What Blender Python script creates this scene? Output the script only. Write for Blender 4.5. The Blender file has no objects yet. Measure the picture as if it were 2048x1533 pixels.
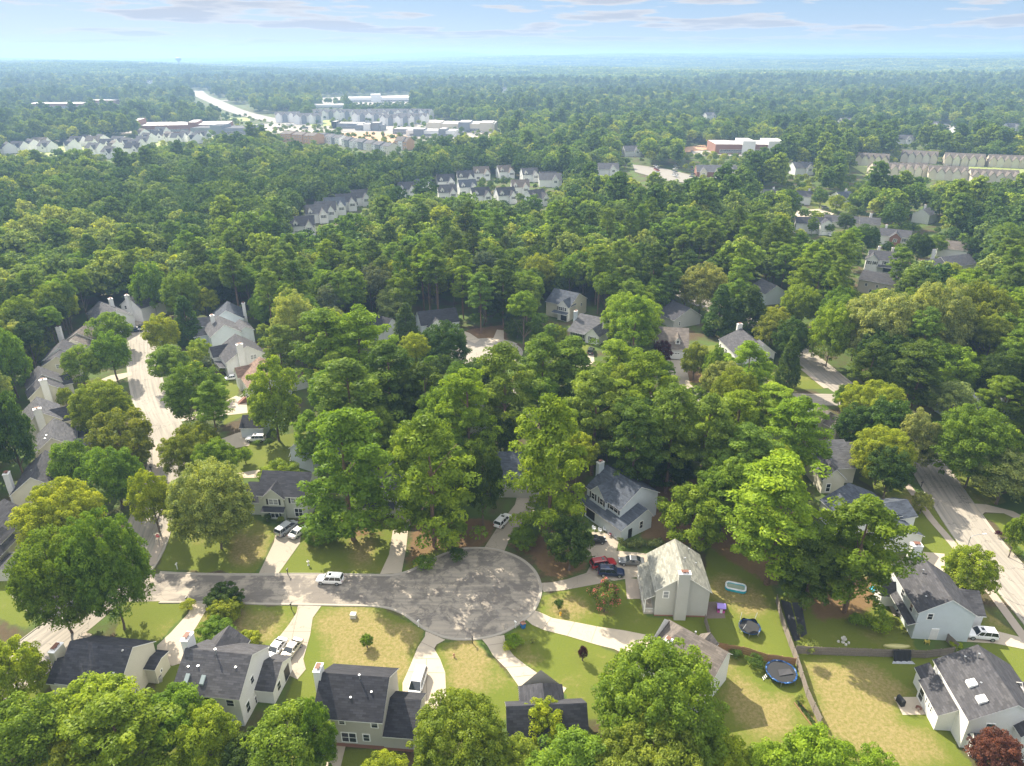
import bpy, math, random
import numpy as np
R_ = math.radians
rng = np.random.default_rng(7)
random.seed(7)
sc = bpy.context.scene
COL = sc.collection

# ------------------------------------------------------------------ camera
F_, CX, CY, CH = 1420.0, 1024.0, 766.5, 85.0           # focal length and centre in photo pixels, drone height
PITCH = math.atan((766.5 - 113) / F_)
cam = bpy.data.cameras.new("camera"); camo = bpy.data.objects.new("camera", cam); COL.objects.link(camo)
camo.location = (0, 0, CH); camo.rotation_euler = (math.pi / 2 - PITCH, 0, 0)
cam.sensor_width = 36; cam.lens = 36 * F_ / 2048; cam.clip_start = 0.5; cam.clip_end = 60000
sc.camera = camo

# ------------------------------------------------------------------ light
SUN_EL, SUN_AZ = 40.0, -35.0                            # azimuth from +Y towards +X
sun = bpy.data.lights.new("sun", 'SUN'); suno = bpy.data.objects.new("sun", sun); COL.objects.link(suno)
sun.energy = 5.0; sun.angle = R_(0.6); sun.color = (1.0, 0.90, 0.74)
suno.rotation_euler = (R_(90 - SUN_EL), 0, R_(180 - SUN_AZ) + 0)
from mathutils import Vector
sd = Vector((math.sin(R_(SUN_AZ)) * math.cos(R_(SUN_EL)), math.cos(R_(SUN_AZ)) * math.cos(R_(SUN_EL)), math.sin(R_(SUN_EL))))
suno.rotation_euler = sd.to_track_quat('Z', 'Y').to_euler()
w = bpy.data.worlds.new("World"); sc.world = w; w.use_nodes = True
nt = w.node_tree; nt.nodes.clear()
N = nt.nodes.new; Lk = nt.links.new
out = N('ShaderNodeOutputWorld'); bg = N('ShaderNodeBackground'); bg.inputs[1].default_value = 0.105
sky = N('ShaderNodeTexSky'); sky.sky_type = 'NISHITA'; sky.sun_disc = False
sky.sun_elevation = R_(SUN_EL); sky.sun_rotation = R_(SUN_AZ); sky.altitude = 100; sky.air_density = 1.0; sky.dust_density = 1.5; sky.ozone_density = 1.0
# stratocumulus streaks: noise laid out on a flat layer overhead (direction divided by its height)
tc = N('ShaderNodeTexCoord'); sep = N('ShaderNodeSeparateXYZ'); Lk(tc.outputs['Generated'], sep.inputs[0])
def M(op, a, b=None, c=None):
    n = N('ShaderNodeMath'); n.operation = op
    for i, v in enumerate((a, b, c)):
        if v is None: continue
        if isinstance(v, (int, float)): n.inputs[i].default_value = v
        else: Lk(v, n.inputs[i])
    return n.outputs[0]
zz = M('ADD', M('MAXIMUM', sep.outputs[2], 0.0), 0.055)
cx_ = M('DIVIDE', sep.outputs[0], zz); cy_ = M('DIVIDE', sep.outputs[1], zz)
cmb = N('ShaderNodeCombineXYZ'); Lk(cx_, cmb.inputs[0]); Lk(cy_, cmb.inputs[1])
def noise(vec, scale, detail, rough, off):
    mp = N('ShaderNodeMapping'); mp.inputs['Location'].default_value = off; Lk(vec, mp.inputs[0])
    n = N('ShaderNodeTexNoise'); n.inputs['Scale'].default_value = scale; n.inputs['Detail'].default_value = detail; n.inputs['Roughness'].default_value = rough
    Lk(mp.outputs[0], n.inputs[0]); return n.outputs[0]
n1 = noise(cmb.outputs[0], 0.62, 7, 0.52, (3.1, 1.7, 0)); n2 = noise(cmb.outputs[0], 0.16, 3, 0.5, (9.0, 4.0, 2))
cov = M('ADD', M('MULTIPLY', n1, 0.95), M('MULTIPLY', n2, 0.22))
rm = N('ShaderNodeMapRange'); rm.inputs[1].default_value = 0.575; rm.inputs[2].default_value = 0.63; rm.interpolation_type = 'SMOOTHSTEP'; Lk(cov, rm.inputs[0])
fade = N('ShaderNodeMapRange'); fade.inputs[1].default_value = 0.004; fade.inputs[2].default_value = 0.03; Lk(sep.outputs[2], fade.inputs[0])
mask = M('MULTIPLY', M('MULTIPLY', rm.outputs[0], fade.outputs[0]), 0.95)
# clouds: bright where thin, greyer underneath where thick
rt = N('ShaderNodeMapRange'); rt.inputs[1].default_value = 0.60; rt.inputs[2].default_value = 0.68; Lk(cov, rt.inputs[0])
cc = N('ShaderNodeMix'); cc.data_type = 'RGBA'; Lk(rt.outputs[0], cc.inputs[0]); cc.inputs[6].default_value = (3.3, 3.2, 3.2, 1); cc.inputs[7].default_value = (2.2, 2.3, 2.6, 1)
# pale sky tint; its out-of-view upper part is brightened to fill the shade
sky_tint = N('ShaderNodeMix'); sky_tint.data_type = 'RGBA'; sky_tint.inputs[0].default_value = 0.93; Lk(sky.outputs[0], sky_tint.inputs[6])
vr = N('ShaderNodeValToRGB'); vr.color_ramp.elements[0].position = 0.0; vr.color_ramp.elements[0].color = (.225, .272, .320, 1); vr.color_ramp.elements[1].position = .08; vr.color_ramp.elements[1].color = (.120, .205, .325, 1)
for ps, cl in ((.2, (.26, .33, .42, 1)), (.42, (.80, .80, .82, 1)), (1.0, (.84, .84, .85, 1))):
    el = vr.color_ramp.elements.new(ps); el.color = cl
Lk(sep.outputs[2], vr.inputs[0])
vm = N('ShaderNodeVectorMath'); vm.operation = 'SCALE'; vm.inputs[3].default_value = 10.0; Lk(vr.outputs[0], vm.inputs[0]); Lk(vm.outputs[0], sky_tint.inputs[7])
mx = N('ShaderNodeMix'); mx.data_type = 'RGBA'; Lk(mask, mx.inputs[0]); Lk(sky_tint.outputs[2], mx.inputs[6]); Lk(cc.outputs[2], mx.inputs[7])
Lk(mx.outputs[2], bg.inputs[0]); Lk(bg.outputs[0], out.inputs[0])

vs = sc.view_settings; vs.view_transform = 'Standard'; vs.look = 'None'; vs.exposure = 1.24; vs.gamma = 1; vs.use_curve_mapping = False
cy = sc.cycles
cy.max_bounces = 6; cy.diffuse_bounces = 4; cy.transmission_bounces = 3; cy.glossy_bounces = 2; cy.transparent_max_bounces = 4; cy.volume_bounces = 1
cy.use_denoising = True; cy.caustics_reflective = False; cy.caustics_refractive = False

# ------------------------------------------------------------------ terrain and pixel -> ground
cp_, sp_ = math.cos(PITCH), math.sin(PITCH)
def T(x, y):
    """terrain height; flat near, rolling hills far away"""
    x = np.asarray(x, float); y = np.asarray(y, float)
    d = np.hypot(x, y)
    k = np.clip((d - 1300) / 2200, 0, 1); k = k * k * (3 - 2 * k)
    w3 = np.clip((d - 2500) / 1500, 0, 1)
    h = 21 + (7 + 9 * w3) * np.sin(x / 900 + 1.1) * np.cos(y / 1300 + .4) + (5 + 4 * w3) * np.sin(x / 370 + y / 510) + 3 * np.sin(y / 260 - x / 700)
    az = x / np.maximum(y, 1.0)
    s1 = 1 / (1 + np.exp(-(az - .02) / .10)); k1 = np.clip((d - 3200) / 5200, 0, 1)
    h = h + 92 * s1 * k1 ** 1.25 * (.86 + .05 * np.sin(az * 31 + d / 900)) - 6 * s1 * k1
    k2 = np.clip((d - 9500) / 2500, 0, 1)
    h = h + k2 * 78 * np.exp(-((az + .08) / .13) ** 2) * (1 + .12 * np.sin(az * 60))
    h = h + k2 * 30 * np.exp(-((az + .36) / .10) ** 2)
    return k * h
def U(px, py, z=0.0):
    """the ground point (x, y) under a photo pixel, at height z above the local terrain"""
    u = (px - CX) / F_; v = -(py - CY) / F_
    dx, dy, dz = u, cp_ + v * sp_, -sp_ + v * cp_
    hh = z
    for _ in range(25):
        t = (hh - CH) / min(dz, -1e-4)
        hh = hh + 0.5 * (z + float(T(dx * t, dy * t)) - hh)
    return dx * t, dy * t
def Pj(x, y, z):
    q = z - CH
    dep = y * cp_ - q * sp_; up = y * sp_ + q * cp_
    return CX + F_ * x / dep, CY - F_ * up / dep, dep
def Zv(o, wd, W):
    s = wd / W
    return lambda x, y: (o[0] + x * s, o[1] + y * s)
vA = Zv((0, 1100), 700, 2048); vB = Zv((600, 1100), 700, 2048); vC = Zv((1250, 1050), 798, 2048); vD = Zv((0, 700), 700, 2048)
vE = Zv((900, 850), 600, 2044); vF = Zv((1450, 700), 598, 2037); vG = Zv((0, 350), 700, 2048); vH = Zv((700, 530), 700, 2048); vJ = Zv((450, 850), 600, 2048)
vI = Zv((1250, 380), 798, 2048)

# ------------------------------------------------------------------ mesh helpers
class MB:
    """collects polygons, builds ONE mesh"""
    def __init__(s): s.v = []; s.f = []; s.m = []; s.uv = {}
    def poly(s, pts, mi=0, uv=None):
        b = len(s.v); s.v += [tuple(p) for p in pts]; s.f.append(tuple(range(b, b + len(pts)))); s.m.append(mi)
        if uv: s.uv[len(s.f) - 1] = uv
    def box(s, x0, x1, y0, y1, z0, z1, mi=0, bottom=True):
        p = [(x0,y0,z0),(x1,y0,z0),(x1,y1,z0),(x0,y1,z0),(x0,y0,z1),(x1,y0,z1),(x1,y1,z1),(x0,y1,z1)]
        b = len(s.v); s.v += p
        fs = [(0,1,5,4),(1,2,6,5),(2,3,7,6),(3,0,4,7),(4,5,6,7)] + ([(3,2,1,0)] if bottom else [])
        for f in fs: s.f.append(tuple(b + i for i in f)); s.m.append(mi)
    def tube(s, p0, p1, r0, r1=None, n=8, mi=0, cap=True):
        r1 = r0 if r1 is None else r1
        p0 = Vector(p0); p1 = Vector(p1); d = (p1 - p0).normalized()
        a = d.cross(Vector((0, 0, 1)) if abs(d.z) < .9 else Vector((1, 0, 0))).normalized(); c = d.cross(a)
        b = len(s.v)
        for p, r in ((p0, r0), (p1, r1)):
            for i in range(n):
                t = 2 * math.pi * i / n; s.v.append(tuple(p + a * math.cos(t) * r + c * math.sin(t) * r))
        for i in range(n): s.f.append((b + i, b + (i + 1) % n, b + n + (i + 1) % n, b + n + i)); s.m.append(mi)
        if cap: s.f.append(tuple(b + n + i for i in range(n))); s.m.append(mi); s.f.append(tuple(b + n - 1 - i for i in range(n))); s.m.append(mi)
    def prism(s, pts, z0, z1, mi=0, mt=None):
        """pts counter-clockwise in xy"""
        n = len(pts); b = len(s.v)
        s.v += [(p[0], p[1], z0) for p in pts] + [(p[0], p[1], z1) for p in pts]
        for i in range(n): j = (i + 1) % n; s.f.append((b + i, b + j, b + n + j, b + n + i)); s.m.append(mi)
        s.f.append(tuple(b + n + i for i in range(n))); s.m.append(mi if mt is None else mt)
        s.f.append(tuple(b + n - 1 - i for i in range(n))); s.m.append(mi)
    def build(s, name, mats, parent=None, smooth=False):
        me = bpy.data.meshes.new(name); me.from_pydata(s.v, [], s.f)
        for m in (mats if isinstance(mats, (list, tuple)) else [mats]): me.materials.append(m)
        me.polygons.foreach_set('material_index', s.m)
        if s.uv:
            ul = me.uv_layers.new(name='UVMap')
            for fi, uv in s.uv.items():
                for li, c in zip(me.polygons[fi].loop_indices, uv): ul.data[li].uv = c
        if smooth: me.polygons.foreach_set('use_smooth', [True] * len(s.f))
        me.update()
        o = bpy.data.objects.new(name, me); COL.objects.link(o)
        if parent is not None: o.parent = parent
        return o
def np_mesh(name, verts, quads, mats, var=None, mi=None, smooth=False):
    me = bpy.data.meshes.new(name); nv, nf = len(verts), len(quads); k = quads.shape[1]
    me.vertices.add(nv); me.vertices.foreach_set('co', np.ascontiguousarray(verts, np.float32).ravel())
    me.loops.add(nf * k); me.loops.foreach_set('vertex_index', np.ascontiguousarray(quads, np.int32).ravel())
    me.polygons.add(nf); me.polygons.foreach_set('loop_start', np.arange(0, nf * k, k, dtype=np.int32))
    for m in mats: me.materials.append(m)
    if mi is not None: me.polygons.foreach_set('material_index', np.ascontiguousarray(mi, np.int32))
    if smooth: me.polygons.foreach_set('use_smooth', np.ones(nf, bool))
    if var is not None:
        at = me.attributes.new('var', 'FLOAT', 'FACE'); at.data.foreach_set('value', np.ascontiguousarray(var, np.float32))
    me.update(calc_edges=True)
    return me
def thing(name, label, cat, loc=(0, 0, 0), rz=0.0, group=None):
    o = bpy.data.objects.new(name, None); COL.objects.link(o); o.location = loc; o.rotation_euler = (0, 0, rz)
    o.empty_display_size = 0.3; o['label'] = label; o['category'] = cat
    if group: o['group'] = group
    return o
def tag(o, label, cat, group=None):
    o['label'] = label; o['category'] = cat
    if group: o['group'] = group
    return o
def struct(o): o['kind'] = 'structure'; return o
def dup(root, loc, rz, label, group=None, name=None):
    r = root.copy(); COL.objects.link(r); r.location = loc; r.rotation_euler = (0, 0, rz); r['label'] = label
    if group: r['group'] = group
    for ch in list(root.children):
        c = ch.copy(); COL.objects.link(c); c.parent = r
        for g in list(ch.children):
            d = g.copy(); COL.objects.link(d); d.parent = c
    return r

# ------------------------------------------------------------------ materials
MATS = {}
class NT:
    def __init__(s, name):
        s.m = bpy.data.materials.new(name); s.m.use_nodes = True; s.t = s.m.node_tree; s.p = s.t.nodes['Principled BSDF']; s.o = s.t.nodes['Material Output']
    def n(s, t, **kw):
        x = s.t.nodes.new(t)
        for k, v in kw.items(): setattr(x, k, v)
        return x
    def l(s, a, b): s.t.links.new(a, b)
    def noise(s, vec, scale, detail=4, rough=.55, dim='3D'):
        x = s.n('ShaderNodeTexNoise'); x.inputs['Scale'].default_value = scale; x.inputs['Detail'].default_value = detail; x.inputs['Roughness'].default_value = rough
        if vec is not None: s.l(vec, x.inputs[0])
        return x.outputs[0]
    def ramp(s, f, stops):
        x = s.n('ShaderNodeValToRGB'); e = x.color_ramp.elements
        while len(e) < len(stops): e.new(0.5)
        for i, (p, c) in enumerate(stops): e[i].position = p; e[i].color = (*c, 1) if len(c) == 3 else c
        s.l(f, x.inputs[0]); return x.outputs[0]
    def mix(s, f, a, b, mode='MIX'):
        x = s.n('ShaderNodeMix', data_type='RGBA', blend_type=mode)
        for i, v in ((0, f), (6, a), (7, b)):
            if isinstance(v, (int, float)): x.inputs[i].default_value = v
            elif isinstance(v, tuple): x.inputs[i].default_value = (*v, 1) if len(v) == 3 else v
            else: s.l(v, x.inputs[i])
        return x.outputs[2]
    def math(s, op, a, b=0.0):
        x = s.n('ShaderNodeMath', operation=op)
        for i, v in ((0, a), (1, b)):
            if isinstance(v, (int, float)): x.inputs[i].default_value = v
            else: s.l(v, x.inputs[i])
        return x.outputs[0]
    def bump(s, h, strength, dist):
        b = s.n('ShaderNodeBump'); b.inputs['Strength'].default_value = strength; b.inputs['Distance'].default_value = dist
        s.l(h, b.inputs['Height']); s.l(b.outputs[0], s.p.inputs['Normal'])
    def col(s, c): s.l(c, s.p.inputs['Base Color']) if not isinstance(c, tuple) else setattr(s.p.inputs['Base Color'], 'default_value', (*c, 1))
    def rough(s, r): s.p.inputs['Roughness'].default_value = r
    def coord(s, k='Object'): return s.n('ShaderNodeTexCoord').outputs[k]
    def pos(s): return s.n('ShaderNodeNewGeometry').outputs['Position']
def plain(name, c, rough=.6, metal=0, spec=None, var=0.12, scale=3.0):
    if name in MATS: return MATS[name]
    t = NT(name); t.rough(rough); t.p.inputs['Metallic'].default_value = metal
    if spec is not None: t.p.inputs['Specular IOR Level'].default_value = spec
    f = t.noise(t.coord(), scale, 4)
    t.col(t.mix(f, tuple(x * (1 - var) for x in c), tuple(min(1, x * (1 + var)) for x in c)))
    MATS[name] = t.m; return t.m
def siding(name, c, rows=0.22):
    if name in MATS: return MATS[name]
    t = NT(name); t.rough(.55); co = t.coord(); sp = t.n('ShaderNodeSeparateXYZ'); t.l(co, sp.inputs[0])
    fr = t.math('FRACT', t.math('DIVIDE', sp.outputs[2], rows))
    g = t.ramp(fr, [(0.0, (.62, .62, .62)), (0.14, (1, 1, 1)), (1.0, (.96, .96, .96))])
    f = t.noise(co, 0.9, 5); dirt = t.mix(f, (.88, .88, .86), (1, 1, 1))
    t.col(t.mix(1.0, t.mix(1.0, c, g, 'MULTIPLY'), dirt, 'MULTIPLY'))
    t.bump(fr, .5, .02); MATS[name] = t.m; return t.m
def shingle(name, c, warm=0.0):
    if name in MATS: return MATS[name]
    t = NT(name); t.rough(.9); t.p.inputs['Specular IOR Level'].default_value = .15
    uv = t.coord('UV'); br = t.n('ShaderNodeTexBrick'); t.l(uv, br.inputs[0])
    br.inputs['Scale'].default_value = 1.0; br.inputs['Brick Width'].default_value = .9; br.inputs['Row Height'].default_value = .30; br.inputs['Mortar Size'].default_value = .02
    br.inputs['Mortar Smooth'].default_value = .6; br.inputs['Bias'].default_value = 0
    br.inputs['Color1'].default_value = tuple(x * .58 for x in c) + (1,); br.inputs['Color2'].default_value = tuple(min(1, x * 1.55) for x in c) + (1,)
    br.inputs['Mortar'].default_value = tuple(x * .5 for x in c) + (1,)
    f = t.noise(uv, 2.2, 5, .7); st = t.noise(uv, .25, 3)
    a = t.mix(t.math('MULTIPLY', f, .75), br.outputs[0], tuple(min(1, x * 1.25 + .01) for x in c))
    a = t.mix(1.0, a, t.ramp(st, [(.3, (.84, .84, .86)), (.7, (1.08, 1.06, 1.02))]), 'MULTIPLY')
    t.col(a); t.bump(t.math('ADD', br.outputs[1], t.math('MULTIPLY', f, .6)), .45, .03)
    MATS[name] = t.m; return t.m
WHITE = siding('white_siding', (.80, .80, .79)); CREAM = siding('cream_siding', (.66, .63, .52)); GREYS = siding('grey_siding', (.50, .50, .47)); TAUPE = siding('taupe_siding', (.48, .46, .40))
BEIGE = siding('beige_siding', (.62, .56, .46)); BLUEG = siding('pale_blue_siding', (.62, .68, .72)); BRICK = plain('red_brick', (.25, .12, .08), .85, var=.3, scale=14)
TRIM = plain('white_trim', (.82, .82, .80), .45, var=.04)
SH = dict(char=shingle('charcoal_shingle', (.045, .046, .054)), dark=shingle('dark_shingle', (.032, .033, .039)), grey=shingle('grey_shingle', (.062, .062, .068)), pale=shingle('pale_green_shingle', (.235, .235, .20)),
          brown=shingle('brown_shingle', (.19, .13, .10)), blue=shingle('slate_blue_shingle', (.060, .070, .088)), tan=shingle('tan_shingle', (.12, .105, .093)), lgrey=shingle('light_grey_shingle', (.085, .086, .093)))
t = NT('window_glass'); t.rough(.08); t.col((.03, .035, .042)); t.p.inputs['Specular IOR Level'].default_value = .7; GLASS = t.m
t = NT('blind_glass'); t.rough(.15); t.col((.30, .31, .32)); BLIND = t.m
BLACK = plain('black_shutter_and_opening', (.012, .012, .014), .5); WOODDK = plain('weathered_fence_wood', (.21, .18, .15), .9, var=.4, scale=6); WOODBR = plain('brown_fence_wood', (.30, .17, .09), .85, var=.35, scale=6)
METAL = plain('galvanised_metal', (.45, .46, .47), .4, .7); DARKM = plain('dark_metal', (.03, .03, .035), .45, .5); RUST = plain('rusty_flue', (.16, .07, .045), .7, var=.3)
CONC = None
def foliage(name, c, trans=.40):
    """leaf colour comes from the object's own colour, varied leaf by leaf and bough by bough"""
    t = NT(name); t.t.nodes.remove(t.p)
    oi = t.n('ShaderNodeObjectInfo'); at = t.n('ShaderNodeAttribute', attribute_name='var')
    base = oi.outputs['Color'] if c is None else c
    v = t.ramp(at.outputs['Fac'], [(0, (.55, .60, .55)), (.5, (1, 1, 1)), (1, (1.6, 1.42, 1.1))])
    a = t.mix(1.0, base, v, 'MULTIPLY')
    if c is not None:
        a = t.mix(1.0, a, t.ramp(oi.outputs['Random'], [(0, (.62, .72, .75)), (.35, (.9, .95, .9)), (.7, (1.15, 1.1, .95)), (1, (1.75, 1.5, 1.0))]), 'MULTIPLY')
    d = t.n('ShaderNodeBsdfDiffuse'); tr = t.n('ShaderNodeBsdfTranslucent'); t.l(a, d.inputs[0])
    t.l(t.mix(1.0, a, (1.5, 1.45, .45), 'MULTIPLY'), tr.inputs[0])
    gl = t.n('ShaderNodeBsdfGlossy'); gl.inputs['Roughness'].default_value = .45; gl.inputs[0].default_value = (.9, .95, 1, 1)
    ms = t.n('ShaderNodeMixShader'); ms.inputs[0].default_value = trans; t.l(d.outputs[0], ms.inputs[1]); t.l(tr.outputs[0], ms.inputs[2])
    m2 = t.n('ShaderNodeMixShader'); m2.inputs[0].default_value = .006; t.l(ms.outputs[0], m2.inputs[1]); t.l(gl.outputs[0], m2.inputs[2])
    t.l(m2.outputs[0], t.o.inputs[0]); return t.m
LEAF = foliage('leaves', None)
t = NT('bark'); t.rough(.9); co = t.coord(); f = t.noise(co, 5, 5, .7); t.col(t.ramp(f, [(.3, (.07, .05, .038)), (.7, (.20, .15, .115))])); t.bump(f, .8, .05); BARK = t.m
t = NT('pine_bark'); t.rough(.9); co = t.coord(); f = t.noise(co, 4, 5, .7); t.col(t.ramp(f, [(.3, (.09, .055, .04)), (.7, (.27, .17, .11))])); t.bump(f, .8, .05); PBARK = t.m

# ------------------------------------------------------------------ ground plan (photo pixels -> ground)
def W(pts, v=None):
    return [U(*(v(*p) if v else p)) for p in pts]
def inpoly(x, y, poly):
    c = np.zeros(np.shape(x), bool); n = len(poly)
    for i in range(n):
        x1, y1 = poly[i]; x2, y2 = poly[(i + 1) % n]
        if y1 == y2: continue
        k = ((y1 > y) != (y2 > y)) & (x < (x2 - x1) * (y - y1) / (y2 - y1) + x1)
        c ^= k
    return c
def smooth_line(pts, n=6):
    p = [Vector(q).to_2d() if len(q) > 2 else Vector(q) for q in pts]; out = []
    q = [p[0]] + p + [p[-1]]
    for i in range(1, len(q) - 2):
        for k in range(n):
            t = k / n; a, b, c, d = q[i - 1], q[i], q[i + 1], q[i + 2]
            out.append(tuple(.5 * ((2 * b) + (c - a) * t + (2 * a - 5 * b + 4 * c - d) * t * t + (3 * b - a - 3 * c + d) * t ** 3)))
    out.append(tuple(p[-1])); return out
def offset(line, d):
    o = []
    for i, p in enumerate(line):
        a = Vector(line[max(i - 1, 0)]); b = Vector(line[min(i + 1, len(line) - 1)]); t = (b - a).normalized()
        o.append((p[0] - t.y * d, p[1] + t.x * d))
    return o
def ribbon(line, d0, d1, z, name, mat, zt=None):
    A, B = offset(line, d0), offset(line, d1); mb = MB(); L0 = 0.0
    for i in range(len(line) - 1):
        q = [A[i], A[i + 1], B[i + 1], B[i]]; L1 = L0 + math.dist(line[i], line[i + 1])
        mb.poly([(p[0], p[1], z + float(T(*p))) for p in q], 0, [(d0, L0), (d0, L1), (d1, L1), (d1, L0)]); L0 = L1
    return struct(mb.build(name, mat))
NOAUTO = []                                            # outlines where no tree is scattered
# street A and its turning circle (outline read off the photograph)
top = [(-60, 1140), (100, 1142), (290, 1143)] ; topB = [(0, 150), (250, 152), (480, 156), (560, 152), (650, 128), (740, 82), (850, 30), (960, 0), (1080, -2), (1180, 15), (1280, 55), (1350, 110), (1385, 165), (1400, 230), (1385, 300), (1345, 370), (1270, 430), (1180, 480), (1080, 508), (960, 517), (860, 508), (760, 470), (690, 425), (620, 375), (540, 340), (430, 322), (250, 318), (0, 313)]
A_top = W([(318, 1148), (400, 1151), (500, 1152)]) + W(topB[:16], vB)
A_bot = W(topB[16:], vB) + W([(520, 1206), (440, 1203), (320, 1203)])
A_line = smooth_line(A_top + A_bot, 4)
roadA = A_line + W([(200, 1205), (60, 1230), (20, 1190), (180, 1150)])
# street B (curving away), lower part down to the corner of the frame
B_line = smooth_line([U(*p) for p in [(284, 640), (283, 680), (285, 719), (291, 760), (305, 810), (324, 850), (337, 890), (335, 930), (322, 985), (303, 1040), (280, 1105), (236, 1168), (168, 1228), (92, 1287), (0, 1362), (-110, 1450)]], 5)
D_line = smooth_line([U(*p) for p in [(1300, 560), (1345, 577), (1400, 604), (1480, 640), (1545, 672), (1614, 718), (1668, 762), (1722, 800), (1785, 848), (1850, 925), (1895, 992), (1955, 1078), (2030, 1165), (2110, 1260)]], 5)
E_line = smooth_line([U(*p) for p in [(1290, 806), (1380, 797), (1500, 797), (1600, 799), (1690, 800)]], 5)
bulb2 = [(-8 + 11.5 * math.cos(a), 208 + 11.5 * math.sin(a)) for a in np.linspace(0, 2 * math.pi, 40, endpoint=False)]
C2_line = smooth_line([(-8, 208), (-6, 190), (8, 176), (36, 166), (44, 165)], 6)

drives = [  # concrete driveways
 [(517, 1149), (556, 1149), (600, 1087), (604, 1058), (553, 1056), (548, 1085)],
 [(760, 1149), (803, 1147), (812, 1100), (816, 1062), (786, 1060), (778, 1110)],
 [(966, 1100), (1008, 1104), (1020, 1078), (1043, 1052), (1068, 1024), (1075, 990), (1036, 985), (1030, 1010), (997, 1052)],
 [vE(*p) for p in [(596, 1080), (640, 1140), (760, 1130), (900, 1105), (1060, 1075), (1200, 1050), (1330, 1030), (1350, 880), (1150, 860), (1000, 880), (930, 1010), (790, 1055), (690, 1075)]],
 [vE(*p) for p in [(930, 900), (1130, 880), (1150, 790), (1080, 740), (970, 730), (930, 800)]],
 [vE(*p) for p in [(565, 1262), (520, 1330), (560, 1365), (640, 1400), (800, 1440), (1000, 1500), (1120, 1530), (1300, 1620), (1480, 1600), (1500, 1470), (1400, 1445), (1200, 1405), (1000, 1375), (850, 1345), (700, 1318), (615, 1280)]],
 [vB(*p) for p in [(1060, 520), (1195, 500), (1205, 560), (1250, 620), (1320, 675), (1400, 730), (1480, 775), (1560, 810), (1500, 900), (1330, 900), (1280, 800), (1210, 700), (1130, 620), (1095, 560)]],
 [vB(*p) for p in [(735, 478), (850, 528), (800, 555), (785, 580), (820, 640), (850, 720), (855, 860), (800, 930), (700, 930), (600, 835), (600, 780), (640, 690), (690, 570), (730, 510)]],
 [vA(*p) for p in [(1745, 322), (1880, 330), (1830, 400), (1815, 500), (1775, 640), (1790, 700), (1740, 760), (1700, 740), (1560, 680), (1610, 540), (1690, 440), (1735, 370)]],
 [vA(*p) for p in [(1135, 305), (1225, 312), (1200, 365), (1150, 450), (1095, 530), (1092, 610), (1060, 665), (1010, 680), (960, 672), (915, 640), (920, 560), (1000, 485), (1100, 375)]],
 [vD(*p) for p in [(1180, 610), (1310, 590), (1460, 560), (1458, 470), (1380, 490), (1300, 520), (1150, 560)]],
 [vD(*p) for p in [(1060, 420), (1320, 385), (1450, 370), (1440, 290), (1380, 270), (1320, 300), (1250, 330), (1050, 380)]],
 [vD(*p) for p in [(1380, 725), (1500, 705), (1570, 700), (1560, 740), (1490, 750), (1420, 750)]],
 [vD(*p) for p in [(590, 175), (650, 150), (770, 130), (770, 150), (680, 185), (600, 195)]],
 [vF(*p) for p in [(1395, 712), (1430, 700), (1530, 745), (1540, 760), (1440, 752), (1410, 765)]],
 [vF(*p) for p in [(1660, 1046), (1780, 1055), (1960, 1100), (2060, 1150), (2060, 1190), (1900, 1115), (1770, 1108), (1745, 1130), (1720, 1140)]],
 [vC(*p) for p in [(1735, 540), (1900, 545), (2060, 585), (2200, 620), (2200, 680), (2048, 640), (1900, 610), (1735, 600)]],
 [vC(*p) for p in [(1530, 140), (1640, 150), (1640, 240), (1600, 260), (1530, 230)]],
 [vC(*p) for p in [(1380, 885), (1510, 885), (1540, 975), (1425, 977)]],
 [vC(*p) for p in [(1340, 390), (1400, 370), (1440, 450), (1380, 470)]],
 [vH(*p) for p in [(1360, 545), (1425, 500), (1430, 570), (1350, 620), (1320, 600)]],
 [vH(*p) for p in [(1840, 555), (1960, 560), (1990, 700), (2048, 740), (1950, 740), (1900, 660), (1840, 640)]],
 [vH(*p) for p in [(620, 370), (700, 400), (760, 440), (730, 460), (660, 430), (600, 390)]],
 [vH(*p) for p in [(860, 380), (900, 385), (900, 450), (830, 450)]],
 [(1548, 1150), (1590, 1130), (1585, 1120), (1540, 1135)],
 [(663, 1490), (692, 1490), (680, 1540), (650, 1540)],
 [(1560, 425), (1640, 418), (1668, 428), (1650, 440), (1560, 436)],
 [(1390, 870), (1440, 862), (1440, 880), (1395, 890)],
]
walks = [([(1812, 968), (1836, 1000), (1862, 1038), (1905, 1088), (1985, 1190), (2050, 1278), (2100, 1345)], 1.5), ([vF(*p) for p in [(530, 130), (600, 190), (655, 235), (690, 262)]], 1.5), ([vA(*p) for p in [(520, 490), (400, 590), (240, 730), (150, 800)]], 1.5), ([vD(*p) for p in [(985, 1060), (950, 1110), (905, 1200), (890, 1260)]], 1.5), ([(812, 1060), (812, 1040), (788, 1035)], 1.3), ([vD(*p) for p in [(905, 540), (912, 620), (915, 720), (880, 800), (830, 900)]], 1.3)]
GREEN, DRY, STRAW = [], [], []
def G(*p): GREEN.append(p)
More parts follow.
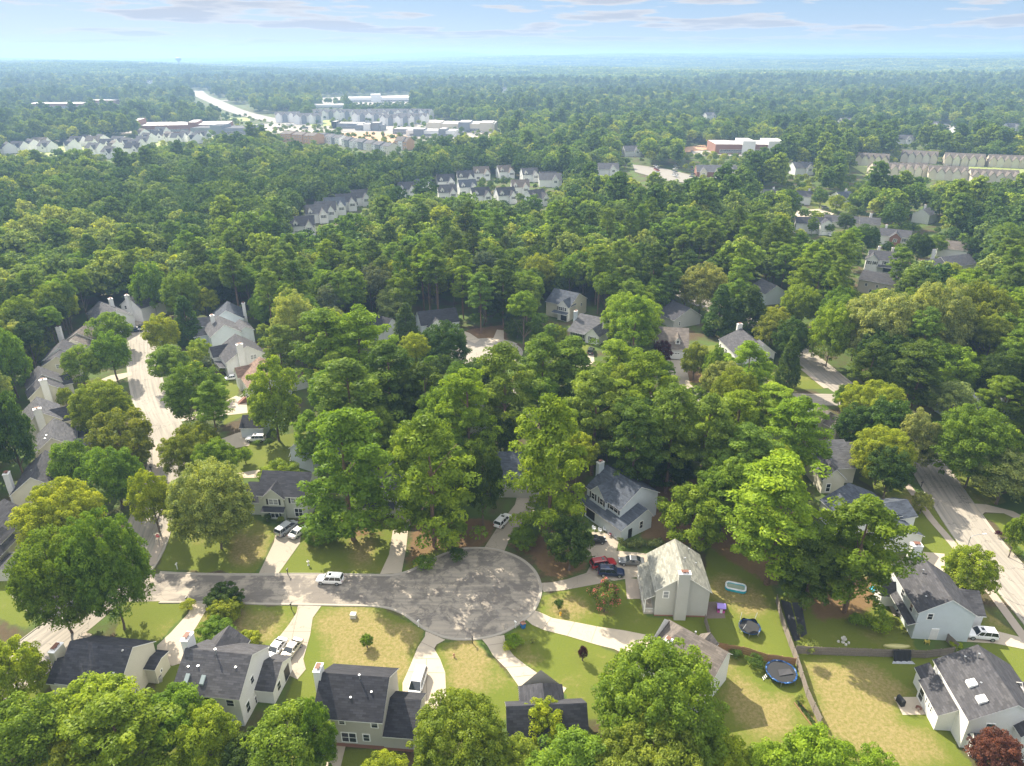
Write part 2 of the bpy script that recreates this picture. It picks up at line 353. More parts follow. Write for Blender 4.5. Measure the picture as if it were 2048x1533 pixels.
GREEN += [[(318, 1139), (516, 1147), (556, 1060), (500, 1035), (330, 1050)], [(558, 1147), (776, 1149), (802, 1040), (700, 1030), (612, 1060), (600, 1090)], [(808, 1145), (880, 1118), (900, 1100), (830, 1095)],
 [(398, 1205), (600, 1214), (575, 1255), (545, 1310), (470, 1320), (380, 1280)], [(615, 1235), (650, 1212), (600, 1440), (560, 1440), (590, 1350)], [(640, 1210), (760, 1213), (850, 1262), (822, 1330), (800, 1400), (600, 1440), (600, 1350)],
 [(870, 1285), (945, 1280), (1040, 1375), (1035, 1440), (880, 1440), (884, 1360)], [(1010, 1270), (1060, 1250), (1200, 1290), (1300, 1340), (1300, 1440), (1150, 1440), (1120, 1370), (1020, 1310)],
 [(1080, 1195), (1180, 1165), (1285, 1160), (1290, 1235), (1412, 1235), (1440, 1300), (1200, 1268), (1075, 1230)], [(1415, 1090), (1520, 1090), (1545, 1180), (1595, 1320), (1415, 1290)], [(1415, 1300), (1595, 1325), (1645, 1450), (1640, 1560), (1430, 1560), (1400, 1400)],
 [(1600, 1300), (1900, 1300), (1850, 1400), (1960, 1560), (1640, 1560)], [(1560, 1190), (1790, 1160), (1830, 1300), (1590, 1300)], [vF(900, 860), vF(1100, 900), vF(1380, 1000), vF(1640, 1380), vF(1400, 1480), vF(1200, 1300), vF(1100, 1020)],
 [vF(1430, 755), vF(1560, 760), vF(1900, 1010), vF(1900, 1060), vF(1665, 1045)], [vF(1745, 1115), vF(1990, 1110), vF(2200, 1300), vF(2200, 1500)], [(1930, 1190), (2060, 1290), (2100, 1500), (1990, 1500), (1960, 1290)],
 [(-60, 1140), (60, 1150), (66, 1268), (27, 1250), (-40, 1225)], [(55, 1345), (130, 1268), (180, 1270), (60, 1420)], [(248, 1204), (388, 1205), (318, 1282), (230, 1290)], [(320, 1300), (372, 1280), (352, 1420), (300, 1420)],
 [(440, 895), (610, 862), (600, 940), (470, 955)], [(440, 855), (500, 825), (495, 800), (440, 850)], [(445, 760), (480, 755), (475, 800), (440, 805)], [(248, 678), (292, 676), (275, 705), (250, 700)], [(1536, 780), (1650, 778), (1612, 728), (1540, 735)],
 [(1080, 700), (1178, 688), (1165, 725), (1095, 715)], [(1130, 740), (1190, 730), (1200, 760), (1130, 765)], [(1380, 700), (1430, 690), (1430, 720), (1390, 720)], [(1340, 765), (1480, 765), (1480, 780), (1340, 782)],
 [(300, 1500), (640, 1470), (640, 1600), (280, 1600)], [(680, 1500), (800, 1500), (800, 1600), (680, 1600)], [(870, 655), (935, 670), (930, 685), (880, 672)], [(1620, 405), (1680, 405), (1680, 420), (1620, 420)], [(1640, 470), (1700, 460), (1690, 490), (1640, 490)], [(1740, 525), (1790, 530), (1770, 550), (1735, 545)], [(1880, 1030), (1920, 1090), (1830, 1085), (1820, 1040)]]
DRY += [[vB(*p) for p in q] for q in [[(100, 360), (300, 330), (560, 420), (700, 520), (640, 700), (560, 800), (200, 690), (90, 560)], [(830, 560), (1050, 545), (1240, 760), (1280, 850), (880, 850)], [(1230, 600), (1320, 600), (1560, 780), (1650, 900), (1560, 800), (1400, 720)], [(1440, 260), (1640, 250), (1690, 360), (1560, 430), (1430, 370)]]]
DRY += [[vC(*p) for p in q] for q in [[(400, 250), (520, 250), (700, 350), (760, 450), (640, 480), (480, 380)], [(930, 700), (1300, 720), (1460, 850), (1380, 900), (1400, 1000), (1600, 1100), (1700, 1200), (1200, 1240), (1020, 1020)], [(520, 760), (700, 820), (880, 900), (900, 1050), (620, 1060), (520, 900)], [(1800, 380), (1900, 400), (2048, 560), (1880, 530)], [(460, 640), (560, 660), (520, 800), (470, 760)]]]
DRY += [[(400, 1215), (590, 1225), (540, 1290), (420, 1285)], [(470, 1075), (545, 1070), (525, 1125), (450, 1135)], [(690, 1080), (760, 1070), (740, 1130), (700, 1120)], [(1740, 970), (1830, 1030), (1900, 1060), (1780, 1010)], [vF(1180, 920), vF(1300, 1010), vF(1380, 1120), vF(1240, 1060)], [vF(1480, 800), vF(1700, 980), vF(1800, 1040), vF(1700, 1040)], [(1550, 765), (1570, 750), (1560, 740)]]
STRAW += [[vE(*p) for p in [(0, 840), (250, 830), (320, 720), (300, 680), (0, 640), (-120, 700)]], [vE(*p) for p in [(370, 800), (600, 780), (650, 640), (900, 600), (940, 990), (700, 1060), (610, 1000), (560, 900)]], [(815, 1140), (860, 1105), (960, 1095), (990, 1040), (830, 1040)], [(640, 1040), (700, 1045), (790, 1070), (640, 1075)],
 [(1280, 1080), (1320, 960), (1480, 960), (1560, 1100), (1560, 1190), (1480, 1130), (1415, 1090)], [(930, 660), (1010, 650), (1020, 690), (940, 685)], [(1380, 735), (1480, 730), (1480, 770), (1350, 765)], [(1610, 730), (1660, 740), (1720, 790), (1690, 780), (1620, 745)], [(1600, 1170), (1750, 1150), (1780, 1200), (1640, 1250)], [(1180, 1220), (1240, 1222), (1240, 1232), (1190, 1232)]]
GREEN = [W(p) for p in GREEN]; DRY = [W(p) for p in DRY]; STRAW = [W(p) for p in STRAW]; DRV = [W(p) for p in drives]

xs = np.concatenate([np.arange(-130, 150.1, .8)]); ys = np.concatenate([np.arange(46, 290.1, .8)])
def grow(a, lim, g=1.07):
    o = []; v = a; s = .8
    while abs(v) < lim: s = min(s * g, 400); v = v + s if lim > 0 and a > 0 else v + s; o.append(v)
    return o
xs = np.concatenate([-np.array(grow(130, 17000))[::-1], xs, grow(150, 17000)]); ys = np.concatenate([[-3000, -600, -100, 0, 30], ys, grow(290, 16500)])
GX, GY = np.meshgrid(xs, ys); nx, ny = len(xs), len(ys)
gv = np.stack([GX.ravel(), GY.ravel(), T(GX, GY).ravel()], 1)
ii = (np.arange(ny - 1)[:, None] * nx + np.arange(nx - 1)[None, :]).ravel()
gq = np.stack([ii, ii + 1, ii + nx + 1, ii + nx], 1)
jx = GX + .7 * np.sin(GX * 1.7 + 3 * np.sin(GY * .9)) ; jy = GY + .7 * np.sin(GY * 1.9 + 2 * np.sin(GX * 1.1))
near = (GX > -135) & (GX < 260) & (GY < 480)
def maskof(polys, jit=1.0):
    m = np.zeros(GX.shape, bool)
    for p in polys:
        m |= inpoly(np.where(near, GX + jit * (jx - GX), 1e9), GY + jit * (jy - GY), p)
    return m.astype(np.float32)
def blur(m, n):
    for _ in range(n):
        m = (m + np.roll(m, 1, 0) + np.roll(m, -1, 0) + np.roll(m, 1, 1) + np.roll(m, -1, 1)) / 5
    return m
gm = blur(maskof(GREEN, .3), 1); dm = blur(maskof(DRY), 5); sm = blur(maskof(STRAW), 3)
gme = np_mesh('ground', gv, gq, [], smooth=True)
for nm, a in (('grass', gm), ('dry', dm), ('straw', sm)):
    at = gme.attributes.new(nm, 'FLOAT', 'POINT'); at.data.foreach_set('value', a.astype(np.float32).ravel())
t = NT('ground_cover'); t.rough(.95); t.p.inputs['Specular IOR Level'].default_value = .15; P = t.pos()
A_ = lambda k: t.n('ShaderNodeAttribute', attribute_name=k).outputs['Fac']
nb = t.noise(P, .11, 5, .6); nf = t.noise(P, 1.3, 6, .7); nff = t.noise(P, 7, 3, .7)
green = t.mix(nb, (.110, .150, .018), (.178, .182, .034)); green = t.mix(t.math('MULTIPLY', t.noise(P, 3.4, 4, .8), .75), green, (.075, .105, .016))
dry = t.mix(nf, (.21, .165, .068), (.31, .245, .115)); dry = t.mix(t.ramp(t.noise(P, 2.1, 6, .8), [(.42, (0, 0, 0)), (.58, (.9, .9, .9))]), dry, (.15, .145, .035))
dk = t.math('ADD', t.math('MULTIPLY', A_('dry'), 1.05), t.math('MULTIPLY', t.math('SUBTRACT', nf, .5), 1.3))
dk2 = t.math('ADD', dk, t.math('MULTIPLY', t.math('SUBTRACT', nb, .52), 2.4))
lawn = t.mix(t.ramp(dk2, [(.15, (0, 0, 0)), (.85, (1, 1, 1))]), green, dry)
litter = t.mix(nf, (.045, .040, .022), (.12, .085, .05)); litter = t.mix(t.ramp(nb, [(.38, (0, 0, 0)), (.56, (1, 1, 1))]), litter, (.075, .115, .026))
straw = t.mix(nf, (.13, .075, .04), (.26, .16, .09)); straw = t.mix(t.math('MULTIPLY', nff, .5), straw, (.10, .05, .03))
a = t.mix(t.ramp(t.math('ADD', A_('grass'), t.math('MULTIPLY', t.math('SUBTRACT', nf, .5), .5)), [(.35, (0, 0, 0)), (.6, (1, 1, 1))]), litter, lawn)
a = t.mix(t.ramp(t.math('ADD', A_('straw'), t.math('MULTIPLY', t.math('SUBTRACT', nf, .5), 1.1)), [(.35, (0, 0, 0)), (.7, (.85, .85, .85))]), a, straw)
t.col(a); t.bump(t.math('ADD', nff, nf), .6, .12)
gme.materials.append(t.m); ground = bpy.data.objects.new('ground', gme); COL.objects.link(ground); struct(ground)

# ------------------------------------------------------------------ paving materials
def paving(name, c1, c2, patch, crack=.3, streak=None, sealed=None):
    t = NT(name); t.rough(.88); t.p.inputs['Specular IOR Level'].default_value = .3; P = t.pos()
    nb = t.noise(P, .09, 5, .65); nf = t.noise(P, 2.5, 6, .75); ng = t.noise(P, 22, 2, .6)
    a = t.mix(nb, c1, c2); a = t.mix(t.math('MULTIPLY', nf, .5), a, patch); a = t.mix(t.math('MULTIPLY', ng, .35), a, tuple(x * .75 for x in c1))
    vo = t.n('ShaderNodeTexVoronoi', feature='DISTANCE_TO_EDGE'); vo.inputs['Scale'].default_value = .16
    mp = t.n('ShaderNodeVectorMath', operation='ADD'); t.l(P, mp.inputs[0]); nv = t.n('ShaderNodeTexNoise'); nv.inputs['Scale'].default_value = .5; nv.inputs['Detail'].default_value = 4; t.l(P, nv.inputs[0])
    sc_ = t.n('ShaderNodeVectorMath', operation='SCALE'); sc_.inputs[3].default_value = 4; t.l(nv.outputs['Color'], sc_.inputs[0]); t.l(sc_.outputs[0], mp.inputs[1]); t.l(mp.outputs[0], vo.inputs[0])
    ck = t.ramp(vo.outputs['Distance'], [(0.0, (1 - crack,) * 3), (.012, (1, 1, 1))]); a = t.mix(1.0, a, ck, 'MULTIPLY')
    if streak:
        mpp = t.n('ShaderNodeMapping'); mpp.inputs['Scale'].default_value = streak[1]; t.l(t.coord('UV') if streak[0] == 'UV' else P, mpp.inputs[0])
        st = t.noise(mpp.outputs[0], 1.0, 5, .65); a = t.mix(1.0, a, t.ramp(st, [(.36, (.74, .74, .75)), (.50, (1, 1, 1)), (.66, (1.16, 1.14, 1.1))]), 'MULTIPLY')
    if sealed:
        wv = t.noise(mp.outputs[0], .32, 6, .62)
        a = t.mix(t.ramp(wv, [(.44, (0, 0, 0)), (.56, (.8, .8, .8))]), a, sealed)
    t.col(a); t.bump(nf, .3, .02); MATS[name] = t.m; return t.m
ROADM = paving('worn_asphalt', (.29, .262, .222), (.37, .33, .27), (.235, .22, .195), .5, streak=('UV', (1.7, .05, 1)))
BULBM = paving('patched_asphalt', (.31, .275, .225), (.40, .345, .27), (.22, .205, .185), .5, sealed=(.125, .112, .10), streak=('P', (.10, 1.3, 1)))
KERBM = paving('kerb_concrete', (.38, .345, .29), (.33, .30, .25), (.36, .33, .28), .1)
DRVM = paving('driveway_concrete', (.49, .42, .325), (.43, .37, .285), (.36, .315, .25), .15)
DRVM2 = paving('weathered_driveway', (.42, .36, .28), (.34, .30, .24), (.26, .23, .19), .3)
WALKM = paving('path_concrete', (.42, .35, .28), (.34, .29, .24), (.30, .26, .21), .2)
def sheet(name, poly, z, mat):
    mb = MB(); q = list(poly)
    ar = sum(q[i][0] * q[(i + 1) % len(q)][1] - q[(i + 1) % len(q)][0] * q[i][1] for i in range(len(q)))
    if ar < 0: q = q[::-1]
    mb.poly([(p[0], p[1], z + float(T(*p))) for p in q]); return struct(mb.build(name, mat))
sheet('road', roadA, .020, BULBM)
ribbon(B_line, -3.9, 3.9, .024, 'road', ROADM); ribbon(D_line, -3.9, 3.9, .020, 'road', ROADM); ribbon(E_line, -3.6, 3.6, .024, 'road', ROADM)
sheet('road', bulb2, .020, ROADM); ribbon(C2_line, -3.4, 3.4, .024, 'road', ROADM)
def kerb(line, side):
    """gutter pan and raised kerb along one side of a line"""
    s = side; mb = MB(); offs = [(0, .03), (.32 * s, .028), (.36 * s, .14), (.52 * s, .14), (.56 * s, .0)]
    L = [offset(line, d) for d, _ in offs]
    for i in range(len(line) - 1):
        for k in range(len(offs) - 1):
            mb.poly([(*L[k][i], offs[k][1]), (*L[k][i + 1], offs[k][1]), (*L[k + 1][i + 1], offs[k + 1][1]), (*L[k + 1][i], offs[k + 1][1])])
    return struct(mb.build('kerb', KERBM))
kerb(A_line, 1.0)
kerb(offset(smooth_line(W([(300, 1150), (291, 1128), (292, 1105), (312, 1060), (330, 1010)]), 5), 0), 1)
for ln, d in ((B_line[:-22], 3.9), (B_line, -3.9), (D_line, 3.9), (D_line, -3.9)): kerb(offset(ln, d), 1 if d > 0 else -1)
kerb(bulb2[4:-8], -1.0)
for i, p in enumerate(DRV):
    o = sheet('driveway', p, .045 + .004 * (i % 3), DRVM2 if i in (3, 4, 0, 8, 21, 24, 2) else DRVM)
for pts, wd in walks: ribbon(smooth_line(W(pts), 4), -wd / 2, wd / 2, .060, 'path', WALKM)
# expansion joints scored across the newer driveways
def joints(pairs):
    mb = MB()
    for a, b in pairs:
        a = Vector((*U(*a), .0)); b = Vector((*U(*b), 0)); d = (b - a).normalized() * .03; n_ = Vector((-d.y, d.x, 0))
        mb.poly([(a + n_ + Vector((0, 0, .0635)))[:], (a - n_ + Vector((0, 0, .0635)))[:], (b - n_ + Vector((0, 0, .0635)))[:], (b + n_ + Vector((0, 0, .0635)))[:]])
    struct(mb.build('driveway_joint', plain('joint', (.17, .14, .11), .9)))
joints([(vB(*a), vB(*b)) for a, b in [((1105, 560), (1205, 545)), ((1150, 640), (1262, 625)), ((1200, 690), (1330, 680)), ((705, 540), (790, 580)), ((660, 635), (818, 640)), ((630, 715), (848, 722)), ((1255, 745), (1400, 730)), ((740, 640), (742, 900))]] + [(vE(*a), vE(*b)) for a, b in [((690, 1318), (630, 1395)), ((850, 1345), (800, 1438)), ((1000, 1375), (960, 1485))]] + [(vA(*a), vA(*b)) for a, b in [((1660, 478), (1820, 480)), ((1630, 530), (1800, 545)), ((1750, 330), (1700, 560))]])
NOAUTO += [roadA, bulb2] + DRV + GREEN
for ln, hw in ((B_line, 8.0), (D_line, 8.0), (E_line, 6.5), (C2_line, 4.5)):
    NOAUTO.append(offset(ln, hw) + offset(ln, -hw)[::-1])

# ------------------------------------------------------------------ houses
OH, TH = .32, .13
HOUSES = []                                             # (x, y, short phrase, radius) for naming trees; footprints; shown boxes
FOOT = []; SHOWN = []
def roof_panel(mb, q):
    """q: outline of one roof plane, underside, first edge = eave. Top is raised by TH; UVs run along and up the slope"""
    q = [Vector(p) for p in q]; e = (q[1] - q[0]).normalized(); n_ = (q[1] - q[0]).cross(q[-1] - q[0]).normalized()
    if n_.z < 0: n_ = -n_
    up = n_.cross(e)
    tp = [p + Vector((0, 0, TH)) for p in q]
    mb.poly(tp, 0, [((p - q[0]).dot(e), (p - q[0]).dot(up)) for p in q]); mb.poly(q[::-1], 1)
    for i in range(len(q)):
        j = (i + 1) % len(q); mb.poly([q[i], q[j], tp[j], tp[i]], 1)
def block(o, b, wall, roofm):
    x0, x1 = b['x']; y0, y1 = b['y']; z0 = b.get('z', 0); ax = b.get('ax', 'x'); tp = b.get('t', 'g')
    sw = (lambda p: p) if ax == 'x' else (lambda p: (p[1], p[0], p[2]))
    if ax == 'y': x0, x1, y0, y1 = y0, y1, x0, x1      # work with the ridge along the first axis
    e0, e1 = b['e'] if isinstance(b['e'], tuple) else (b['e'], b['e']); r = b.get('r', 0)
    wb = MB(); rb = MB()
    def wp(pts, mi=0):
        pts = [sw(p) for p in pts]; wb.poly(pts if ax == 'x' else pts[::-1], mi)
    if b.get('wall', 1):
        f = b.get('found', 0)
        yr = y0 + (y1 - y0) * b.get('rp', .5)
        if tp == 's': e1_, tops = r, [(y0, e0), (y1, r)]
        elif tp == 'g': tops = [(y0, e0), (yr, r), (y1, e1)]
        else: tops = [(y0, e0), (y1, e1)]
        for fz0, fz1, mi in (((z0, z0 + f, 1), (z0 + f, None, 0)) if f else ((z0, None, 0),)):
            ze0, ze1 = (e0, r if tp == 's' else e1) if fz1 is None else (fz1, fz1)
            wp([(x0, y0, fz0), (x1, y0, fz0), (x1, y0, ze0), (x0, y0, ze0)], mi); wp([(x1, y1, fz0), (x0, y1, fz0), (x0, y1, ze1), (x1, y1, ze1)], mi)
            tt = tops if fz1 is None else [(y0, fz1), (y1, fz1)]
            wp([(x1, y0, fz0), (x1, y1, fz0)] + [(x1, yy, zz) for yy, zz in tt[::-1]], mi); wp([(x0, y1, fz0), (x0, y0, fz0)] + [(x0, yy, zz) for yy, zz in tt], mi)
        wb.build('wall', [b.get('m', wall), BRICK], o)
    oh = b.get('oh', OH)
    yr = y0 + (y1 - y0) * b.get('rp', .5)
    def rp(pts): roof_panel(rb, [sw(p) for p in pts])
    ox0, ox1 = oh * .8, oh * .8
    if b.get('trim0') == 0: ox0 = 0
    if b.get('trim1') == 0: ox1 = 0
    if tp == 'g':
        s0 = (r - e0) / (yr - y0); s1 = (r - e1) / (y1 - yr)
        h0, h1 = b.get('hip', (0, 0))
        rx0 = x0 + h0 - ox0; rx1 = x1 - h1 + ox1
        if h0: rx0 = x0 + h0
        if h1: rx1 = x1 - h1
        a0 = (x0 - ox0, y0 - oh, e0 - s0 * oh); a1 = (x1 + ox1, y0 - oh, e0 - s0 * oh); b0 = (x0 - ox0, y1 + oh, e1 - s1 * oh); b1 = (x1 + ox1, y1 + oh, e1 - s1 * oh)
        rp([a0, a1, (rx1, yr, r), (rx0, yr, r)]); rp([b1, b0, (rx0, yr, r), (rx1, yr, r)])
        if h0: rp([b0, a0, (rx0, yr, r)])
        if h1: rp([a1, b1, (rx1, yr, r)])
    elif tp == 's':
        s0 = (r - e0) / (y1 - y0)
        rp([(x0 - ox0, y0 - oh, e0 - s0 * oh), (x1 + ox1, y0 - oh, e0 - s0 * oh), (x1 + ox1, y1, r), (x0 - ox0, y1, r)])
    elif tp == 'f':
        rb2 = [(x0, y0), (x1, y0), (x1, y1), (x0, y1)]; z = e0
        rp([(x0 + .25, y0 + .25, z - .35), (x1 - .25, y0 + .25, z - .35), (x1 - .25, y1 - .25, z - .35), (x0 + .25, y1 - .25, z - .35)])
    rb.build('roof', [b.get('rm', roofm), b.get('tm', TRIM)], o)
def on_face(b, face, u, z):
    x0, x1 = b['x']; y0, y1 = b['y']
    return {'f': ((u, y0), (0, -1)), 'b': ((u, y1), (0, 1)), 'l': ((x0, u), (-1, 0)), 'r': ((x1, u), (1, 0))}[face]
def slab(mb, b, face, u, z, w_, h, d0, d1, mi=0):
    (x, y), (nx_, ny_) = on_face(b, face, u, z); tx, ty = abs(ny_), abs(nx_)
    xa, xb = sorted((x + nx_ * d0, x + nx_ * d1)); ya, yb = sorted((y + ny_ * d0, y + ny_ * d1))
    mb.box(xa - tx * w_ / 2, xb + tx * w_ / 2, ya - ty * w_ / 2, yb + ty * w_ / 2, z - h / 2, z + h / 2, mi)
def window(o, b, face, u, z, w_=1.0, h=1.5, st='', glass=None):
    if st == 'door':
        m = MB(); slab(m, b, face, u, z, w_ + .2, h + .1, 0, .05); d = m.build('door_frame', TRIM, o)
        m = MB(); slab(m, b, face, u, z - .03, w_, h - .06, .05, .08); m.build('door', glass or plain('white_door', (.7, .7, .68)), d); return
    if st == 'garage':
        m = MB(); slab(m, b, face, u, z, w_ + .25, h + .12, 0, .06); d = m.build('garage_frame', TRIM, o)
        m = MB()
        for k in range(4): slab(m, b, face, u, z - h / 2 + (k + .5) * h / 4, w_, h / 4 - .03, .06, .09)
        for k in range(6): slab(m, b, face, u - w_ / 2 + (k + .5) * w_ / 6, z + h * .36, w_ / 6 - .25, .22, .09, .10, 1)
        m.build('garage_door', [TRIM, GLASS], d); return
    if st == 'open':
        m = MB(); slab(m, b, face, u, z, w_, h, .0, .04); m.build('dark_opening_panel', BLACK, o); return  # flat black panel on the wall, its colour painted as the shade inside
    m = MB(); fw = .09
    slab(m, b, face, u, z, w_ + 2 * fw, h + 2 * fw, 0, .05); f = m.build('window', TRIM, o)
    n = max(1, round(w_ / .95))
    m = MB()
    for k in range(n):
        uk = u - w_ / 2 + (k + .5) * w_ / n
        slab(m, b, face, uk, z + h * .26, w_ / n - .12, h * .44, .05, .058); slab(m, b, face, uk, z - h * .24, w_ / n - .12, h * .44, .05, .058)
    m.build('pane', glass or GLASS, f)
    if st == 'sh':
        for s in (-1, 1):
            m = MB(); slab(m, b, face, u + s * (w_ / 2 + .30), z, .38, h + .1, .0, .06); m.build('shutter', BLACK, o)
def chimney(o, x0, x1, y0, y1, zt, mat, z0=0, flue=RUST):
    m = MB(); m.box(x0, x1, y0, y1, z0, zt - .12); c = m.build('chimney', mat, o)
    m = MB(); m.box(x0 - .06, x1 + .06, y0 - .06, y1 + .06, zt - .12, zt); m.build('chimney_cap', TRIM, c)
    m = MB(); mx_, my_ = (x0 + x1) / 2, (y0 + y1) / 2; a, b_ = (x1 - x0) * .28, (y1 - y0) * .28
    for sx in (-1, 1):
        for sy in (-1, 1): m.tube((mx_ + sx * a, my_ + sy * b_, zt - .02), (mx_ + sx * a, my_ + sy * b_, zt + .28), .03, n=5)
    m.box(mx_ - a - .06, mx_ + a + .06, my_ - b_ - .06, my_ + b_ + .06, zt + .28, zt + .34); m.tube((mx_, my_, zt - .02), (mx_, my_, zt + .2), .16, n=8)
    m.build('flue', flue, c)
def vent(o, x, y, z, h=1.0, r=.09, mat=METAL):
    m = MB(); m.tube((x, y, z - .4), (x, y, z + h), r); m.tube((x, y, z + h), (x, y, z + h + .12), r * 1.8); m.build('vent_pipe', mat, o)
def house(name, mid, rot, label, short, wall, roofm, blocks, wins=(), chims=(), vents=(), hidden=False, cat='house', group=None, rad=9, z=None):
    zt = float(T(*mid)) if z is None else z
    o = thing(name, label, cat, (mid[0], mid[1], zt), R_(rot), group)
    for b in blocks: block(o, b, wall, roofm)
    for q in wins: window(o, blocks[q[0]], *q[1:])
    for q in chims: chimney(o, *q)
    for q in vents: vent(o, *q)
    c, s = math.cos(R_(rot)), math.sin(R_(rot))
    pts = []
    for b in blocks:
        fp = [(mid[0] + x * c - y * s, mid[1] + x * s + y * c) for x, y in ((b['x'][0] - .8, b['y'][0] - .8), (b['x'][1] + .8, b['y'][0] - .8), (b['x'][1] + .8, b['y'][1] + .8), (b['x'][0] - .8, b['y'][1] + .8))]
        FOOT.append(fp)
        for p in fp: pts += [Pj(p[0], p[1], zt + b.get('z', 0)), Pj(p[0], p[1], zt + max(b.get('r', 0), b['e'] if not isinstance(b['e'], tuple) else max(b['e'])))]
    HOUSES.append((mid[0], mid[1], short))
    if not hidden:
        xs_ = [p[0] for p in pts]; ys_ = [p[1] for p in pts]; k = .2 if group else (.08 if math.hypot(*mid) < 250 else .12)
        SHOWN.append((min(xs_) + k * (max(xs_) - min(xs_)), max(xs_) - k * (max(xs_) - min(xs_)), min(ys_) + k * (max(ys_) - min(ys_)), max(ys_) - .15 * (max(ys_) - min(ys_)), math.hypot(*mid)))
    return o
B = dict
# bottom row, backs turned to the camera
h = house('house', (-59.0, 77.0), -7, 'cream house with dark shingle roof and rusty chimney cage, by the street corner', 'the dark-roofed cream house by the corner', CREAM, SH['char'],
    [B(x=(-4.6, 4.6), y=(-4.3, 4.2), e=(5.0, 5.1), r=8.2), B(x=(-6.3, -4.6), y=(-4.0, 1.0), e=4.4, r=6.2), B(x=(4.6, 6.2), y=(1.2, 4.4), e=3.0, r=3.4, t='g')],
    wins=[(0, 'r', -2.4, 3.9, .9, 1.2), (0, 'r', -1.4, 1.2, .5, .5), (2, 'r', 2.4, 1.4, .4, .4), (0, 'f', -2, 1.5, 1, 1.3), (0, 'f', 1.5, 1.5, 1, 1.3)], chims=[(-7.2, -6.3, -1.8, .2, 7.6, CREAM)], vents=[(3.6, -.6, 7.8, .25), (3.4, -3.0, 6.0, .2)])
ho = house('house', (-41.5, 75.3), -7, 'white two-storey house with textured grey roof, front gable and two cars on its driveway', 'the grey-roofed white house with side wing', WHITE, SH['grey'],
    [B(x=(-4.7, 4.8), y=(-4.7, 4.6), e=5.5, r=8.5), B(x=(4.8, 7.4), y=(-.6, 5.7), e=2.7, r=4.4, rp=.55, trim0=0), B(x=(-4.3, .9), y=(1.2, 5.9), e=5.0, r=7.3, ax='y', z=0)],
    wins=[(0, 'r', -.9, 4.7, .9, 1.1), (0, 'r', -3.1, 1.9, 1.0, 1.7), (0, 'r', -1.0, .9, .5, 1.2), (1, 'r', 1.2, 1.6, 1.0, 1.4), (1, 'r', 4.0, 1.3, 1.6, 2.2, 'open'), (0, 'f', 3.4, 4.3, 1.1, 1.1), (0, 'f', 0, 4.3, 1.1, 1.1), (0, 'f', -2.5, 1.7, 1.8, 2.0)],
    chims=[(-5.7, -4.7, .3, 2.1, 9.6, WHITE)], vents=[(-.2, -.3, 8.3, .9), (-2.2, -1.9, 7.2, .25), (-3.6, -2.0, 7.1, .2), (3.2, -1.6, 7.4, .2)])
for x in (-3.2, -.9):
    m = MB(); zz_ = 5.5 + (4.7 - 3.7) * 3 / 4.65
    m.poly([(x - .3, -3.9, zz_ - .05), (x + .3, -3.9, zz_ - .05), (x + .3, -3.9, zz_ + .26), (x - .3, -3.9, zz_ + .26)]); m.poly([(x - .3, -3.9, zz_ + .26), (x + .3, -3.9, zz_ + .26), (x + .3, -2.9, zz_ + .9), (x - .3, -2.9, zz_ + .9)])
    m.poly([(x + .3, -3.9, zz_ - .05), (x + .3, -2.9, zz_ + .6), (x + .3, -2.9, zz_ + .9), (x + .3, -3.9, zz_ + .26)]); m.poly([(x - .3, -2.9, zz_ + .6), (x - .3, -3.9, zz_ - .05), (x - .3, -3.9, zz_ + .26), (x - .3, -2.9, zz_ + .9)])
    m.build('skylight', plain('skylight_curb', (.25, .30, .30), .3), ho)
h = house('house', (-21.2, 71.1), -5, 'taupe two-storey house with dark roof, white chimney and brick base, back steps facing down', 'the dark-roofed taupe house with white minivan', TAUPE, SH['dark'],
    [B(x=(-4.7, 4.4), y=(-4.4, 4.3), e=5.5, r=8.5, found=.7), B(x=(4.4, 8.6), y=(-4.4, 2.6), e=2.9, r=4.7, rp=.62, found=.5, trim0=0)],
    wins=[(0, 'f', -1.0, 4.7, .8, .7), (0, 'f', 3.4, 4.7, .9, 1.1), (0, 'f', -.3, 1.9, 2.0, 1.7), (0, 'f', 2.1, 2.1, .9, 1.2), (0, 'f', -3.3, 1.9, .95, 2.1, 'door'), (1, 'r', 0, 1.5, .9, 1.3)],
    chims=[(-5.6, -4.7, -.9, .7, 9.6, WHITE)], vents=[(.6, -.4, 8.3, .7), (-.2, -2.4, 6.8, .2), (2.5, -1.7, 7.3, .2)])
m = MB(); m.box(-4.0, -2.7, -5.6, -4.4, 0, .75); m.box(-4.0, -2.7, -6.0, -5.6, 0, .4)
for x in (-4.0, -2.75):
    for y in (-6.0, -5.2, -4.5): m.box(x, x + .06, y, y + .06, 0, 1.6)
    m.box(x, x + .06, -6.0, -4.4, 1.55, 1.62)
m.build('back_steps', TRIM, h)
h = house('house', (5.4, 68.5), 3, 'dark shingled low house almost hidden behind foreground trees at the end of a pale driveway', 'the dark hip-roofed house at the bottom', TAUPE, SH['char'],
    [B(x=(-6.0, 4.3), y=(-4.2, 3.0), e=3.3, r=6.6, hip=(0, 0)), B(x=(-3.9, 1.8), y=(-1, 5.6), e=3.4, r=6.4, ax='y', hip=(0, 2.4))], wins=[(0, 'r', -1.5, 1.6, 1, 1.3)], chims=[])
m = MB(); m.box(2.4, 3.2, -4.2, -3.4, 4.2, 4.35); m.build('skylight', RUST, h)
h = house('house', (27.2, 79.6), -42, 'brown-grey shingled house peeking out behind the large round oak', 'the brown-roofed house behind the oak', WHITE, SH['tan'],
    [B(x=(-5.6, 4.6), y=(-6.2, 2.2), e=(3.0, 5.2), r=6.7, rp=.80, hip=(3.2, 0)), B(x=(-.6, 1.8), y=(.5, 3.4), e=4.6, r=5.6, ax='y')], chims=[(-3.3, -2.3, -3.6, -2.6, 7.0, WHITE)], vents=[(-.6, 1.0, 6.2, .7)])
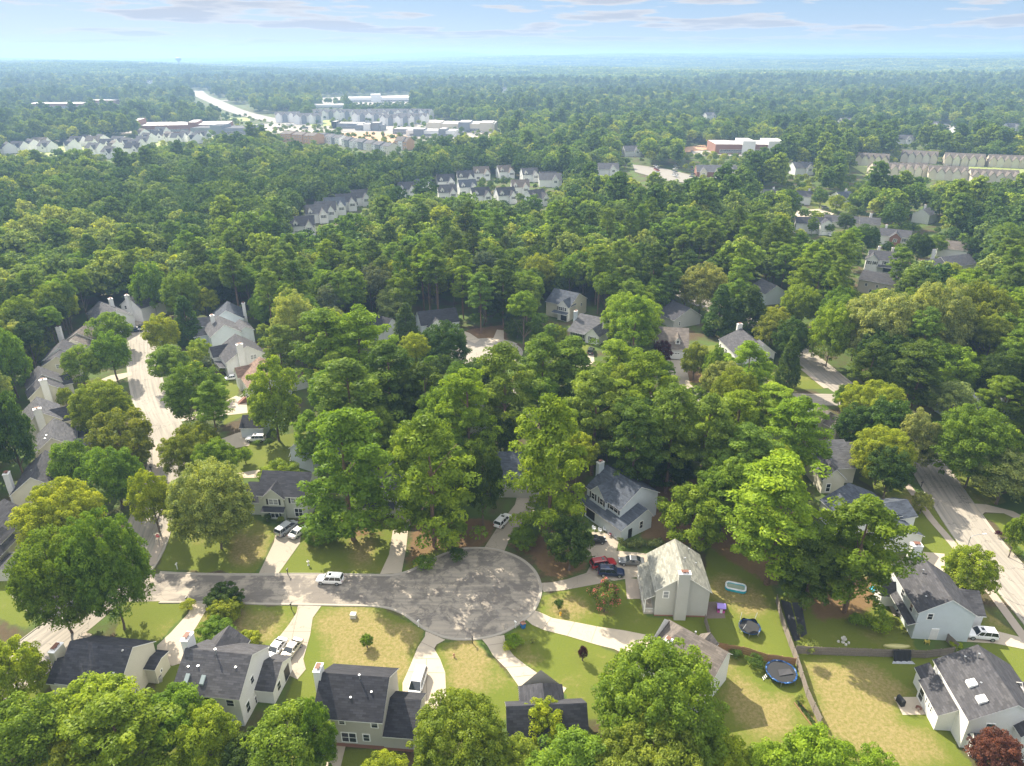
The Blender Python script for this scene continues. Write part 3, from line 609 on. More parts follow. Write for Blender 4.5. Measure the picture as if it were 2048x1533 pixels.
# the tall pale-green roofed house
h = house('house', (28.4, 96.7), 88, 'tall grey house with pale green roof, wide chimney on its gable and white porch', 'the pale-green roofed house', GREYS, SH['pale'],
    [B(x=(-5.3, 4.0), y=(-4.2, 4.5), e=5.5, r=8.6, found=.3), B(x=(-4.9, 3.9), y=(4.5, 6.3), e=3.9, r=2.9, t='s', wall=0, oh=0)],
    wins=[(0, 'l', 2.9, 4.6, .9, 1.3, '', BLIND)], chims=[(-6.2, -5.32, -.55, 1.35, 9.6, GREYS)], vents=[(-1.0, -.6, 8.2, .5), (2.5, -2, 7.2, .7), (0, -2.8, 6.6, .3)])
m = MB(); oh_ = .1
h.children  # keep
p = MB(); p.box(-4.9, 3.9, 4.5, 6.2, 0, .35); p.build('porch_floor', KERBM, h)
for i, x in enumerate((-4.8, -1.9, 1.0, 3.8)):
    p = MB(); p.box(x - .08, x + .08, 6.0, 6.16, .35, 2.9); p.build('porch_post', TRIM, h)
p = MB(); p.box(-4.85, -4.79, 4.6, 6.1, 1.15, 1.22)
for k in range(8): p.box(-4.84, -4.80, 4.65 + k * .19, 4.70 + k * .19, .35, 1.15)
for k in range(20): p.box(-4.6 + k * .42, -4.55 + k * .42, 6.06, 6.10, .35, 1.15)
p.box(-4.8, 3.8, 6.05, 6.11, 1.15, 1.22); p.build('porch_railing', TRIM, h)
# blue-grey roofed house behind the conifer
h = house('house', (22.6, 121.6), -55, 'white house with slate-blue roof over a lower pent roof, white garden chairs along its wall', 'the slate-blue roofed house', BLUEG, SH['blue'],
    [B(x=(-4.8, 4.9), y=(-5.5, 4.8), e=5.5, r=8.6), B(x=(-3.4, 1.3), y=(-6.0, -1), e=5.4, r=7.8, ax='y'), B(x=(-4.8, 7.4), y=(-7.3, .9), e=(2.8, 3.0), r=5.0, rp=.80, trim0=0)],
    wins=[(0, 'f', 3.2, 4.75, 2.3, 1.3, 'sh'), (1, 'f', -2.4, 4.75, .95, 1.3, 'sh'), (1, 'f', .1, 4.75, .95, 1.3, 'sh'), (2, 'r', -4.9, 1.1, 1.0, 2.1, 'open'), (2, 'r', -2.0, 1.9, .9, 1.6), (2, 'f', -2.2, 1.5, 4.0, 2.2, 'open'), (2, 'f', -2.9, 1.3, .1, 2.1)],
    chims=[(-5.7, -4.8, -2.6, -1.2, 9.9, BLUEG)], vents=[(0, 2.2, 7.3, .2), (1.1, 2.6, 7.1, .2)])
# right: two-storey house with the white SUV
h = house('house', (69.1, 91.2), 85, 'white two-storey house with grey roof and tree-shaped shade, a white four-wheel drive beside it', 'the white house with the SUV', WHITE, SH['grey'],
    [B(x=(-5.1, 4.2), y=(-4.0, 4.5), e=5.5, r=8.3, rp=.5, m=BLUEG), B(x=(4.2, 7.0), y=(-2.9, 3.6), e=5.2, r=7.6), B(x=(-2.0, 4.4), y=(-7.4, -2), e=3.0, r=5.1, ax='y'), B(x=(-4.9, 5.2), y=(4.5, 5.7), e=3.1, r=2.6, t='s', wall=0), B(x=(2.2, 4.6), y=(2.2, 6.8), e=2.6, r=4.2, ax='y')],
    wins=[(0, 'l', 2.7, 4.7, .8, 1.1), (0, 'l', 1.3, 1.2, 1.0, 2.2, 'door'), (0, 'b', 0, 1.3, 1.6, 2.0), (0, 'b', -2.8, 4.3, .9, 1.3), (0, 'b', .6, 4.3, .9, 1.3)], chims=[(6.4, 7.5, .0, 1.7, 9.6, WHITE)], vents=[(1.9, 1.6, 7.3, .9), (-2.8, 2.8, 6.5, .2)])
# bottom right
h = house('house', (66.4, 71.5), 85, 'large white house with grey roof, two white skylights, a lean-to and a concrete patio', 'the large white house with skylights', WHITE, SH['grey'],
    [B(x=(-5.3, 4.7), y=(-4.7, 5.4), e=5.4, r=8.6), B(x=(-2.7, 3.0), y=(5.42, 7.6), e=3.0, r=4.2, ax='x', t='g', rp=.004), B(x=(3.0, 5.6), y=(5.42, 7.0), e=2.8, r=3.8, t='g', rp=.006, m=WHITE), B(x=(-6.6, -5.3), y=(1.9, 4.8), e=2.8, r=3.6, ax='y', hip=(.8, .8)), B(x=(-2.5, 1.8), y=(-7.5, -3.5), e=5.3, r=7.3, ax='y'), B(x=(-6.9, -5.3), y=(-4.0, -.5), e=5.0, r=6.8)],
    wins=[(0, 'l', 2.6, 4.3, 1.1, 1.0), (3, 'l', 3.2, 1.6, 1.0, 1.5), (3, 'b', -5.95, 1.6, .5, 1.4), (1, 'b', 2.0, 1.4, 1.2, 2.0), (1, 'b', -.2, 1.9, .35, .9), (1, 'b', -.9, 1.9, .35, .9), (1, 'b', .6, 1.9, .35, .9)], vents=[(2.9, 1.2, 8.0, .9), (3.6, 2.4, 7.3, .25), (-.9, 2.4, 7.2, .2)])
for x, y in ((-.6, 3.4), (-3.3, 3.4)):
    zz_ = 5.4 + 3.2 * (5.4 - y) / 5.05; m = MB()
    m.poly([(x - .55, y + .5, zz_ - .1), (x + .55, y + .5, zz_ - .1), (x + .55, y + .5, zz_ + .25), (x - .55, y + .5, zz_ + .25)][::-1]); m.poly([(x - .55, y - .5, zz_ + .72), (x + .55, y - .5, zz_ + .72), (x + .55, y + .5, zz_ + .25), (x - .55, y + .5, zz_ + .25)])
    for s in (-.55, .55): m.poly([(x + s, y - .5, zz_), (x + s, y + .5, zz_ - .2), (x + s, y + .5, zz_ + .25), (x + s, y - .5, zz_ + .72)])
    m.build('skylight', plain('skylight_dome', (.8, .8, .78), .25), h)
# middle-left
h = house('house', (-45.7, 123.6), -4, 'sage two-storey house with charcoal roof, front gable with dark shutters, silver van outside', 'the shuttered sage house', siding('sage_siding', (.56, .58, .50)), SH['char'],
    [B(x=(-4.9, 5.0), y=(-4.2, 4.2), e=5.3, r=8.3), B(x=(-3.7, .5), y=(-4.9, -1), e=5.2, r=7.2, ax='y'), B(x=(-8.2, -4.9), y=(-3.6, 3.4), e=3.2, r=5.5), B(x=(-3.7, .5), y=(-5.9, -4.92), e=2.6, r=3.0, t='s', wall=0)],
    wins=[(1, 'f', -1.6, 4.2, 1.9, 1.2, 'sh', BLIND), (0, 'f', 2.7, 4.2, 1.9, 1.1, 'sh', BLIND), (1, 'f', -1.7, 1.4, 1.6, 2.0, 'sh'), (0, 'f', 3, 1.4, 1.6, 1.9)])
house('house', (-26.7, 123.8), -8, 'white house with dark roof, half hidden between two tall pines, white porch rail', 'the house between the two tall pines', WHITE, SH['char'],
    [B(x=(-5, 4), y=(-3.2, 3.6), e=5.3, r=8.2), B(x=(-4.8, 3.6), y=(-4.9, -3.2), e=2.6, r=3.1, t='s', wall=0)], wins=[(0, 'f', -3, 4.3, 1, 1.2, 'sh'), (0, 'f', 0, 4.3, 1, 1.2, 'sh'), (0, 'f', 2.6, 4.3, 1, 1.2, 'sh')], chims=[(.4, 1.3, 3.7, 4.8, 9.4, WHITE)])
house('house', (.4, 132.0), -2, 'house with plain slate roof showing behind a tall pine, white hatchback near it', 'the slate roof behind the tall pine', TAUPE, SH['blue'],
    [B(x=(-4, 6), y=(-5.4, 4), e=(4.6, 4.6), r=8, rp=.57)], wins=[(0, 'f', -1, 3.4, 1, 1.2), (0, 'f', 2, 3.4, 1, 1.2)])
h = house('house', (-45.5, 141.6), 62, 'white gabled house with outdoor wooden stair above a lawn', 'the white house with the outdoor stair', BLUEG, SH['lgrey'],
    [B(x=(-4, 5), y=(-3.2, 3.2), e=4.6, r=7)], wins=[(0, 'b', 0, 3, 1, 1.2)])
m = MB(); m.box(-1, 1.2, 3.2, 5.2, 2.5, 2.65)
for x, y in ((-.95, 5.1), (1.1, 5.1), (-.95, 3.4), (1.1, 3.4)): m.box(x, x + .1, y, y + .1, 0, 3.6)
for k in range(9): m.box(-2.9 + k * .22, -2.7 + k * .22, 4.2, 5.2, .2 + k * .27, .26 + k * .27)
m.tube((-2.9, 5.2, 1.1), (-1, 5.2, 3.5), .05); m.box(-1, 1.2, 5.14, 5.2, 3.5, 3.6); m.build('stair', TRIM, h)
house('garage', (-64.9, 155.6), 0, 'small white outbuilding with dark roof beside the parked white four-wheel drive', 'the small white outbuilding', BLUEG, SH['dark'],
    [B(x=(-1.3, 4.2), y=(-3, 3.2), e=2.8, r=4.6)], cat='garage')
# left row going away from the camera
house('house', (-97.5, 109.5), 92, 'cream house cut off by the frame, first of the row along the curved street', 'the nearest cream house of the curved row', CREAM, SH['grey'],
    [B(x=(-4.5, 5), y=(-4.2, 4.2), e=4.6, r=7.6), B(x=(-9.6, -1.5), y=(-5.0, -1.0), e=3.6, r=5.8, hip=(0, 0)), B(x=(-9.5, -4.5), y=(-9.0, -5.0), e=2.6, r=2.7, t='f')], wins=[(1, 'l', -3, 1.4, 1, 1.3)])
house('house', (-98.0, 126.2), 108, 'cream gabled house with grey roof and white chimney, second along the curved street', 'the second house of the curved row', CREAM, SH['grey'],
    [B(x=(-5.0, 6), y=(-4.2, 4.3), e=5.0, r=8.3), B(x=(-1, 4.5), y=(-7.0, -2), e=3.2, r=5.6, ax='y', rm=SH['char'])], chims=[(-3.4, -2.1, 4.3, 5.3, 8.9, WHITE)], vents=[(-1.5, .9, 7.6, .4)])
house('house', (-104.0, 141.3), 118, 'grey house with warm grey roof and a long porch roof, third along the curved street', 'the third house of the curved row', TAUPE, SH['lgrey'],
    [B(x=(-4.2, 6), y=(-4.0, 3.8), e=5.2, r=8.3), B(x=(-3.6, .9), y=(-8.2, -3), e=3.6, r=5.6, ax='y'), B(x=(2, 6), y=(-7.2, -3), e=3.0, r=5.0, ax='y', rm=SH['char'])], vents=[(-1.6, 1.5, 7.0, .2), (-.4, 1.2, 7.2, .2)])
house('house', (-114.9, 153.6), 124, 'pale gabled house with big white chimney and dark wing roof, fourth along the curved street', 'the fourth house of the curved row', CREAM, SH['lgrey'],
    [B(x=(-4.2, 5.4), y=(-4.2, 3.6), e=5.2, r=8.3), B(x=(-3.4, 1.2), y=(-8.2, -2), e=4.4, r=6.9, ax='y', rm=SH['char'])], chims=[(-5.1, -4.2, -.9, .7, 9.4, WHITE)])
house('house', (-124.0, 170.5), 128, 'white house with steep stepped roofs and white chimney, fifth along the curved street', 'the fifth house of the curved row', CREAM, SH['grey'],
    [B(x=(-4.4, 1.2), y=(-4.0, 4.0), e=5.0, r=8.2), B(x=(1.2, 8), y=(-4.2, 3.6), e=5.4, r=8.5), B(x=(3, 7), y=(-6.6, -3), e=3.8, r=5.6, ax='y', rm=SH['char'])], chims=[(-5.3, -4.4, -.8, .8, 9.3, WHITE)])
house('house', (-130.8, 190.4), 109, 'cream house with stepped grey roofs and two gable windows, sixth along the curved street', 'the sixth house of the curved row', CREAM, SH['grey'],
    [B(x=(-4.6, 1), y=(-4.4, 4.4), e=4.9, r=7.6), B(x=(1, 8), y=(-4.0, 5.0), e=5.0, r=8.2, m=WHITE)], wins=[(0, 'l', .2, 4.6, 1, 1.2, '', BLIND), (0, 'l', -.8, 1.7, 1, 1.3)])
house('house', (-133.6, 205.0), 100, 'long grey-roofed house with tall white chimney against the woods, seventh along the curved street', 'the seventh house of the curved row', CREAM, SH['tan'],
    [B(x=(-5, -.9), y=(-4.6, 4.6), e=4.8, r=7.3), B(x=(-.9, 6.5), y=(-5, 5), e=5, r=8)], chims=[(.5, 1.7, 5.0, 6.2, 9.6, WHITE)])
house('house', (-136.0, 230.0), -42, 'pale grey-roofed house with white chimney and porch windows below the tall woods', 'the pale house below the tall woods', WHITE, SH['lgrey'],
    [B(x=(-8, 6), y=(-5.6, 4), e=4.9, r=8), B(x=(1, 6), y=(-8, -4), e=4.4, r=6.4, ax='y')], wins=[(1, 'f', 3.5, 3.2, 2, 1.6), (0, 'f', -3, 3, 1, 1.3)], chims=[(-3.9, -2.7, .6, 1.8, 9.6, WHITE)])
house('house', (-132.0, 242.5), 66, 'white gable of a house with chimney, farthest along the curved street', 'the farthest house of the curved row', WHITE, SH['lgrey'],
    [B(x=(-5, 5), y=(-5, 5), e=5, r=8.4)], wins=[(0, 'l', 2.6, 4.4, 1, 1.2)], chims=[(-5.9, -5, -.8, .8, 9.4, WHITE)])
# middle-left group
h = house('house', (-68.5, 181.6), 122, 'brown-roofed house with front stair and porch beams, the only brown roof by the curved street', 'the brown-roofed house', WHITE, SH['brown'],
    [B(x=(-7.5, 5.2), y=(-4.2, 6.6), e=(4.0, 4.0), r=7.5, rp=.42), B(x=(2.0, 6.5), y=(2.2, 7.4), e=4.2, r=6.2, ax='y'), B(x=(-6, -1), y=(-9.6, -4), e=2.7, r=3.9, ax='x')], chims=[(.9, 2.1, -5.6, -4.5, 8.8, WHITE)])
m = MB()
for k in range(8): m.box(-6.5 + .0, -5.2, 7.6 + k * .3, 7.9 + k * .3, 0, 1.6 - k * .2)
m.build('front_stair', BRICK, h)
m = MB()
for x in (-6.6, -5.1): m.tube((x, 7.6, 2.5), (x, 10, 1.0), .05); m.tube((x, 7.6, 1.0), (x, 7.6, 2.6), .06); m.tube((x, 10, 0), (x, 10, 1.0), .06)
m.build('stair_railing', TRIM, h)
house('house', (-80.3, 197.0), 125, 'bright white house with grey roof, tall chimney up its gable and dark dormer roof', 'the bright white gabled house', WHITE, SH['grey'],
    [B(x=(-5.6, 6), y=(-4.8, 6.6), e=(4.8, 4.6), r=8.4, rp=.44), B(x=(1.4, 6.2), y=(2.6, 8.4), e=4.4, r=6.7, ax='y', rm=SH['char']), B(x=(-4.6, 1), y=(6.6, 8.6), e=2.7, r=3.2, t='s', wall=0)],
    wins=[(0, 'l', -1.2, 4.6, 1.7, 1.3, '', BLIND), (0, 'l', -.8, 1.8, 1, 1.4), (1, 'b', 3.6, 2.3, 1.4, 1.8, 'sh')], chims=[(-6.6, -5.6, 1.4, 3.2, 9.6, WHITE)])
house('house', (-92.6, 213.8), 122, 'white gabled house with pale grey roof and white chimney, behind the bright white one', 'the pale-roofed gabled house', BLUEG, SH['lgrey'],
    [B(x=(-4.3, 6), y=(-4.6, 4.6), e=5.2, r=8.4), B(x=(-3.2, 4.5), y=(-8.6, -4), e=4.8, r=6.2, t='g'), B(x=(3, 6.5), y=(4, 8.5), e=3.8, r=5.2, ax='y')], chims=[(3.0, 4.2, 1.4, 2.6, 9.6, WHITE)])
house('house', (-96.5, 229.0), 108, 'grey-roofed house with low side roof and a lone white chimney stack under the trees', 'the farthest grey house up that lane', BLUEG, SH['blue'],
    [B(x=(-5, 5), y=(-5, 5), e=5, r=8.3), B(x=(-4, 3), y=(5, 11), e=3.4, r=5.2, ax='y', rm=SH['lgrey'])], chims=[(-2.6, -1.4, -6.0, -5.0, 9.4, WHITE)])
# around the second turning circle
h = house('house', (20.2, 245.7), -36, 'white two-storey house with navy roof, triple gable windows over an open garage', 'the navy-roofed house', CREAM, SH['blue'],
    [B(x=(-5, 5.0), y=(-6.6, 4.8), e=5.3, r=8.6), B(x=(.8, 5.0), y=(-8.0, -3), e=5.3, r=7.4, ax='y', m=WHITE), B(x=(-.5, 5.2), y=(-9.4, -8.02), e=2.9, r=3.3, t='s', wall=0)],
    wins=[(1, 'f', 2, 4.3, 1.6, 1.2, 'sh'), (1, 'f', 4, 4.3, .8, 1.2), (1, 'f', 3.4, 1.2, 2.4, 2.2, 'open'), (0, 'r', 1, 4, .8, 1.1)])
house('house', (27.6, 225.0), -33, 'single-storey white cottage with light grey roof, tall chimney, porch with red steps', 'the cottage with red steps', WHITE, SH['lgrey'],
    [B(x=(-5.2, 5.2), y=(-7.4, 4.5), e=(3.0, 3.2), r=6.0, rp=.62), B(x=(1.6, 6.4), y=(-9.2, -2), e=3.0, r=5.2, ax='y'), B(x=(-5.2, 1.6), y=(-9.2, -7.4), e=2.7, r=3.1, t='s', wall=0)],
    wins=[(0, 'f', -3.6, 1.5, 1.3, 1.6, 'sh'), (0, 'f', -1.0, 1.5, 1.3, 1.6, 'sh'), (1, 'f', 4, 1.5, 1.6, 1.8, 'sh')], chims=[(-6.2, -5.2, -3.3, -2.1, 7.6, BLUEG)])
house('house', (51.6, 212.0), -10, 'garage-fronted white house with grey roof and one small pointed dormer', 'the house with the pointed dormer', WHITE, SH['tan'],
    [B(x=(-5.4, 4.2), y=(-9.6, 4.0), e=(3.1, 3.4), r=6.8, rp=.7), B(x=(.2, 1.7), y=(-7.4, -3), z=3.6, e=5.3, r=6.2, ax='y')], wins=[(0, 'f', -.6, 1.15, 4.6, 2.1, 'garage'), (1, 'f', .95, 4.8, .8, .9)])
house('house', (73.2, 205.6), -84, 'single-storey white house with long grey roof, white chimney and a shuttered gable window', 'the long white house on the corner', WHITE, SH['grey'],
    [B(x=(-6, 6.8), y=(-6.6, 4.8), e=(3.3, 3.3), r=6.6, rp=.58), B(x=(2.8, 6.5), y=(-1.5, 6), e=3.3, r=6.1, ax='x', t='g', rm=SH['lgrey'])], wins=[(0, 'r', 2.6, 1.7, 1.1, 1.4, 'sh'), (0, 'f', -4.6, 1.6, 1, 1.5), (0, 'f', 0, 1.6, 1.6, 1.5)], chims=[(-6.9, -6, -1.2, .4, 8.1, WHITE)])
house('house', (59.2, 235.7), -64, 'grey-sided house with dark roof and a single small gable window, among dark trees', 'the grey gable among dark trees', GREYS, SH['char'],
    [B(x=(-5, 4.4), y=(-6.6, 5), e=(3.2, 3.2), r=6.5, rp=.57)], wins=[(0, 'r', -4.0, 1.6, .6, 1.3)])
house('house', (98.0, 259.6), -75, 'white-gabled house with grey roof beyond the curving road, trees in front', 'the gable beyond the curving road', BLUEG, SH['lgrey'],
    [B(x=(-6, 4.0), y=(-4.6, 4.2), e=4.4, r=7.2)])
house('house', (-26.1, 229.4), 19, 'dark-roofed house with one white gable in deep shade near the grey parked car', 'the shaded house by the second circle', BLUEG, SH['dark'],
    [B(x=(-6, 7), y=(-4.6, 4.4), e=3.4, r=6.8), B(x=(-3.9, 1.9), y=(-6.4, -2), e=3.1, r=5.6, ax='y', m=WHITE)], wins=[(0, 'f', 4, 1.6, 1.5, 1.6)])
house('house', (-42.8, 222.5), -34, 'dark slate roof and sliver of white wall beside a dark conifer', 'the slate-roofed corner by the conifer', WHITE, SH['dark'],
    [B(x=(-5, 4), y=(-4, 4), e=3.6, r=6.8)])
house('house', (40.5, 151.5), -54, 'pale gabled house glimpsed through pine trunks in the middle of the block', 'the house glimpsed through pine trunks', TAUPE, SH['tan'],
    [B(x=(-5, 4.6), y=(-4.6, 4.6), e=4.6, r=7.6)], wins=[(0, 'r', -1.6, 1.8, .7, 1.2)], hidden=True)
house('house', (-7, 160), 10, 'white house with slim white chimney almost buried in the pines', 'the white house buried in pines', WHITE, SH['lgrey'],
    [B(x=(-5, 5), y=(-4.6, 4.6), e=4.6, r=7.4)], chims=[(-6, -5, -.7, .7, 8.6, WHITE)], hidden=True)
# right-hand side
house('house', (118.8, 162.8), -74, 'slate-roofed house with stout white chimney between leafy trees at the edge of the frame', 'the slate roof with stout chimney', BLUEG, SH['blue'],
    [B(x=(-6, 5), y=(-6, 5), e=4, r=7)], chims=[(5, 6, .8, 2.4, 8.6, WHITE)])
house('house', (71.3, 137.4), 2, 'cream house with light grey roofs, satellite dish and a small back stair', 'the cream light-roofed house', CREAM, SH['lgrey'],
    [B(x=(-3, 3.2), y=(-5.2, 4.0), e=(3.9, 4.6), r=6.7, rp=.8), B(x=(3.2, 5.8), y=(-1.0, 3.6), e=3.9, r=5.6, rp=.85), B(x=(-5.6, -.9), y=(-9, -1), e=3.6, r=5.9, ax='y')], wins=[(2, 'f', -4.2, 1.4, .9, 1.9)])
house('house', (68.6, 117.2), -76, 'dark slate roofed house mostly behind pines, long front lawn sloping to the street', 'the slate roof behind the pines', WHITE, SH['blue'],
    [B(x=(-3.8, 4.5), y=(-5.8, 5.8), e=4.2, r=7.1, hip=(0, 2)), B(x=(-1.6, 4.6), y=(4.5, 9.4), e=3.6, r=5.2, ax='y'), B(x=(4.5, 9.5), y=(-1, 6.8), e=2.8, r=4.6)], rad=8)
house('house', (75.8, 160.2), -62, 'tan-roofed house with white chimney and dark doorway near the road junction', 'the tan roof near the junction', TAUPE, SH['tan'],
    [B(x=(-5, 5), y=(-3.8, 3.8), e=3.2, r=5.6), B(x=(4, 9), y=(-1.5, 3.6), e=2.9, r=4.6)], wins=[(1, 'r', 1, 1.3, 2, 2, 'open')], chims=[(2.0, 3.4, -4.5, -3.6, 6.9, WHITE)])
h = house('house', (161.0, 303.5), -24, 'white two-storey house with two chimneys, shutters and porch, deep in the woods', 'the white two-chimney house', WHITE, SH['grey'],
    [B(x=(-5.4, 7.4), y=(-4.8, 4.4), e=5.4, r=8.4), B(x=(-6.2, -1.4), y=(-6.4, -1), e=5.4, r=7.8, ax='y'), B(x=(-1.4, 6.5), y=(-6.6, -4.8), e=2.8, r=3.3, t='s', wall=0)],
    wins=[(1, 'f', -5.0, 4.3, .9, 1.3, 'sh'), (1, 'f', -2.6, 4.3, .9, 1.3, 'sh'), (0, 'f', 1.4, 4.3, 1.2, 1.3, 'sh'), (0, 'f', 5, 4.3, 1.2, 1.3, 'sh'), (0, 'f', 3, 1.4, 4, 2, 'open')], chims=[(-2.2, -1.2, 2, 3, 9.6, WHITE), (3.2, 4.2, 2.6, 3.6, 9.4, CREAM)])
house('house', (160.5, 374.0), -6, 'white two-storey house with double garage and peaked front gable on the far right', 'the far house with double garage', WHITE, SH['char'],
    [B(x=(-11, 7), y=(-1.5, 6), e=5.4, r=8), B(x=(.5, 7.4), y=(-4.4, 2), e=5.4, r=7.8, ax='y')], wins=[(1, 'f', 4, 4.4, 1.7, 1.4, 'sh'), (1, 'f', 4, 1.2, 4.8, 2.1, 'garage')])
house('house', (181.0, 392.0), -20, 'low cream house with long grey roof beside the pale turning area', 'the long low grey roof', CREAM, SH['grey'],
    [B(x=(-9, 12), y=(-5, 5), e=3.1, r=5.6), B(x=(9, 19), y=(-6, 3), e=3.1, r=5.8, rm=SH['lgrey'])], chims=[(14, 15.2, 2.4, 3.4, 7.4, WHITE)])
house('house', (189.5, 352.0), -28, 'house with rust brick gable front and white chimney beyond the two-chimney house', 'the brick-gabled house', WHITE, SH['grey'],
    [B(x=(-6, 8), y=(-4.5, 5), e=4.4, r=7), B(x=(-1, 4), y=(-6.8, -1), e=4.4, r=6.6, ax='y', m=BRICK)], wins=[(0, 'f', 5.8, 3, 1.2, 1.3, 'sh'), (1, 'f', 1.5, 3, 1.6, 1.4)], chims=[(-4, -3, 2.6, 3.8, 8.2, WHITE)])
house('house', (145.0, 270.2), -40, 'beige two-storey house with slate roof, lower windows dark, below the two-chimney house', 'the beige house', BEIGE, SH['grey'],
    [B(x=(-7, 6), y=(-4.5, 4), e=5.3, r=8)], wins=[(0, 'f', -4, 3.6, .9, 1), (0, 'f', 0, 3.6, .9, 1), (0, 'f', -2, 1.4, 1, 1.2), (0, 'f', 3, 3.6, 1, 1)])
house('house', (188.7, 301.7), 20, 'long cream house with two light grey hipped roofs at the right edge woods', 'the long cream house', CREAM, SH['lgrey'],
    [B(x=(-14.5, -4), y=(-4.5, 4.5), e=3.1, r=6, hip=(0, 0)), B(x=(-4, 12), y=(-4.5, 5), e=3.3, r=6.4)], chims=[(-3, -1.8, 5, 6, 8.4, WHITE)])
house('house', (206.0, 328.0), -30, 'brown-grey roof and narrow white gable between trees beyond the long cream house', 'the brown-grey roof among trees', WHITE, SH['tan'],
    [B(x=(-6, 6), y=(-5, 5), e=4, r=6.8)])
for i, (mx_, my_, rt_, lab, rf, wl, s) in enumerate([
  (184, 458, -20, 'white gabled house with grey roof beside the round street tree, beyond the turning area', 'grey', WHITE, 'the gable beyond the turning area'), (164, 463, 0, 'pale roof with white chimney showing above a green tree at the far right cluster', 'lgrey', CREAM, 'the pale roof above the green tree'),
  (208, 455, 15, 'blue-grey roof with chimney between two trees beyond the lamp post', 'blue', WHITE, 'the blue-grey roof beyond the lamp'), (232, 402, 40, 'sliver of white wall and roof behind dense trees, right of the brick gable', 'lgrey', WHITE, 'the sliver of white wall')]):
    house('house', (mx_, my_), rt_, lab, s, wl, SH[rf], [B(x=(-5, 5), y=(-4.5, 4.5), e=5, r=7.8)], chims=[(3, 4, 1.5, 2.5, 9, WHITE)])

# ------------------------------------------------------------------ mid-distance rows of houses
ROWH = [(608, 468, -60, 'char', 'lowest white wall of the diagonal row, mostly hidden by trees'), (634, 443, -55, 'lgrey', 'pale-roofed gable second up the diagonal row'), (654, 436, -50, 'grey', 'cream gabled house third up the diagonal row'), (671, 427, -40, 'blue', 'navy-roofed house fourth up the diagonal row'),
 (694, 419, -35, 'char', 'white house with dark dormer roof fifth up the diagonal row'), (720, 410, -30, 'grey', 'broad white gable at the top of the diagonal row'), (815, 393, -20, 'char', 'dark-roofed house with two front gables next to the lone bright tree'), (846, 386, -20, 'blue', 'steep slate-roofed house with two small dormers'),
 (891, 376, -15, 'char', 'tallest white house of the close, two peaked dormers'), (895, 399, 10, 'grey', 'grey hip-roofed house low in the close'), (931, 368, -25, 'char', 'white house with dark roof behind the middle of the close'), (934, 388, -30, 'blue', 'slate-roofed house with a white front gable, middle of the close'),
 (962, 359, 15, 'tan', 'tan hip-roofed house at the back of the close'), (960, 405, 20, 'char', 'white house with navy gable roof in front of the round trees'), (1010, 405, 20, 'char', 'white house with dark gable roof beside the tan roofs'), (1010, 356, -10, 'tan', 'long brownish roof beside a dark round tree'),
 (1058, 362, -35, 'lgrey', 'white house with stacked gables beside the dark round tree'), (1040, 388, 5, 'tan', 'large tan roof with a pale gable end on its right'), (1070, 410, 35, 'grey', 'low grey roof at the lower end of the close'), (1096, 370, 10, 'grey', 'wide grey roof at the far end of the close')]
for i, (px, py, rt_, rf, lab) in enumerate(ROWH):
    rt_ = [14, 20, 9, 17][i % 4] if rt_ < 0 else rt_
    x, y = U(px, py)
    house('house', (x, y), rt_, lab, lab.replace(' of the close', '').replace(' up the diagonal row', '')[:48] if 0 else 'the ' + ' '.join(lab.split()[:5]), WHITE, SH[rf],
        [B(x=(-6, 6), y=(-5, 5), e=5.2, r=9.4), B(x=(1.0, 5.6), y=(-7.2, -1), e=4.6, r=7.8, ax='y'), B(x=(-4.6, -2.4), y=(-4.6, 0), z=5, e=6.6, r=8.0, ax='y')],
        wins=[(1, 'f', 3.3, 3.8, 1.8, 1.5, 'sh'), (0, 'f', -3.2, 1.7, 2.4, 1.8), (2, 'f', -3.5, 6.0, 1, 1), (0, 'l', 0, 4, 1, 1.5)], group='houses of the wooded close in the middle distance')
v1 = Zv((0, 90), 700, 2048)
SUBD = [(120, 615), (195, 600), (250, 590), (285, 612), (430, 602), (462, 582), (520, 572), (560, 582), (603, 570), (640, 600), (682, 612), (705, 582), (762, 592), (803, 602), (850, 582), (790, 625), (872, 560), (930, 547), (1000, 552), (1052, 560), (1100, 547), (1150, 562), (660, 648), (565, 625), (842, 532), (952, 522), (60, 620), (1190, 545)]
tones = ['grey', 'char', 'grey', 'tan', 'lgrey']
SUBD.sort()
ORDN = 'first second third fourth fifth sixth seventh eighth ninth tenth eleventh twelfth thirteenth fourteenth fifteenth sixteenth seventeenth eighteenth nineteenth twentieth twenty-first twenty-second twenty-third twenty-fourth twenty-fifth twenty-sixth twenty-seventh twenty-eighth'.split()
for i, (a, b_) in enumerate(SUBD):
    px, py = v1(a, b_); x, y = U(px, py + 4); rt_ = -20 + (i * 37) % 60 - 30; tn = tones[i % 5]
    side = ['western edge', 'west part', 'middle', 'east part', 'eastern edge'][min(4, int((px - 20) / 80))]
    house('house', (x, y), rt_, f"distant {dict(grey='grey', lgrey='pale', char='dark', tan='tan')[tn]}-roofed house, {ORDN[i]} from the western end of the hazy subdivision", 'the hazy subdivision', WHITE, SH[tn],
        [B(x=(-7, 7), y=(-6, 6), e=5.5, r=10), B(x=(1, 6), y=(-8, 0), e=5, r=8.4, ax='y')], wins=[(1, 'f', 3.5, 4, 2, 1.6)], group='distant houses of the left subdivision')
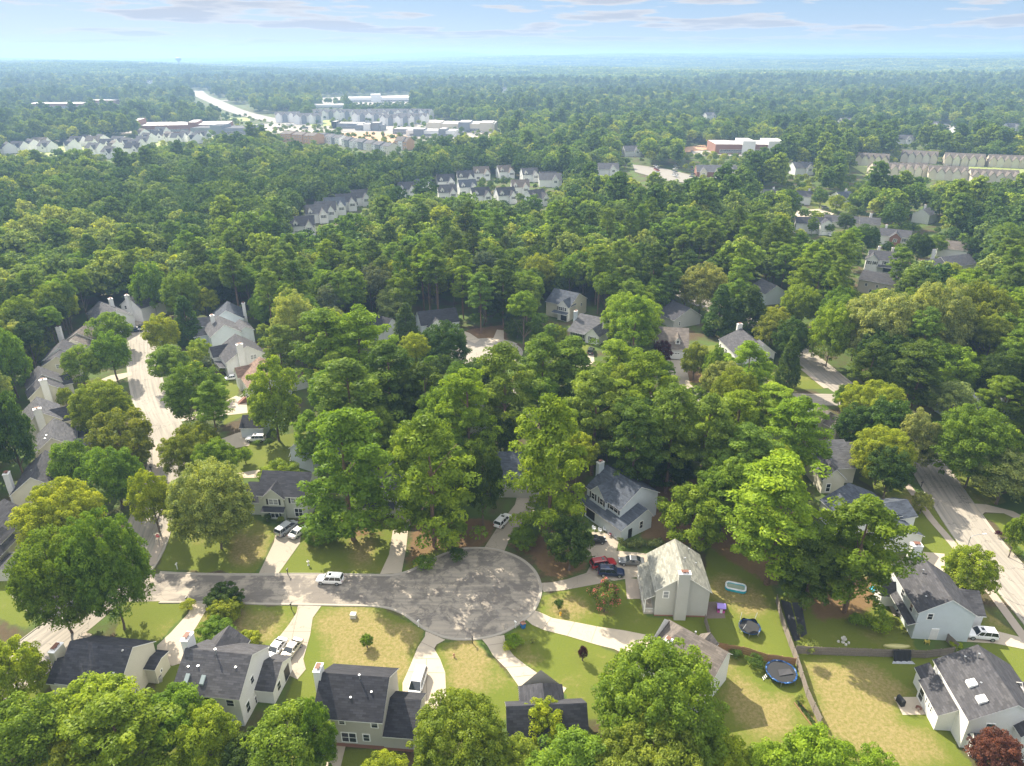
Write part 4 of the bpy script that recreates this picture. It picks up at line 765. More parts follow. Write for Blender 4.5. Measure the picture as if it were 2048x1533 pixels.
# townhouses
def rowhouse(a, b_, n, depth, e, r, walls, rf, lab, short, flat=False):
    A = Vector(U(*a)); Bv = Vector(U(*b_)); d = (Bv - A); L = d.length; rot = math.degrees(math.atan2(d.y, d.x)); u = L / n
    bl = []
    if flat:
        bl = [B(x=(-L / 2, L / 2), y=(-depth / 2, depth / 2), e=e, r=r, tm=rf)]
        for k in range(n): x0 = -L / 2 + (k + .5) * u; bl.append(B(x=(x0 - 2.6, x0 + 2.6), y=(-depth / 2 - 1.2, depth / 2 + 1.2), e=e + 1.0, r=r - .8, ax='y', m=walls[k % 2], tm=rf))
    for k in range(0 if flat else n):
        x0 = -L / 2 + k * u; bl.append(B(x=(x0 + .1, x0 + u - .1), y=(-depth / 2 - (k % 2) * .9, depth / 2), e=e + (k % 2) * .5, r=r + (k % 2) * .5, m=walls[k % len(walls)], oh=.15, tm=rf))
    wn = []
    for k in range(0 if flat else n):
        for q in range(2): wn.append((k, 'f', -L / 2 + (k + .3 + .4 * q) * u, e * .75, 1.1, 1.4)); wn.append((k, 'f', -L / 2 + (k + .3 + .4 * q) * u, e * .35, 1.1, 1.4))
    m_ = (A + Bv) / 2
    house('townhouse_row', tuple(m_), rot, lab, short, walls[0], rf, bl, wins=wn, cat='townhouses')
SLW = siding('slate_siding', (.22, .24, .27))
rowhouse((641, 283), (690, 290), 6, 12, 6.5, 9.2, [WHITE, SLW, WHITE], SH['lgrey'], 'western half of the long row of grey-roofed townhouses in front of the bare earth', 'the long grey townhouses')
rowhouse((694, 292), (716, 296), 3, 12, 6.5, 9.2, [WHITE, SLW], SH['lgrey'], 'short middle block of the grey-roofed townhouses, white end wall showing', 'the long grey townhouses')
rowhouse((720, 296), (790, 308), 8, 12, 6.5, 9.2, [WHITE, SLW, WHITE, CREAM], SH['lgrey'], 'eastern half of the long row of grey-roofed townhouses, nearest the unfinished gable', 'the long grey townhouses')
OSB = plain('bare_sheathing', (.50, .30, .17), .8, var=.25, scale=1.5)
rowhouse((572, 282), (640, 288), 6, 14, 8, 10.5, [OSB], SH['tan'], 'unfinished orange timber-sheathed apartment block left of the townhouses', 'the unfinished orange block')
rowhouse((797, 298), (822, 300), 3, 12, 8, 12, [OSB, WHITE], SH['tan'], 'unfinished timber gables with one white end, right of the townhouses', 'the unfinished gables')
for j, (a, b_, n, lab) in enumerate([((1712, 328), (1775, 332), 5, 'nearest-left townhouse block with broad brown-grey roof by the right-hand woods'), ((1740, 350), (1848, 352), 7, 'long front townhouse block with a plain brown-grey roof'), ((1852, 356), (1930, 360), 5, 'front townhouse block in the middle with pale gables'), ((1935, 364), (2030, 368), 6, 'front townhouse block at the edge of the frame'),
      ((1800, 322), (1872, 326), 5, 'rear townhouse block with a row of small gables'), ((1885, 328), (1965, 332), 5, 'rear middle townhouse block with small gables'), ((1972, 332), (2060, 336), 6, 'rear townhouse block cut by the frame edge')]):
    rowhouse(a, b_, n, 17, 4.4, 9.5, [BEIGE, CREAM], SH['tan'], lab, 'the brown-grey townhouses', flat=True)
# apartment blocks and shops far away
v8 = Zv((540, 190), 460, 2048)
def flatbox(name, c, wd, dp, ht, rot, wall, roof, lab, cat, accents=(), gables=0, rf=None):
    bl = [B(x=(-wd / 2, wd / 2), y=(-dp / 2, dp / 2), e=ht, t='f', oh=.0)] if not gables else [B(x=(-wd / 2, wd / 2), y=(-dp / 2, dp / 2), e=ht, r=ht + 4)]
    for k in range(gables):
        x = -wd / 2 + (k + .5) * wd / gables; bl.append(B(x=(x - 3.4, x + 3.4), y=(-dp / 2 - 1.6, 0), e=ht, r=ht + 3.2, ax='y', m=[wall, SLW][k % 2]))
    for (x0, x1, h, m) in accents: bl.append(B(x=(x0, x1), y=(-dp / 2 - 1.2, dp / 4), e=h, t='f', m=m, oh=0))
    wn = []
    if gables:
        for k in range(gables * 2):
            for fl in range(3): wn.append((0, 'f', -wd / 2 + (k + .5) * wd / gables / 2, 1.8 + fl * ht / 3, 1.6, 1.7))
    else: wn = [(0, 'f', 0, ht * .3, wd * .86, ht * .32)]
    house(name, c, rot, lab, 'the ' + lab.split(',')[0], wall, roof, bl, wins=wn, cat=cat)
ROOFW = plain('white_membrane_roof', (.42, .41, .39), .6, var=.1, scale=.05)
for a, b_, wd, g_, rt_, lab in [(165, 235, 34, 4, 18, 'westernmost apartment block beside the highway'), (345, 250, 38, 4, 10, 'second apartment block from the highway'), (505, 210, 50, 5, -5, 'rear apartment block behind the second one'), (760, 210, 46, 5, -4, 'rear apartment block behind the black-fronted shop'),
      (900, 235, 50, 5, -2, 'middle apartment block with pale gable end'), (1060, 205, 62, 6, 0, 'widest rear apartment block'), (1130, 265, 42, 4, -12, 'front apartment block with blue gable end'), (1270, 250, 44, 5, -8, 'apartment block left of the tan store'), (1350, 205, 34, 4, -20, 'easternmost apartment block against the woods')]:
    px, py = v8(a, b_); flatbox('apartment_block', U(px, py + 2), wd, 16, 10, rt_, WHITE, SH['lgrey'], f'{lab}, grey-roofed with gabled bays', 'apartments', gables=g_)
flatbox('store', U(925, 262), 84, 42, 10, -4, BEIGE, ROOFW, 'large tan big-box store with white roof, dark entrance panel facing the car park', 'store', accents=[(-2, 12, 12, SLW), (-40, -24, 11.5, BEIGE), (24, 40, 11.5, BEIGE)])
flatbox('store', U(700, 257), 40, 22, 7, -8, SLW, ROOFW, 'low black-fronted shop with pale roof beside the apartments', 'store', accents=[(-20, -14, 9, DARKM)])
flatbox('store', U(742, 261), 34, 20, 7, -8, SLW, ROOFW, 'second dark-fronted shop, white angled roof in its middle', 'store', accents=[(4, 14, 10, SLW), (-6, 3, 8.5, WHITE)])
flatbox('store', U(812, 268), 26, 22, 6.5, -8, SLW, ROOFW, 'small flat-roofed shop left of the glass-fronted one', 'store')
flatbox('store', U(866, 272), 58, 24, 7, -8, WHITE, ROOFW, 'long glass-fronted shop in front of the tan store', 'store', accents=[(-20, -8, 8.5, SLW), (10, 18, 9, SLW)])
flatbox('store', U(370, 262), 110, 52, 9, 12, BRICK, ROOFW, 'large brick supermarket with white roof at the bend of the service road', 'store', accents=[(-54, -46, 15, BRICK), (10, 20, 12, BRICK)])
flatbox('store', U(452, 268), 70, 34, 8, -4, SLW, SH['lgrey'], 'dark-fronted shop wing between the supermarket and the car park', 'store', accents=[(-10, 4, 11, SLW)])
flatbox('store', U(762, 203), 150, 60, 8, 10, WHITE, ROOFW, 'far white-roofed shopping centre before the wooded plateau', 'store', accents=[(-20, 0, 14, WHITE)])
flatbox('store', U(660, 216), 60, 24, 6, 4, WHITE, ROOFW, 'small far white-roofed hall left of the shopping centre', 'store')
flatbox('school', U(120, 217), 95, 40, 9, 4, BRICK, ROOFW, 'far brick school with long white roof, left of the smaller one', 'school')
flatbox('school', U(210, 209), 52, 30, 8, 4, BRICK, ROOFW, 'small far brick school with flat white roof', 'school')
flatbox('clinic', U(1485, 304), 62, 40, 9, -3, BRICK, ROOFW, 'brick medical building with white rooftop in the woods', 'clinic', accents=[(-6, 6, 12, WHITE), (18, 34, 12, WHITE)])
house('clinic', U(1432, 352), -6, 'low brick clinic with blue-grey gabled roof beside the small car park', 'the low brick clinic', BRICK, SH['lgrey'],
    [B(x=(-16, 16), y=(-7, 7), e=4, r=8)] + [B(x=(x - 2.6, x + 2.6), y=(-9, 0), e=4, r=6.8, ax='y', m=CREAM) for x in (-11, 0, 11)], wins=[(1, 'f', -11, 2, 2, 2), (2, 'f', 0, 2, 2, 2), (3, 'f', 11, 2, 2, 2)], cat='clinic')
for px, py, rt_, lab in [(1215, 350, 0, 'pale roof between pines left of the clinic'), (1262, 312, 10, 'grey gable among trees on the way to the brick medical building'), (1418, 238, 20, 'lone white house deep in the woods above the medical building'), (1690, 250, 10, 'blue-roofed house, left one in the far right woods'), (1860, 258, -10, 'white-gabled house in the far right woods by the small road'), (1915, 268, 10, 'white house beside the small road in the far right woods'), (1806, 288, -15, 'small white house nearest the brown-grey townhouses'), (2020, 262, 5, 'pale house by the frame edge in the far right woods'), (1100, 372, 0, 'grey roof above the lane right of the wooded close'), (1600, 348, 10, 'cream bungalow between the clinic and the townhouses'), (345, 155, 0, 'faint white house on the hazy far hillside'), (300, 168, 0, 'second faint pale house on the hazy hillside'), (1010, 183, 0, 'pale far house on the wooded plateau'), (1135, 150, 0, 'tiny pale roof near the far ridge')]:
    x, y = U(px, py)
    house('house', (x, y), rt_, lab, 'the ' + ' '.join(lab.split()[:4]), WHITE, SH['lgrey'], [B(x=(-8, 8), y=(-6, 6), e=5, r=9), B(x=(1, 6), y=(-8, 0), e=5, r=8, ax='y')], wins=[(1, 'f', 3.5, 4, 2, 1.6)])
# far roads, car parks and bare earth
PAVE = paving('pale_pavement', (.34, .31, .265), (.29, .265, .23), (.25, .235, .21), .1); EARTH = paving('bare_earth', (.42, .24, .13), (.50, .32, .19), (.36, .22, .14), 0)
FIELD = plain('cut_grass', (.22, .26, .07), .95, var=.3, scale=.03)
def wide(line, hw, name, mat, z=.6):
    l = smooth_line([U(*p) for p in line], 8); NOAUTO.append(offset(l, hw + 4) + offset(l, -hw - 4)[::-1]); return ribbon(l, -hw, hw, z, name, mat)
HWY = len(NOAUTO)
wide([(392, 182), (403, 192), (432, 205), (470, 222), (520, 236), (575, 247), (640, 255), (720, 264), (800, 272), (900, 280)], 15, 'highway', paving('highway_concrete', (.27, .25, .215), (.23, .215, .19), (.19, .18, .165), .1))
wide([(262, 268), (280, 262), (310, 258), (345, 255)], 14, 'road', PAVE)
wide([(395, 206), (360, 212)], 12, 'road', PAVE); wide([(600, 197), (500, 200), (440, 203)], 9, 'road', PAVE, .8)
def patch(name, pts, mat, z=.3):
    q = [U(*p) for p in pts]; c = (sum(a[0] for a in q) / len(q), sum(a[1] for a in q) / len(q))
    NOAUTO.append([(c[0] + (a[0] - c[0]) * 1.04, c[1] + (a[1] - c[1]) * 1.04) for a in q]); return sheet(name, q, z, mat)
patch('car_park', [(400, 258), (560, 246), (650, 250), (700, 262), (990, 268), (1000, 284), (860, 284), (800, 276), (640, 268), (560, 270), (430, 276)], PAVE)
patch('car_park', [(640, 246), (870, 240), (985, 262), (980, 270), (700, 262)], PAVE, .45)
patch('bare_ground', [(665, 268), (750, 265), (815, 274), (812, 292), (700, 282)], EARTH, .7)
patch('field', [(615, 245), (668, 240), (668, 252), (625, 256)], FIELD, .75); patch('field', [(455, 238), (500, 236), (500, 244), (470, 245)], FIELD, .75)
patch('bare_ground', [(1365, 296), (1410, 290), (1415, 300), (1370, 306)], EARTH); patch('bare_ground', [(1555, 298), (1600, 298), (1605, 310), (1560, 310)], EARTH)
patch('car_park', [(1265, 330), (1330, 338), (1400, 356), (1480, 355), (1480, 365), (1400, 370), (1330, 362), (1270, 345)], MATS['highway_concrete']); patch('car_park', [(1380, 302), (1560, 306), (1555, 314), (1390, 312)], PAVE)
patch('car_park', [(640, 196), (830, 190), (830, 208), (650, 214)], PAVE); patch('car_park', [(1700, 332), (2080, 336), (2080, 372), (1740, 356)], FIELD)
patch('car_park', [(30, 300), (420, 268), (430, 280), (250, 312), (60, 318)], FIELD)
patch('road', [(1850, 262), (1890, 248), (1905, 252), (1880, 275), (1860, 280)], PAVE)
patch('field', [(60, 216), (240, 208), (250, 212), (70, 222)], FIELD)
# water tower
wx, wy = -0.4697 * (4300 * cp_ + 17 * sp_), 4300; wz = float(T(wx, wy)); zt_ = 80.0
wt = thing('water_tower', 'grey water tower with bulbous tank standing above the hazy horizon', 'water tower', (wx, wy, wz))
m = MB(); prof = [(4.5, 0), (4.2, (zt_ - wz) * .55), (9, (zt_ - wz) * .66), (14, (zt_ - wz) * .74)]
for k in range(len(prof) - 1): m.tube((0, 0, prof[k][1]), (0, 0, prof[k + 1][1]), prof[k][0], prof[k + 1][0], 20, cap=False)
m.build('stem', plain('tower_paint', (.25, .29, .31), .6), wt, smooth=True)
m = MB(); H_ = zt_ - wz; prof = [(14, .74), (17, .80), (17.5, .88), (14, .95), (8, .99), (.2, 1.0)]
for k in range(len(prof) - 1): m.tube((0, 0, prof[k][1] * H_), (0, 0, prof[k + 1][1] * H_), prof[k][0], prof[k + 1][0], 24, cap=False)
m.build('tank', MATS['tower_paint'], wt, smooth=True)
# bold green hospital-like woods are filled further down

# ------------------------------------------------------------------ vehicles
RUB = plain('tyre_rubber', (.018, .018, .018), .8); RIM = plain('alloy_rim', (.45, .46, .47), .35, .6)
t = NT('car_glass'); t.rough(.06); t.col((.015, .02, .025)); t.p.inputs['Specular IOR Level'].default_value = .8; CGL = t.m
t = NT('lamp_lens'); t.rough(.15); t.col((.75, .77, .78)); LENS = t.m
REDL = plain('tail_lens', (.30, .01, .01), .25)
def paint(name, c, metal=0.0):
    if name in MATS: return MATS[name]
    t = NT(name); t.rough(.28); t.col(c); t.p.inputs['Metallic'].default_value = metal; t.p.inputs['Coat Weight'].default_value = .6; t.p.inputs['Coat Roughness'].default_value = .05; MATS[name] = t.m; return t.m
KIND = {  # stations: x, half width, z low, z belt ; glasshouse base/top x and roof height
 'suv': dict(st=[(-2.40, .78, .45, .95), (-2.32, .90, .36, 1.06), (-1.4, .95, .30, 1.08), (0, .95, .28, 1.05), (1.1, .95, .30, 1.02), (2.0, .90, .34, .92), (2.36, .78, .42, .74)], gb=(-2.30, 1.05), gt=(-2.05, .42), h=1.74, wr=.37, wx=(-1.45, 1.45)),
 'van': dict(st=[(-2.52, .82, .40, 1.0), (-2.46, .95, .32, 1.08), (-1.4, .99, .26, 1.06), (0, .99, .24, 1.03), (1.3, .98, .26, .98), (2.2, .92, .30, .86), (2.55, .78, .38, .68)], gb=(-2.45, 1.75), gt=(-2.3, .75), h=1.78, wr=.34, wx=(-1.6, 1.6)),
 'sedan': dict(st=[(-2.35, .74, .42, .84), (-2.2, .86, .32, .94), (-1.3, .90, .26, .95), (0, .90, .25, .92), (1.1, .90, .26, .89), (1.9, .86, .30, .78), (2.32, .72, .38, .64)], gb=(-1.75, 1.0), gt=(-.95, .25), h=1.43, wr=.32, wx=(-1.4, 1.4))}
def car(kind, pnt, label, px, head, cat='car', group=None, name='parked_car', dirt=0):
    K = KIND[kind]; x, y = (px if abs(px[0]) < 300 and px[1] < 0 else U(*px))
    o = thing(name, label, cat, (x, y, .06), R_(head), group)
    st = K['st']; mb = MB(); rings = []
    for (sx, hw, zl, zb) in st:
        rings.append([(sx, -hw * .86, zl), (sx, -hw, zl + .16), (sx, -hw, zb - .22), (sx, -hw * .95, zb - .04), (sx, -hw * .80, zb), (sx, 0, zb + .035), (sx, hw * .80, zb), (sx, hw * .95, zb - .04), (sx, hw, zb - .22), (sx, hw, zl + .16), (sx, hw * .86, zl)])
    for a, b_ in zip(rings, rings[1:]):
        for k in range(len(a)): j = (k + 1) % len(a); mb.poly([a[k], b_[k], b_[j], a[j]][::-1])
    mb.poly(rings[0]); mb.poly(rings[-1][::-1])
    bodyo = mb.build('body', pnt, o, smooth=True)
    me = bodyo.data
    zb = 1.0 if kind != 'sedan' else .9; b0, b1 = K['gb']; t0, t1 = K['gt']; h = K['h']; wb_, wt_ = st[3][1] * .92, st[3][1] * .74
    bz = zb + .03
    P0 = [(b0, -wb_, bz), (b1, -wb_, bz - .04), (b1, wb_, bz - .04), (b0, wb_, bz)]; P1 = [(t0, -wt_, h - .06), (t1, -wt_, h - .06), (t1, wt_, h - .06), (t0, wt_, h - .06)]
    def gl(nm, a, b_): m = MB(); m.poly([P0[a], P0[b_], P1[b_], P1[a]]); m.build(nm, CGL, o)
    gl('windscreen', 1, 2); gl('rear_window', 3, 0); gl('side_window', 0, 1); gl('side_window', 2, 3)
    m = MB()
    for s in (-1, 1):                                    # pillars
        for fx in (0.0, .36, .70, 1.0):
            q0 = (b0 + (b1 - b0) * fx, s * (wb_ + .012), bz - .02); q1 = (t0 + (t1 - t0) * fx, s * (wt_ + .012), h - .05); m.tube(q0, q1, .035 if 0 < fx < 1 else .05, n=5)
    m.build('pillar', pnt, o)
    m = MB(); ft = .05; q = [(t0 - .03, -wt_ - .03), (t0 + .1, -wt_ - .03)]
    r0 = [(t0 - .05, -wt_ * .96, h - .07), (t1 + .06, -wt_ * .96, h - .07), (t1 + .06, wt_ * .96, h - .07), (t0 - .05, wt_ * .96, h - .07)]
    r0 = [(t0 - .05, -wt_ - .03, h - .08), (t1 + .05, -wt_ - .03, h - .08), (t1 + .05, wt_ + .03, h - .08), (t0 - .05, wt_ + .03, h - .08)]; r1 = [(t0 + .08, -wt_ + .10, h), (t1 - .12, -wt_ + .10, h), (t1 - .12, wt_ - .10, h), (t0 + .08, wt_ - .10, h)]
    for k in range(4): j = (k + 1) % 4; m.poly([r0[k], r0[j], r1[j], r1[k]])
    m.poly(r1); m.build('roof', pnt, o, smooth=False)
    if kind != 'sedan':
        for s in (-1, 1): m = MB(); m.tube((t0 + .15, s * (wt_ - .08), h + .05), (t1 - .2, s * (wt_ - .08), h + .05), .022, n=5); m.tube((t0 + .15, s * (wt_ - .08), h), (t0 + .15, s * (wt_ - .08), h + .05), .02, n=4); m.tube((t1 - .2, s * (wt_ - .08), h), (t1 - .2, s * (wt_ - .08), h + .05), .02, n=4); m.build('roof_rail', RIM, o)
    if kind == 'suv': m = MB(); m.box(t1 - .75, t1 - .25, -.35, .35, h - .02, h + .012); m.build('sunroof', CGL, o)
    for wx_ in K['wx']:
        for s in (-1, 1):
            hw = st[3][1]; w_ = MB(); w_.tube((wx_, s * (hw - .22), K['wr']), (wx_, s * (hw + .01), K['wr']), K['wr'], n=18); wo = w_.build('wheel', RUB, o)
            w_ = MB(); w_.tube((wx_, s * (hw - .02), K['wr']), (wx_, s * (hw + .025), K['wr']), K['wr'] * .62, n=12); w_.build('rim', RIM, wo)
    fx, rx = st[-1][0], st[0][0]
    for s in (-1, 1):
        m = MB(); m.box(fx - .28, fx - .02, s * .50 - .17, s * .50 + .17, .60, .74); m.build('headlight', LENS, o)
        m = MB(); m.box(rx - .02, rx + .12, s * .72 - .09, s * .72 + .09, .70, 1.0 if kind != 'sedan' else .84); m.build('tail_light', REDL, o)
        m = MB(); m.box(b1 - .45, b1 - .28, s * (wb_ + .02) - .0, s * (wb_ + .22), .98, 1.12) if s > 0 else m.box(b1 - .45, b1 - .28, s * (wb_ + .22), s * (wb_ + .02), .98, 1.12); m.build('wing_mirror', pnt, o)
    m = MB(); m.box(fx - .03, fx + .015, -.42, .42, .42, .58); m.build('grille', DARKM, o)
    m = MB(); m.box(rx - .015, rx + .02, -.26, .26, .58, .70); m.build('number_plate', LENS, o)
    return o
PW = paint('white_paint', (.80, .80, .79)); PS = paint('silver_paint', (.50, .52, .54), .5); PR = paint('red_paint', (.30, .012, .015)); PN = paint('navy_paint', (.012, .02, .06)); PK = paint('black_paint', (.015, .016, .018)); PC = paint('champagne_paint', (.62, .57, .48), .3); PG = paint('grey_paint', (.16, .17, .18), .4)
car('suv', PW, 'white crossover with roof rails parked alone on the street before the turning circle', (661, 1165), 176, name='parked_car')
car('van', PS, 'silver minivan facing the sage shuttered house', (574, 1062), 62, cat='van', name='parked_van')
car('sedan', PW, 'white car beside the silver minivan, mostly under the pine boughs', (599, 1068), 62)
car('suv', PW, 'white hatchback parked nose-in on the driveway below the slate roof', (1006, 1047), 60)
car('sedan', PW, 'white saloon on the driveway of the grey-roofed house, the one nearer the house front', (552, 1305), 254)
car('sedan', PC, 'pale gold saloon on the driveway of the grey-roofed house, beside the white one', (583, 1306), 252)
car('van', PW, 'white minivan on the curved pale driveway of the taupe house', (836, 1372), 262, cat='van', name='parked_van')
car('suv', PR, 'dark red car, the only red one, by the crape myrtle driveway', (1206, 1133), 14)
car('suv', PN, 'navy blue car just in front of the red one', (1222, 1150), -4)
car('sedan', PG, 'dark grey saloon parked against the hedge by the pale-green roofed house', (1262, 1128), 176)
car('sedan', PK, 'black car in front of the white garden chairs', (1188, 1086), 8)
car('suv', PW, 'white four-wheel drive with sunroof beside the white gable wall', (1959, 1275), 172)
car('suv', PW, 'white four-wheel drive in front of the small outbuilding', (512, 882), 182)
car('sedan', PW, 'white car beside the bright white gabled house', (462, 760), 200)
car('suv', PK, 'black four-wheel drive on the cottage driveway', (1182, 706), 76)
car('sedan', PG, 'grey car by the shaded house at the second turning circle', (908, 660), -30)
car('sedan', PN, 'dark blue car under trees at the far end of the curved street', (271, 664), 20)
car('sedan', PK, 'black car next to the dark blue one at the far end of the curved street', (288, 657), 24)
car('sedan', PW, 'white car in front of the far double garage', (1659, 472), 80)
car('suv', PS, 'silver car at the kerb near the far lamp post', (1650, 418), 10)
# distant car-park cars: copies of one small car
cz = None
for i in range(110):
    if i < 62: px, py = 470 + (i * 29) % 175 + rng.uniform(-3, 3), 252 + (i * 7) % 14 + rng.uniform(-1, 1)
    elif i < 90: px, py = 820 + (i * 31) % 150, 266 + (i * 5) % 10
    else: px, py = 1280 + (i * 37) % 110, 334 + (i * 11) % 26
    x, y = U(px, py); hd = rng.uniform(0, 6.28)
    cw = ['white', 'silver', 'dark grey', 'red', 'white', 'navy'][i % 6]; lab = [f'tiny {cw} car in the hazy car park by the highway', f'tiny {cw} car in front of the tan big-box store', f'small {cw} car in the clinic car park'][0 if i < 62 else 1 if i < 90 else 2]; grp = ['cars in the highway car park', 'cars before the tan store', 'cars at the clinic'][0 if i < 62 else 1 if i < 90 else 2]
    mats_ = [PW, PS, PG, PR, PW, PN]
    if cz is None: cz = {}
    k = i % 6
    if k not in cz:
        m2 = MB(); m2.prism([(-2.3, -.8), (2.2, -.8), (2.35, 0), (2.2, .8), (-2.3, .8)], .35, .95); b4 = [(-1.7, -.8), (1.1, -.8), (1.1, .8), (-1.7, .8)]; t4 = [(-1.2, -.65), (.4, -.65), (.4, .65), (-1.2, .65)]
        for q in range(4): j = (q + 1) % 4; m2.poly([(*b4[q], .95), (*b4[j], .95), (*t4[j], 1.45), (*t4[q], 1.45)], 1)
        m2.poly([(*p, 1.45) for p in t4]); oo = m2.build('distant_car', [mats_[k], CGL]); cz[k] = oo; c = oo
    else: c = cz[k].copy(); COL.objects.link(c)
    c.location = (x, y, float(T(x, y)) + 1.0); c.rotation_euler = (0, 0, hd); tag(c, lab, 'car', grp)

# ------------------------------------------------------------------ fences
def fence(line, h, mat, label, name='fence', lean=0):
    P_ = [Vector((*p, 0)) for p in line]; c = P_[0]; o = thing(name, label, 'fence', c[:]); seg = []
    for a, b_ in zip(P_, P_[1:]):
        n = max(1, round((b_ - a).length / 2.4))
        for k in range(n): seg.append((a.lerp(b_, k / n) - c, a.lerp(b_, (k + 1) / n) - c))
    for a, b_ in seg:
        d = (b_ - a).normalized(); nn = Vector((-d.y, d.x, 0)); L = (b_ - a).length; nb_ = max(2, int(L / .15)); m = MB(); sag = rng.uniform(-.06, .06)
        for k in range(nb_):
            p0 = a + d * (L * k / nb_ + .006); p1 = a + d * (L * (k + 1) / nb_ - .006); hh = h + sag + rng.uniform(-.02, .02) + .10 * math.sin(math.pi * (k + .5) / nb_)
            q = [p0 - nn * .012, p1 - nn * .012, p1 + nn * .012, p0 + nn * .012]; m.prism([(v.x, v.y) for v in q], .04, hh)
        for zr in (.35, h * .55, h - .25):
            q = [a - nn * .06, b_ - nn * .06, b_ - nn * .014, a - nn * .014]; m.prism([(v.x, v.y) for v in q], zr, zr + .09)
        m.build('panel', mat, o)
        m = MB(); q = a; m.box(q.x - .06, q.x + .06, q.y - .06, q.y + .06, 0, h + .12); m.build('post', mat, o)
    m = MB(); q = seg[-1][1]; m.box(q.x - .06, q.x + .06, q.y - .06, q.y + .06, 0, h + .12); m.build('post', mat, o)
    return o
fence(W([(775, 400), (800, 500), (842, 620), (880, 720), (905, 800), (930, 880), (965, 960), (1000, 1035)], vC), 1.7, WOODDK, 'long weathered grey board fence running down between the trampoline lawns and the straw-coloured yard')
fence(W([(874, 662), (1000, 668), (1180, 674), (1400, 680), (1540, 685), (1680, 668)], vC), 1.55, WOODDK, 'weathered board fence crossing below the shaded yard, black sheet hung over it')
fence(W([(378, 632), (440, 640)], vC) + W([(600, 664), (730, 704), (870, 722)], vC), 1.5, WOODBR, 'reddish-brown picket fence between the small trampoline and the shrubs')
fence(W([(408, 500), (425, 560), (440, 622)], vC), 1.5, WOODDK, 'short grey fence leading from the pale-green roofed house')
fence(W([(1700, 648), (1650, 600), (1622, 560)], vC), 1.5, WOODDK, 'short grey fence and gate against the white gable with the back door')

# ------------------------------------------------------------------ garden things
BLUEV = plain('blue_vinyl', (.02, .15, .45), .4); NET = plain('black_mat', (.02, .021, .023), .8); WV = plain('white_vinyl', (.78, .8, .82), .4); TEAL = plain('teal_vinyl', (.03, .42, .52), .35)
def ring(mb, r0, r1, z0, z1, n=40, mi=0, a0=0, a1=2 * math.pi):
    for k in range(n):
        a, b_ = a0 + (a1 - a0) * k / n, a0 + (a1 - a0) * (k + 1) / n; c0, s0, c1, s1 = math.cos(a), math.sin(a), math.cos(b_), math.sin(b_)
        mm = mi if not callable(mi) else mi(k)
        mb.poly([(r0 * c0, r0 * s0, z1), (r1 * c0, r1 * s0, z1), (r1 * c1, r1 * s1, z1), (r0 * c1, r0 * s1, z1)], mm)
        mb.poly([(r1 * c0, r1 * s0, z0), (r1 * c1, r1 * s1, z0), (r1 * c1, r1 * s1, z1), (r1 * c0, r1 * s0, z1)], mm); mb.poly([(r0 * c1, r0 * s1, z0), (r0 * c0, r0 * s0, z0), (r0 * c0, r0 * s0, z1), (r0 * c1, r0 * s1, z1)], mm)
def disc(mb, r, z, n=40, mi=0): mb.poly([(r * math.cos(2 * math.pi * k / n), r * math.sin(2 * math.pi * k / n), z) for k in range(n)], mi)
t = NT('marbled_pad'); t.rough(.4); t.col(t.ramp(t.noise(t.coord(), 1.6, 5, .7), [(.42, (.012, .016, .025)), (.50, (.015, .07, .22)), (.57, (.02, .10, .30)), (.64, (.40, .50, .60))])); PADM = t.m
def trampoline(px, r, label, net):
    x, y = U(*px); o = thing('trampoline', label, 'trampoline', (x, y, 0))
    m = MB(); disc(m, r - .22, .86); m.build('jumping_mat', NET, o)
    m = MB(); ring(m, r - .24, r, .84, .93, 60, mi=0); m.build('edge_pad', PADM, o)
    for k in range(6):
        a = math.pi * k / 3 + .2; m = MB(); m.tube((r * math.cos(a), r * math.sin(a), 0), (r * math.cos(a), r * math.sin(a), .88), .04); m.build('leg', METAL, o)
    if net == 'poles':
        for k, (a, h, ln) in enumerate([(0.9, 2.6, .3), (2.4, 2.7, .1), (3.6, 2.2, .5), (5.2, 1.4, .2)]):
            m = MB(); m.tube((r * math.cos(a), r * math.sin(a), .5), (r * math.cos(a) + ln, r * math.sin(a) - ln * .3, h), .035); m.build('net_pole', WV, o)
        m = MB()
        for k in range(26):                               # slumped safety net
            a, b_ = math.pi * .15 + k * .19, math.pi * .15 + (k + 1) * .19; za, zb = 1.25 + .25 * math.sin(k * .9), 1.25 + .25 * math.sin((k + 1) * .9)
            m.poly([(r * .98 * math.cos(a), r * .98 * math.sin(a), .93), (r * .98 * math.cos(b_), r * .98 * math.sin(b_), .93), (r * .9 * math.cos(b_), r * .9 * math.sin(b_), zb), (r * .9 * math.cos(a), r * .9 * math.sin(a), za)])
        m.build('safety_net', NET, o)
    else:
        m = MB(); q = [(-.6, -.9, .95), (1.6, -.5, 1.0), (1.4, .5, .95), (-.5, .2, 1.05)]; m.poly(q); m.build('folded_net', plain('net_fold', (.05, .05, .055), .9), o)
        m = MB()
        for s in (-.25, .25): m.tube((-r - .65, s - .7, 0), (-r - .1, s - .7, .9), .03)
        for k in range(3): m.tube((-r - .55 + k * .17, -.97, .2 + k * .26), (-r - .55 + k * .17, -.43, .2 + k * .26), .04)
        m.build('ladder', METAL, o)
    return o
trampoline((1498, 1262), 1.75, 'small trampoline with bent net poles on the bright green lawn', 'poles')
trampoline((1561, 1352), 2.3, 'large trampoline with blue and white edge pad beside the board fence', 'flat')
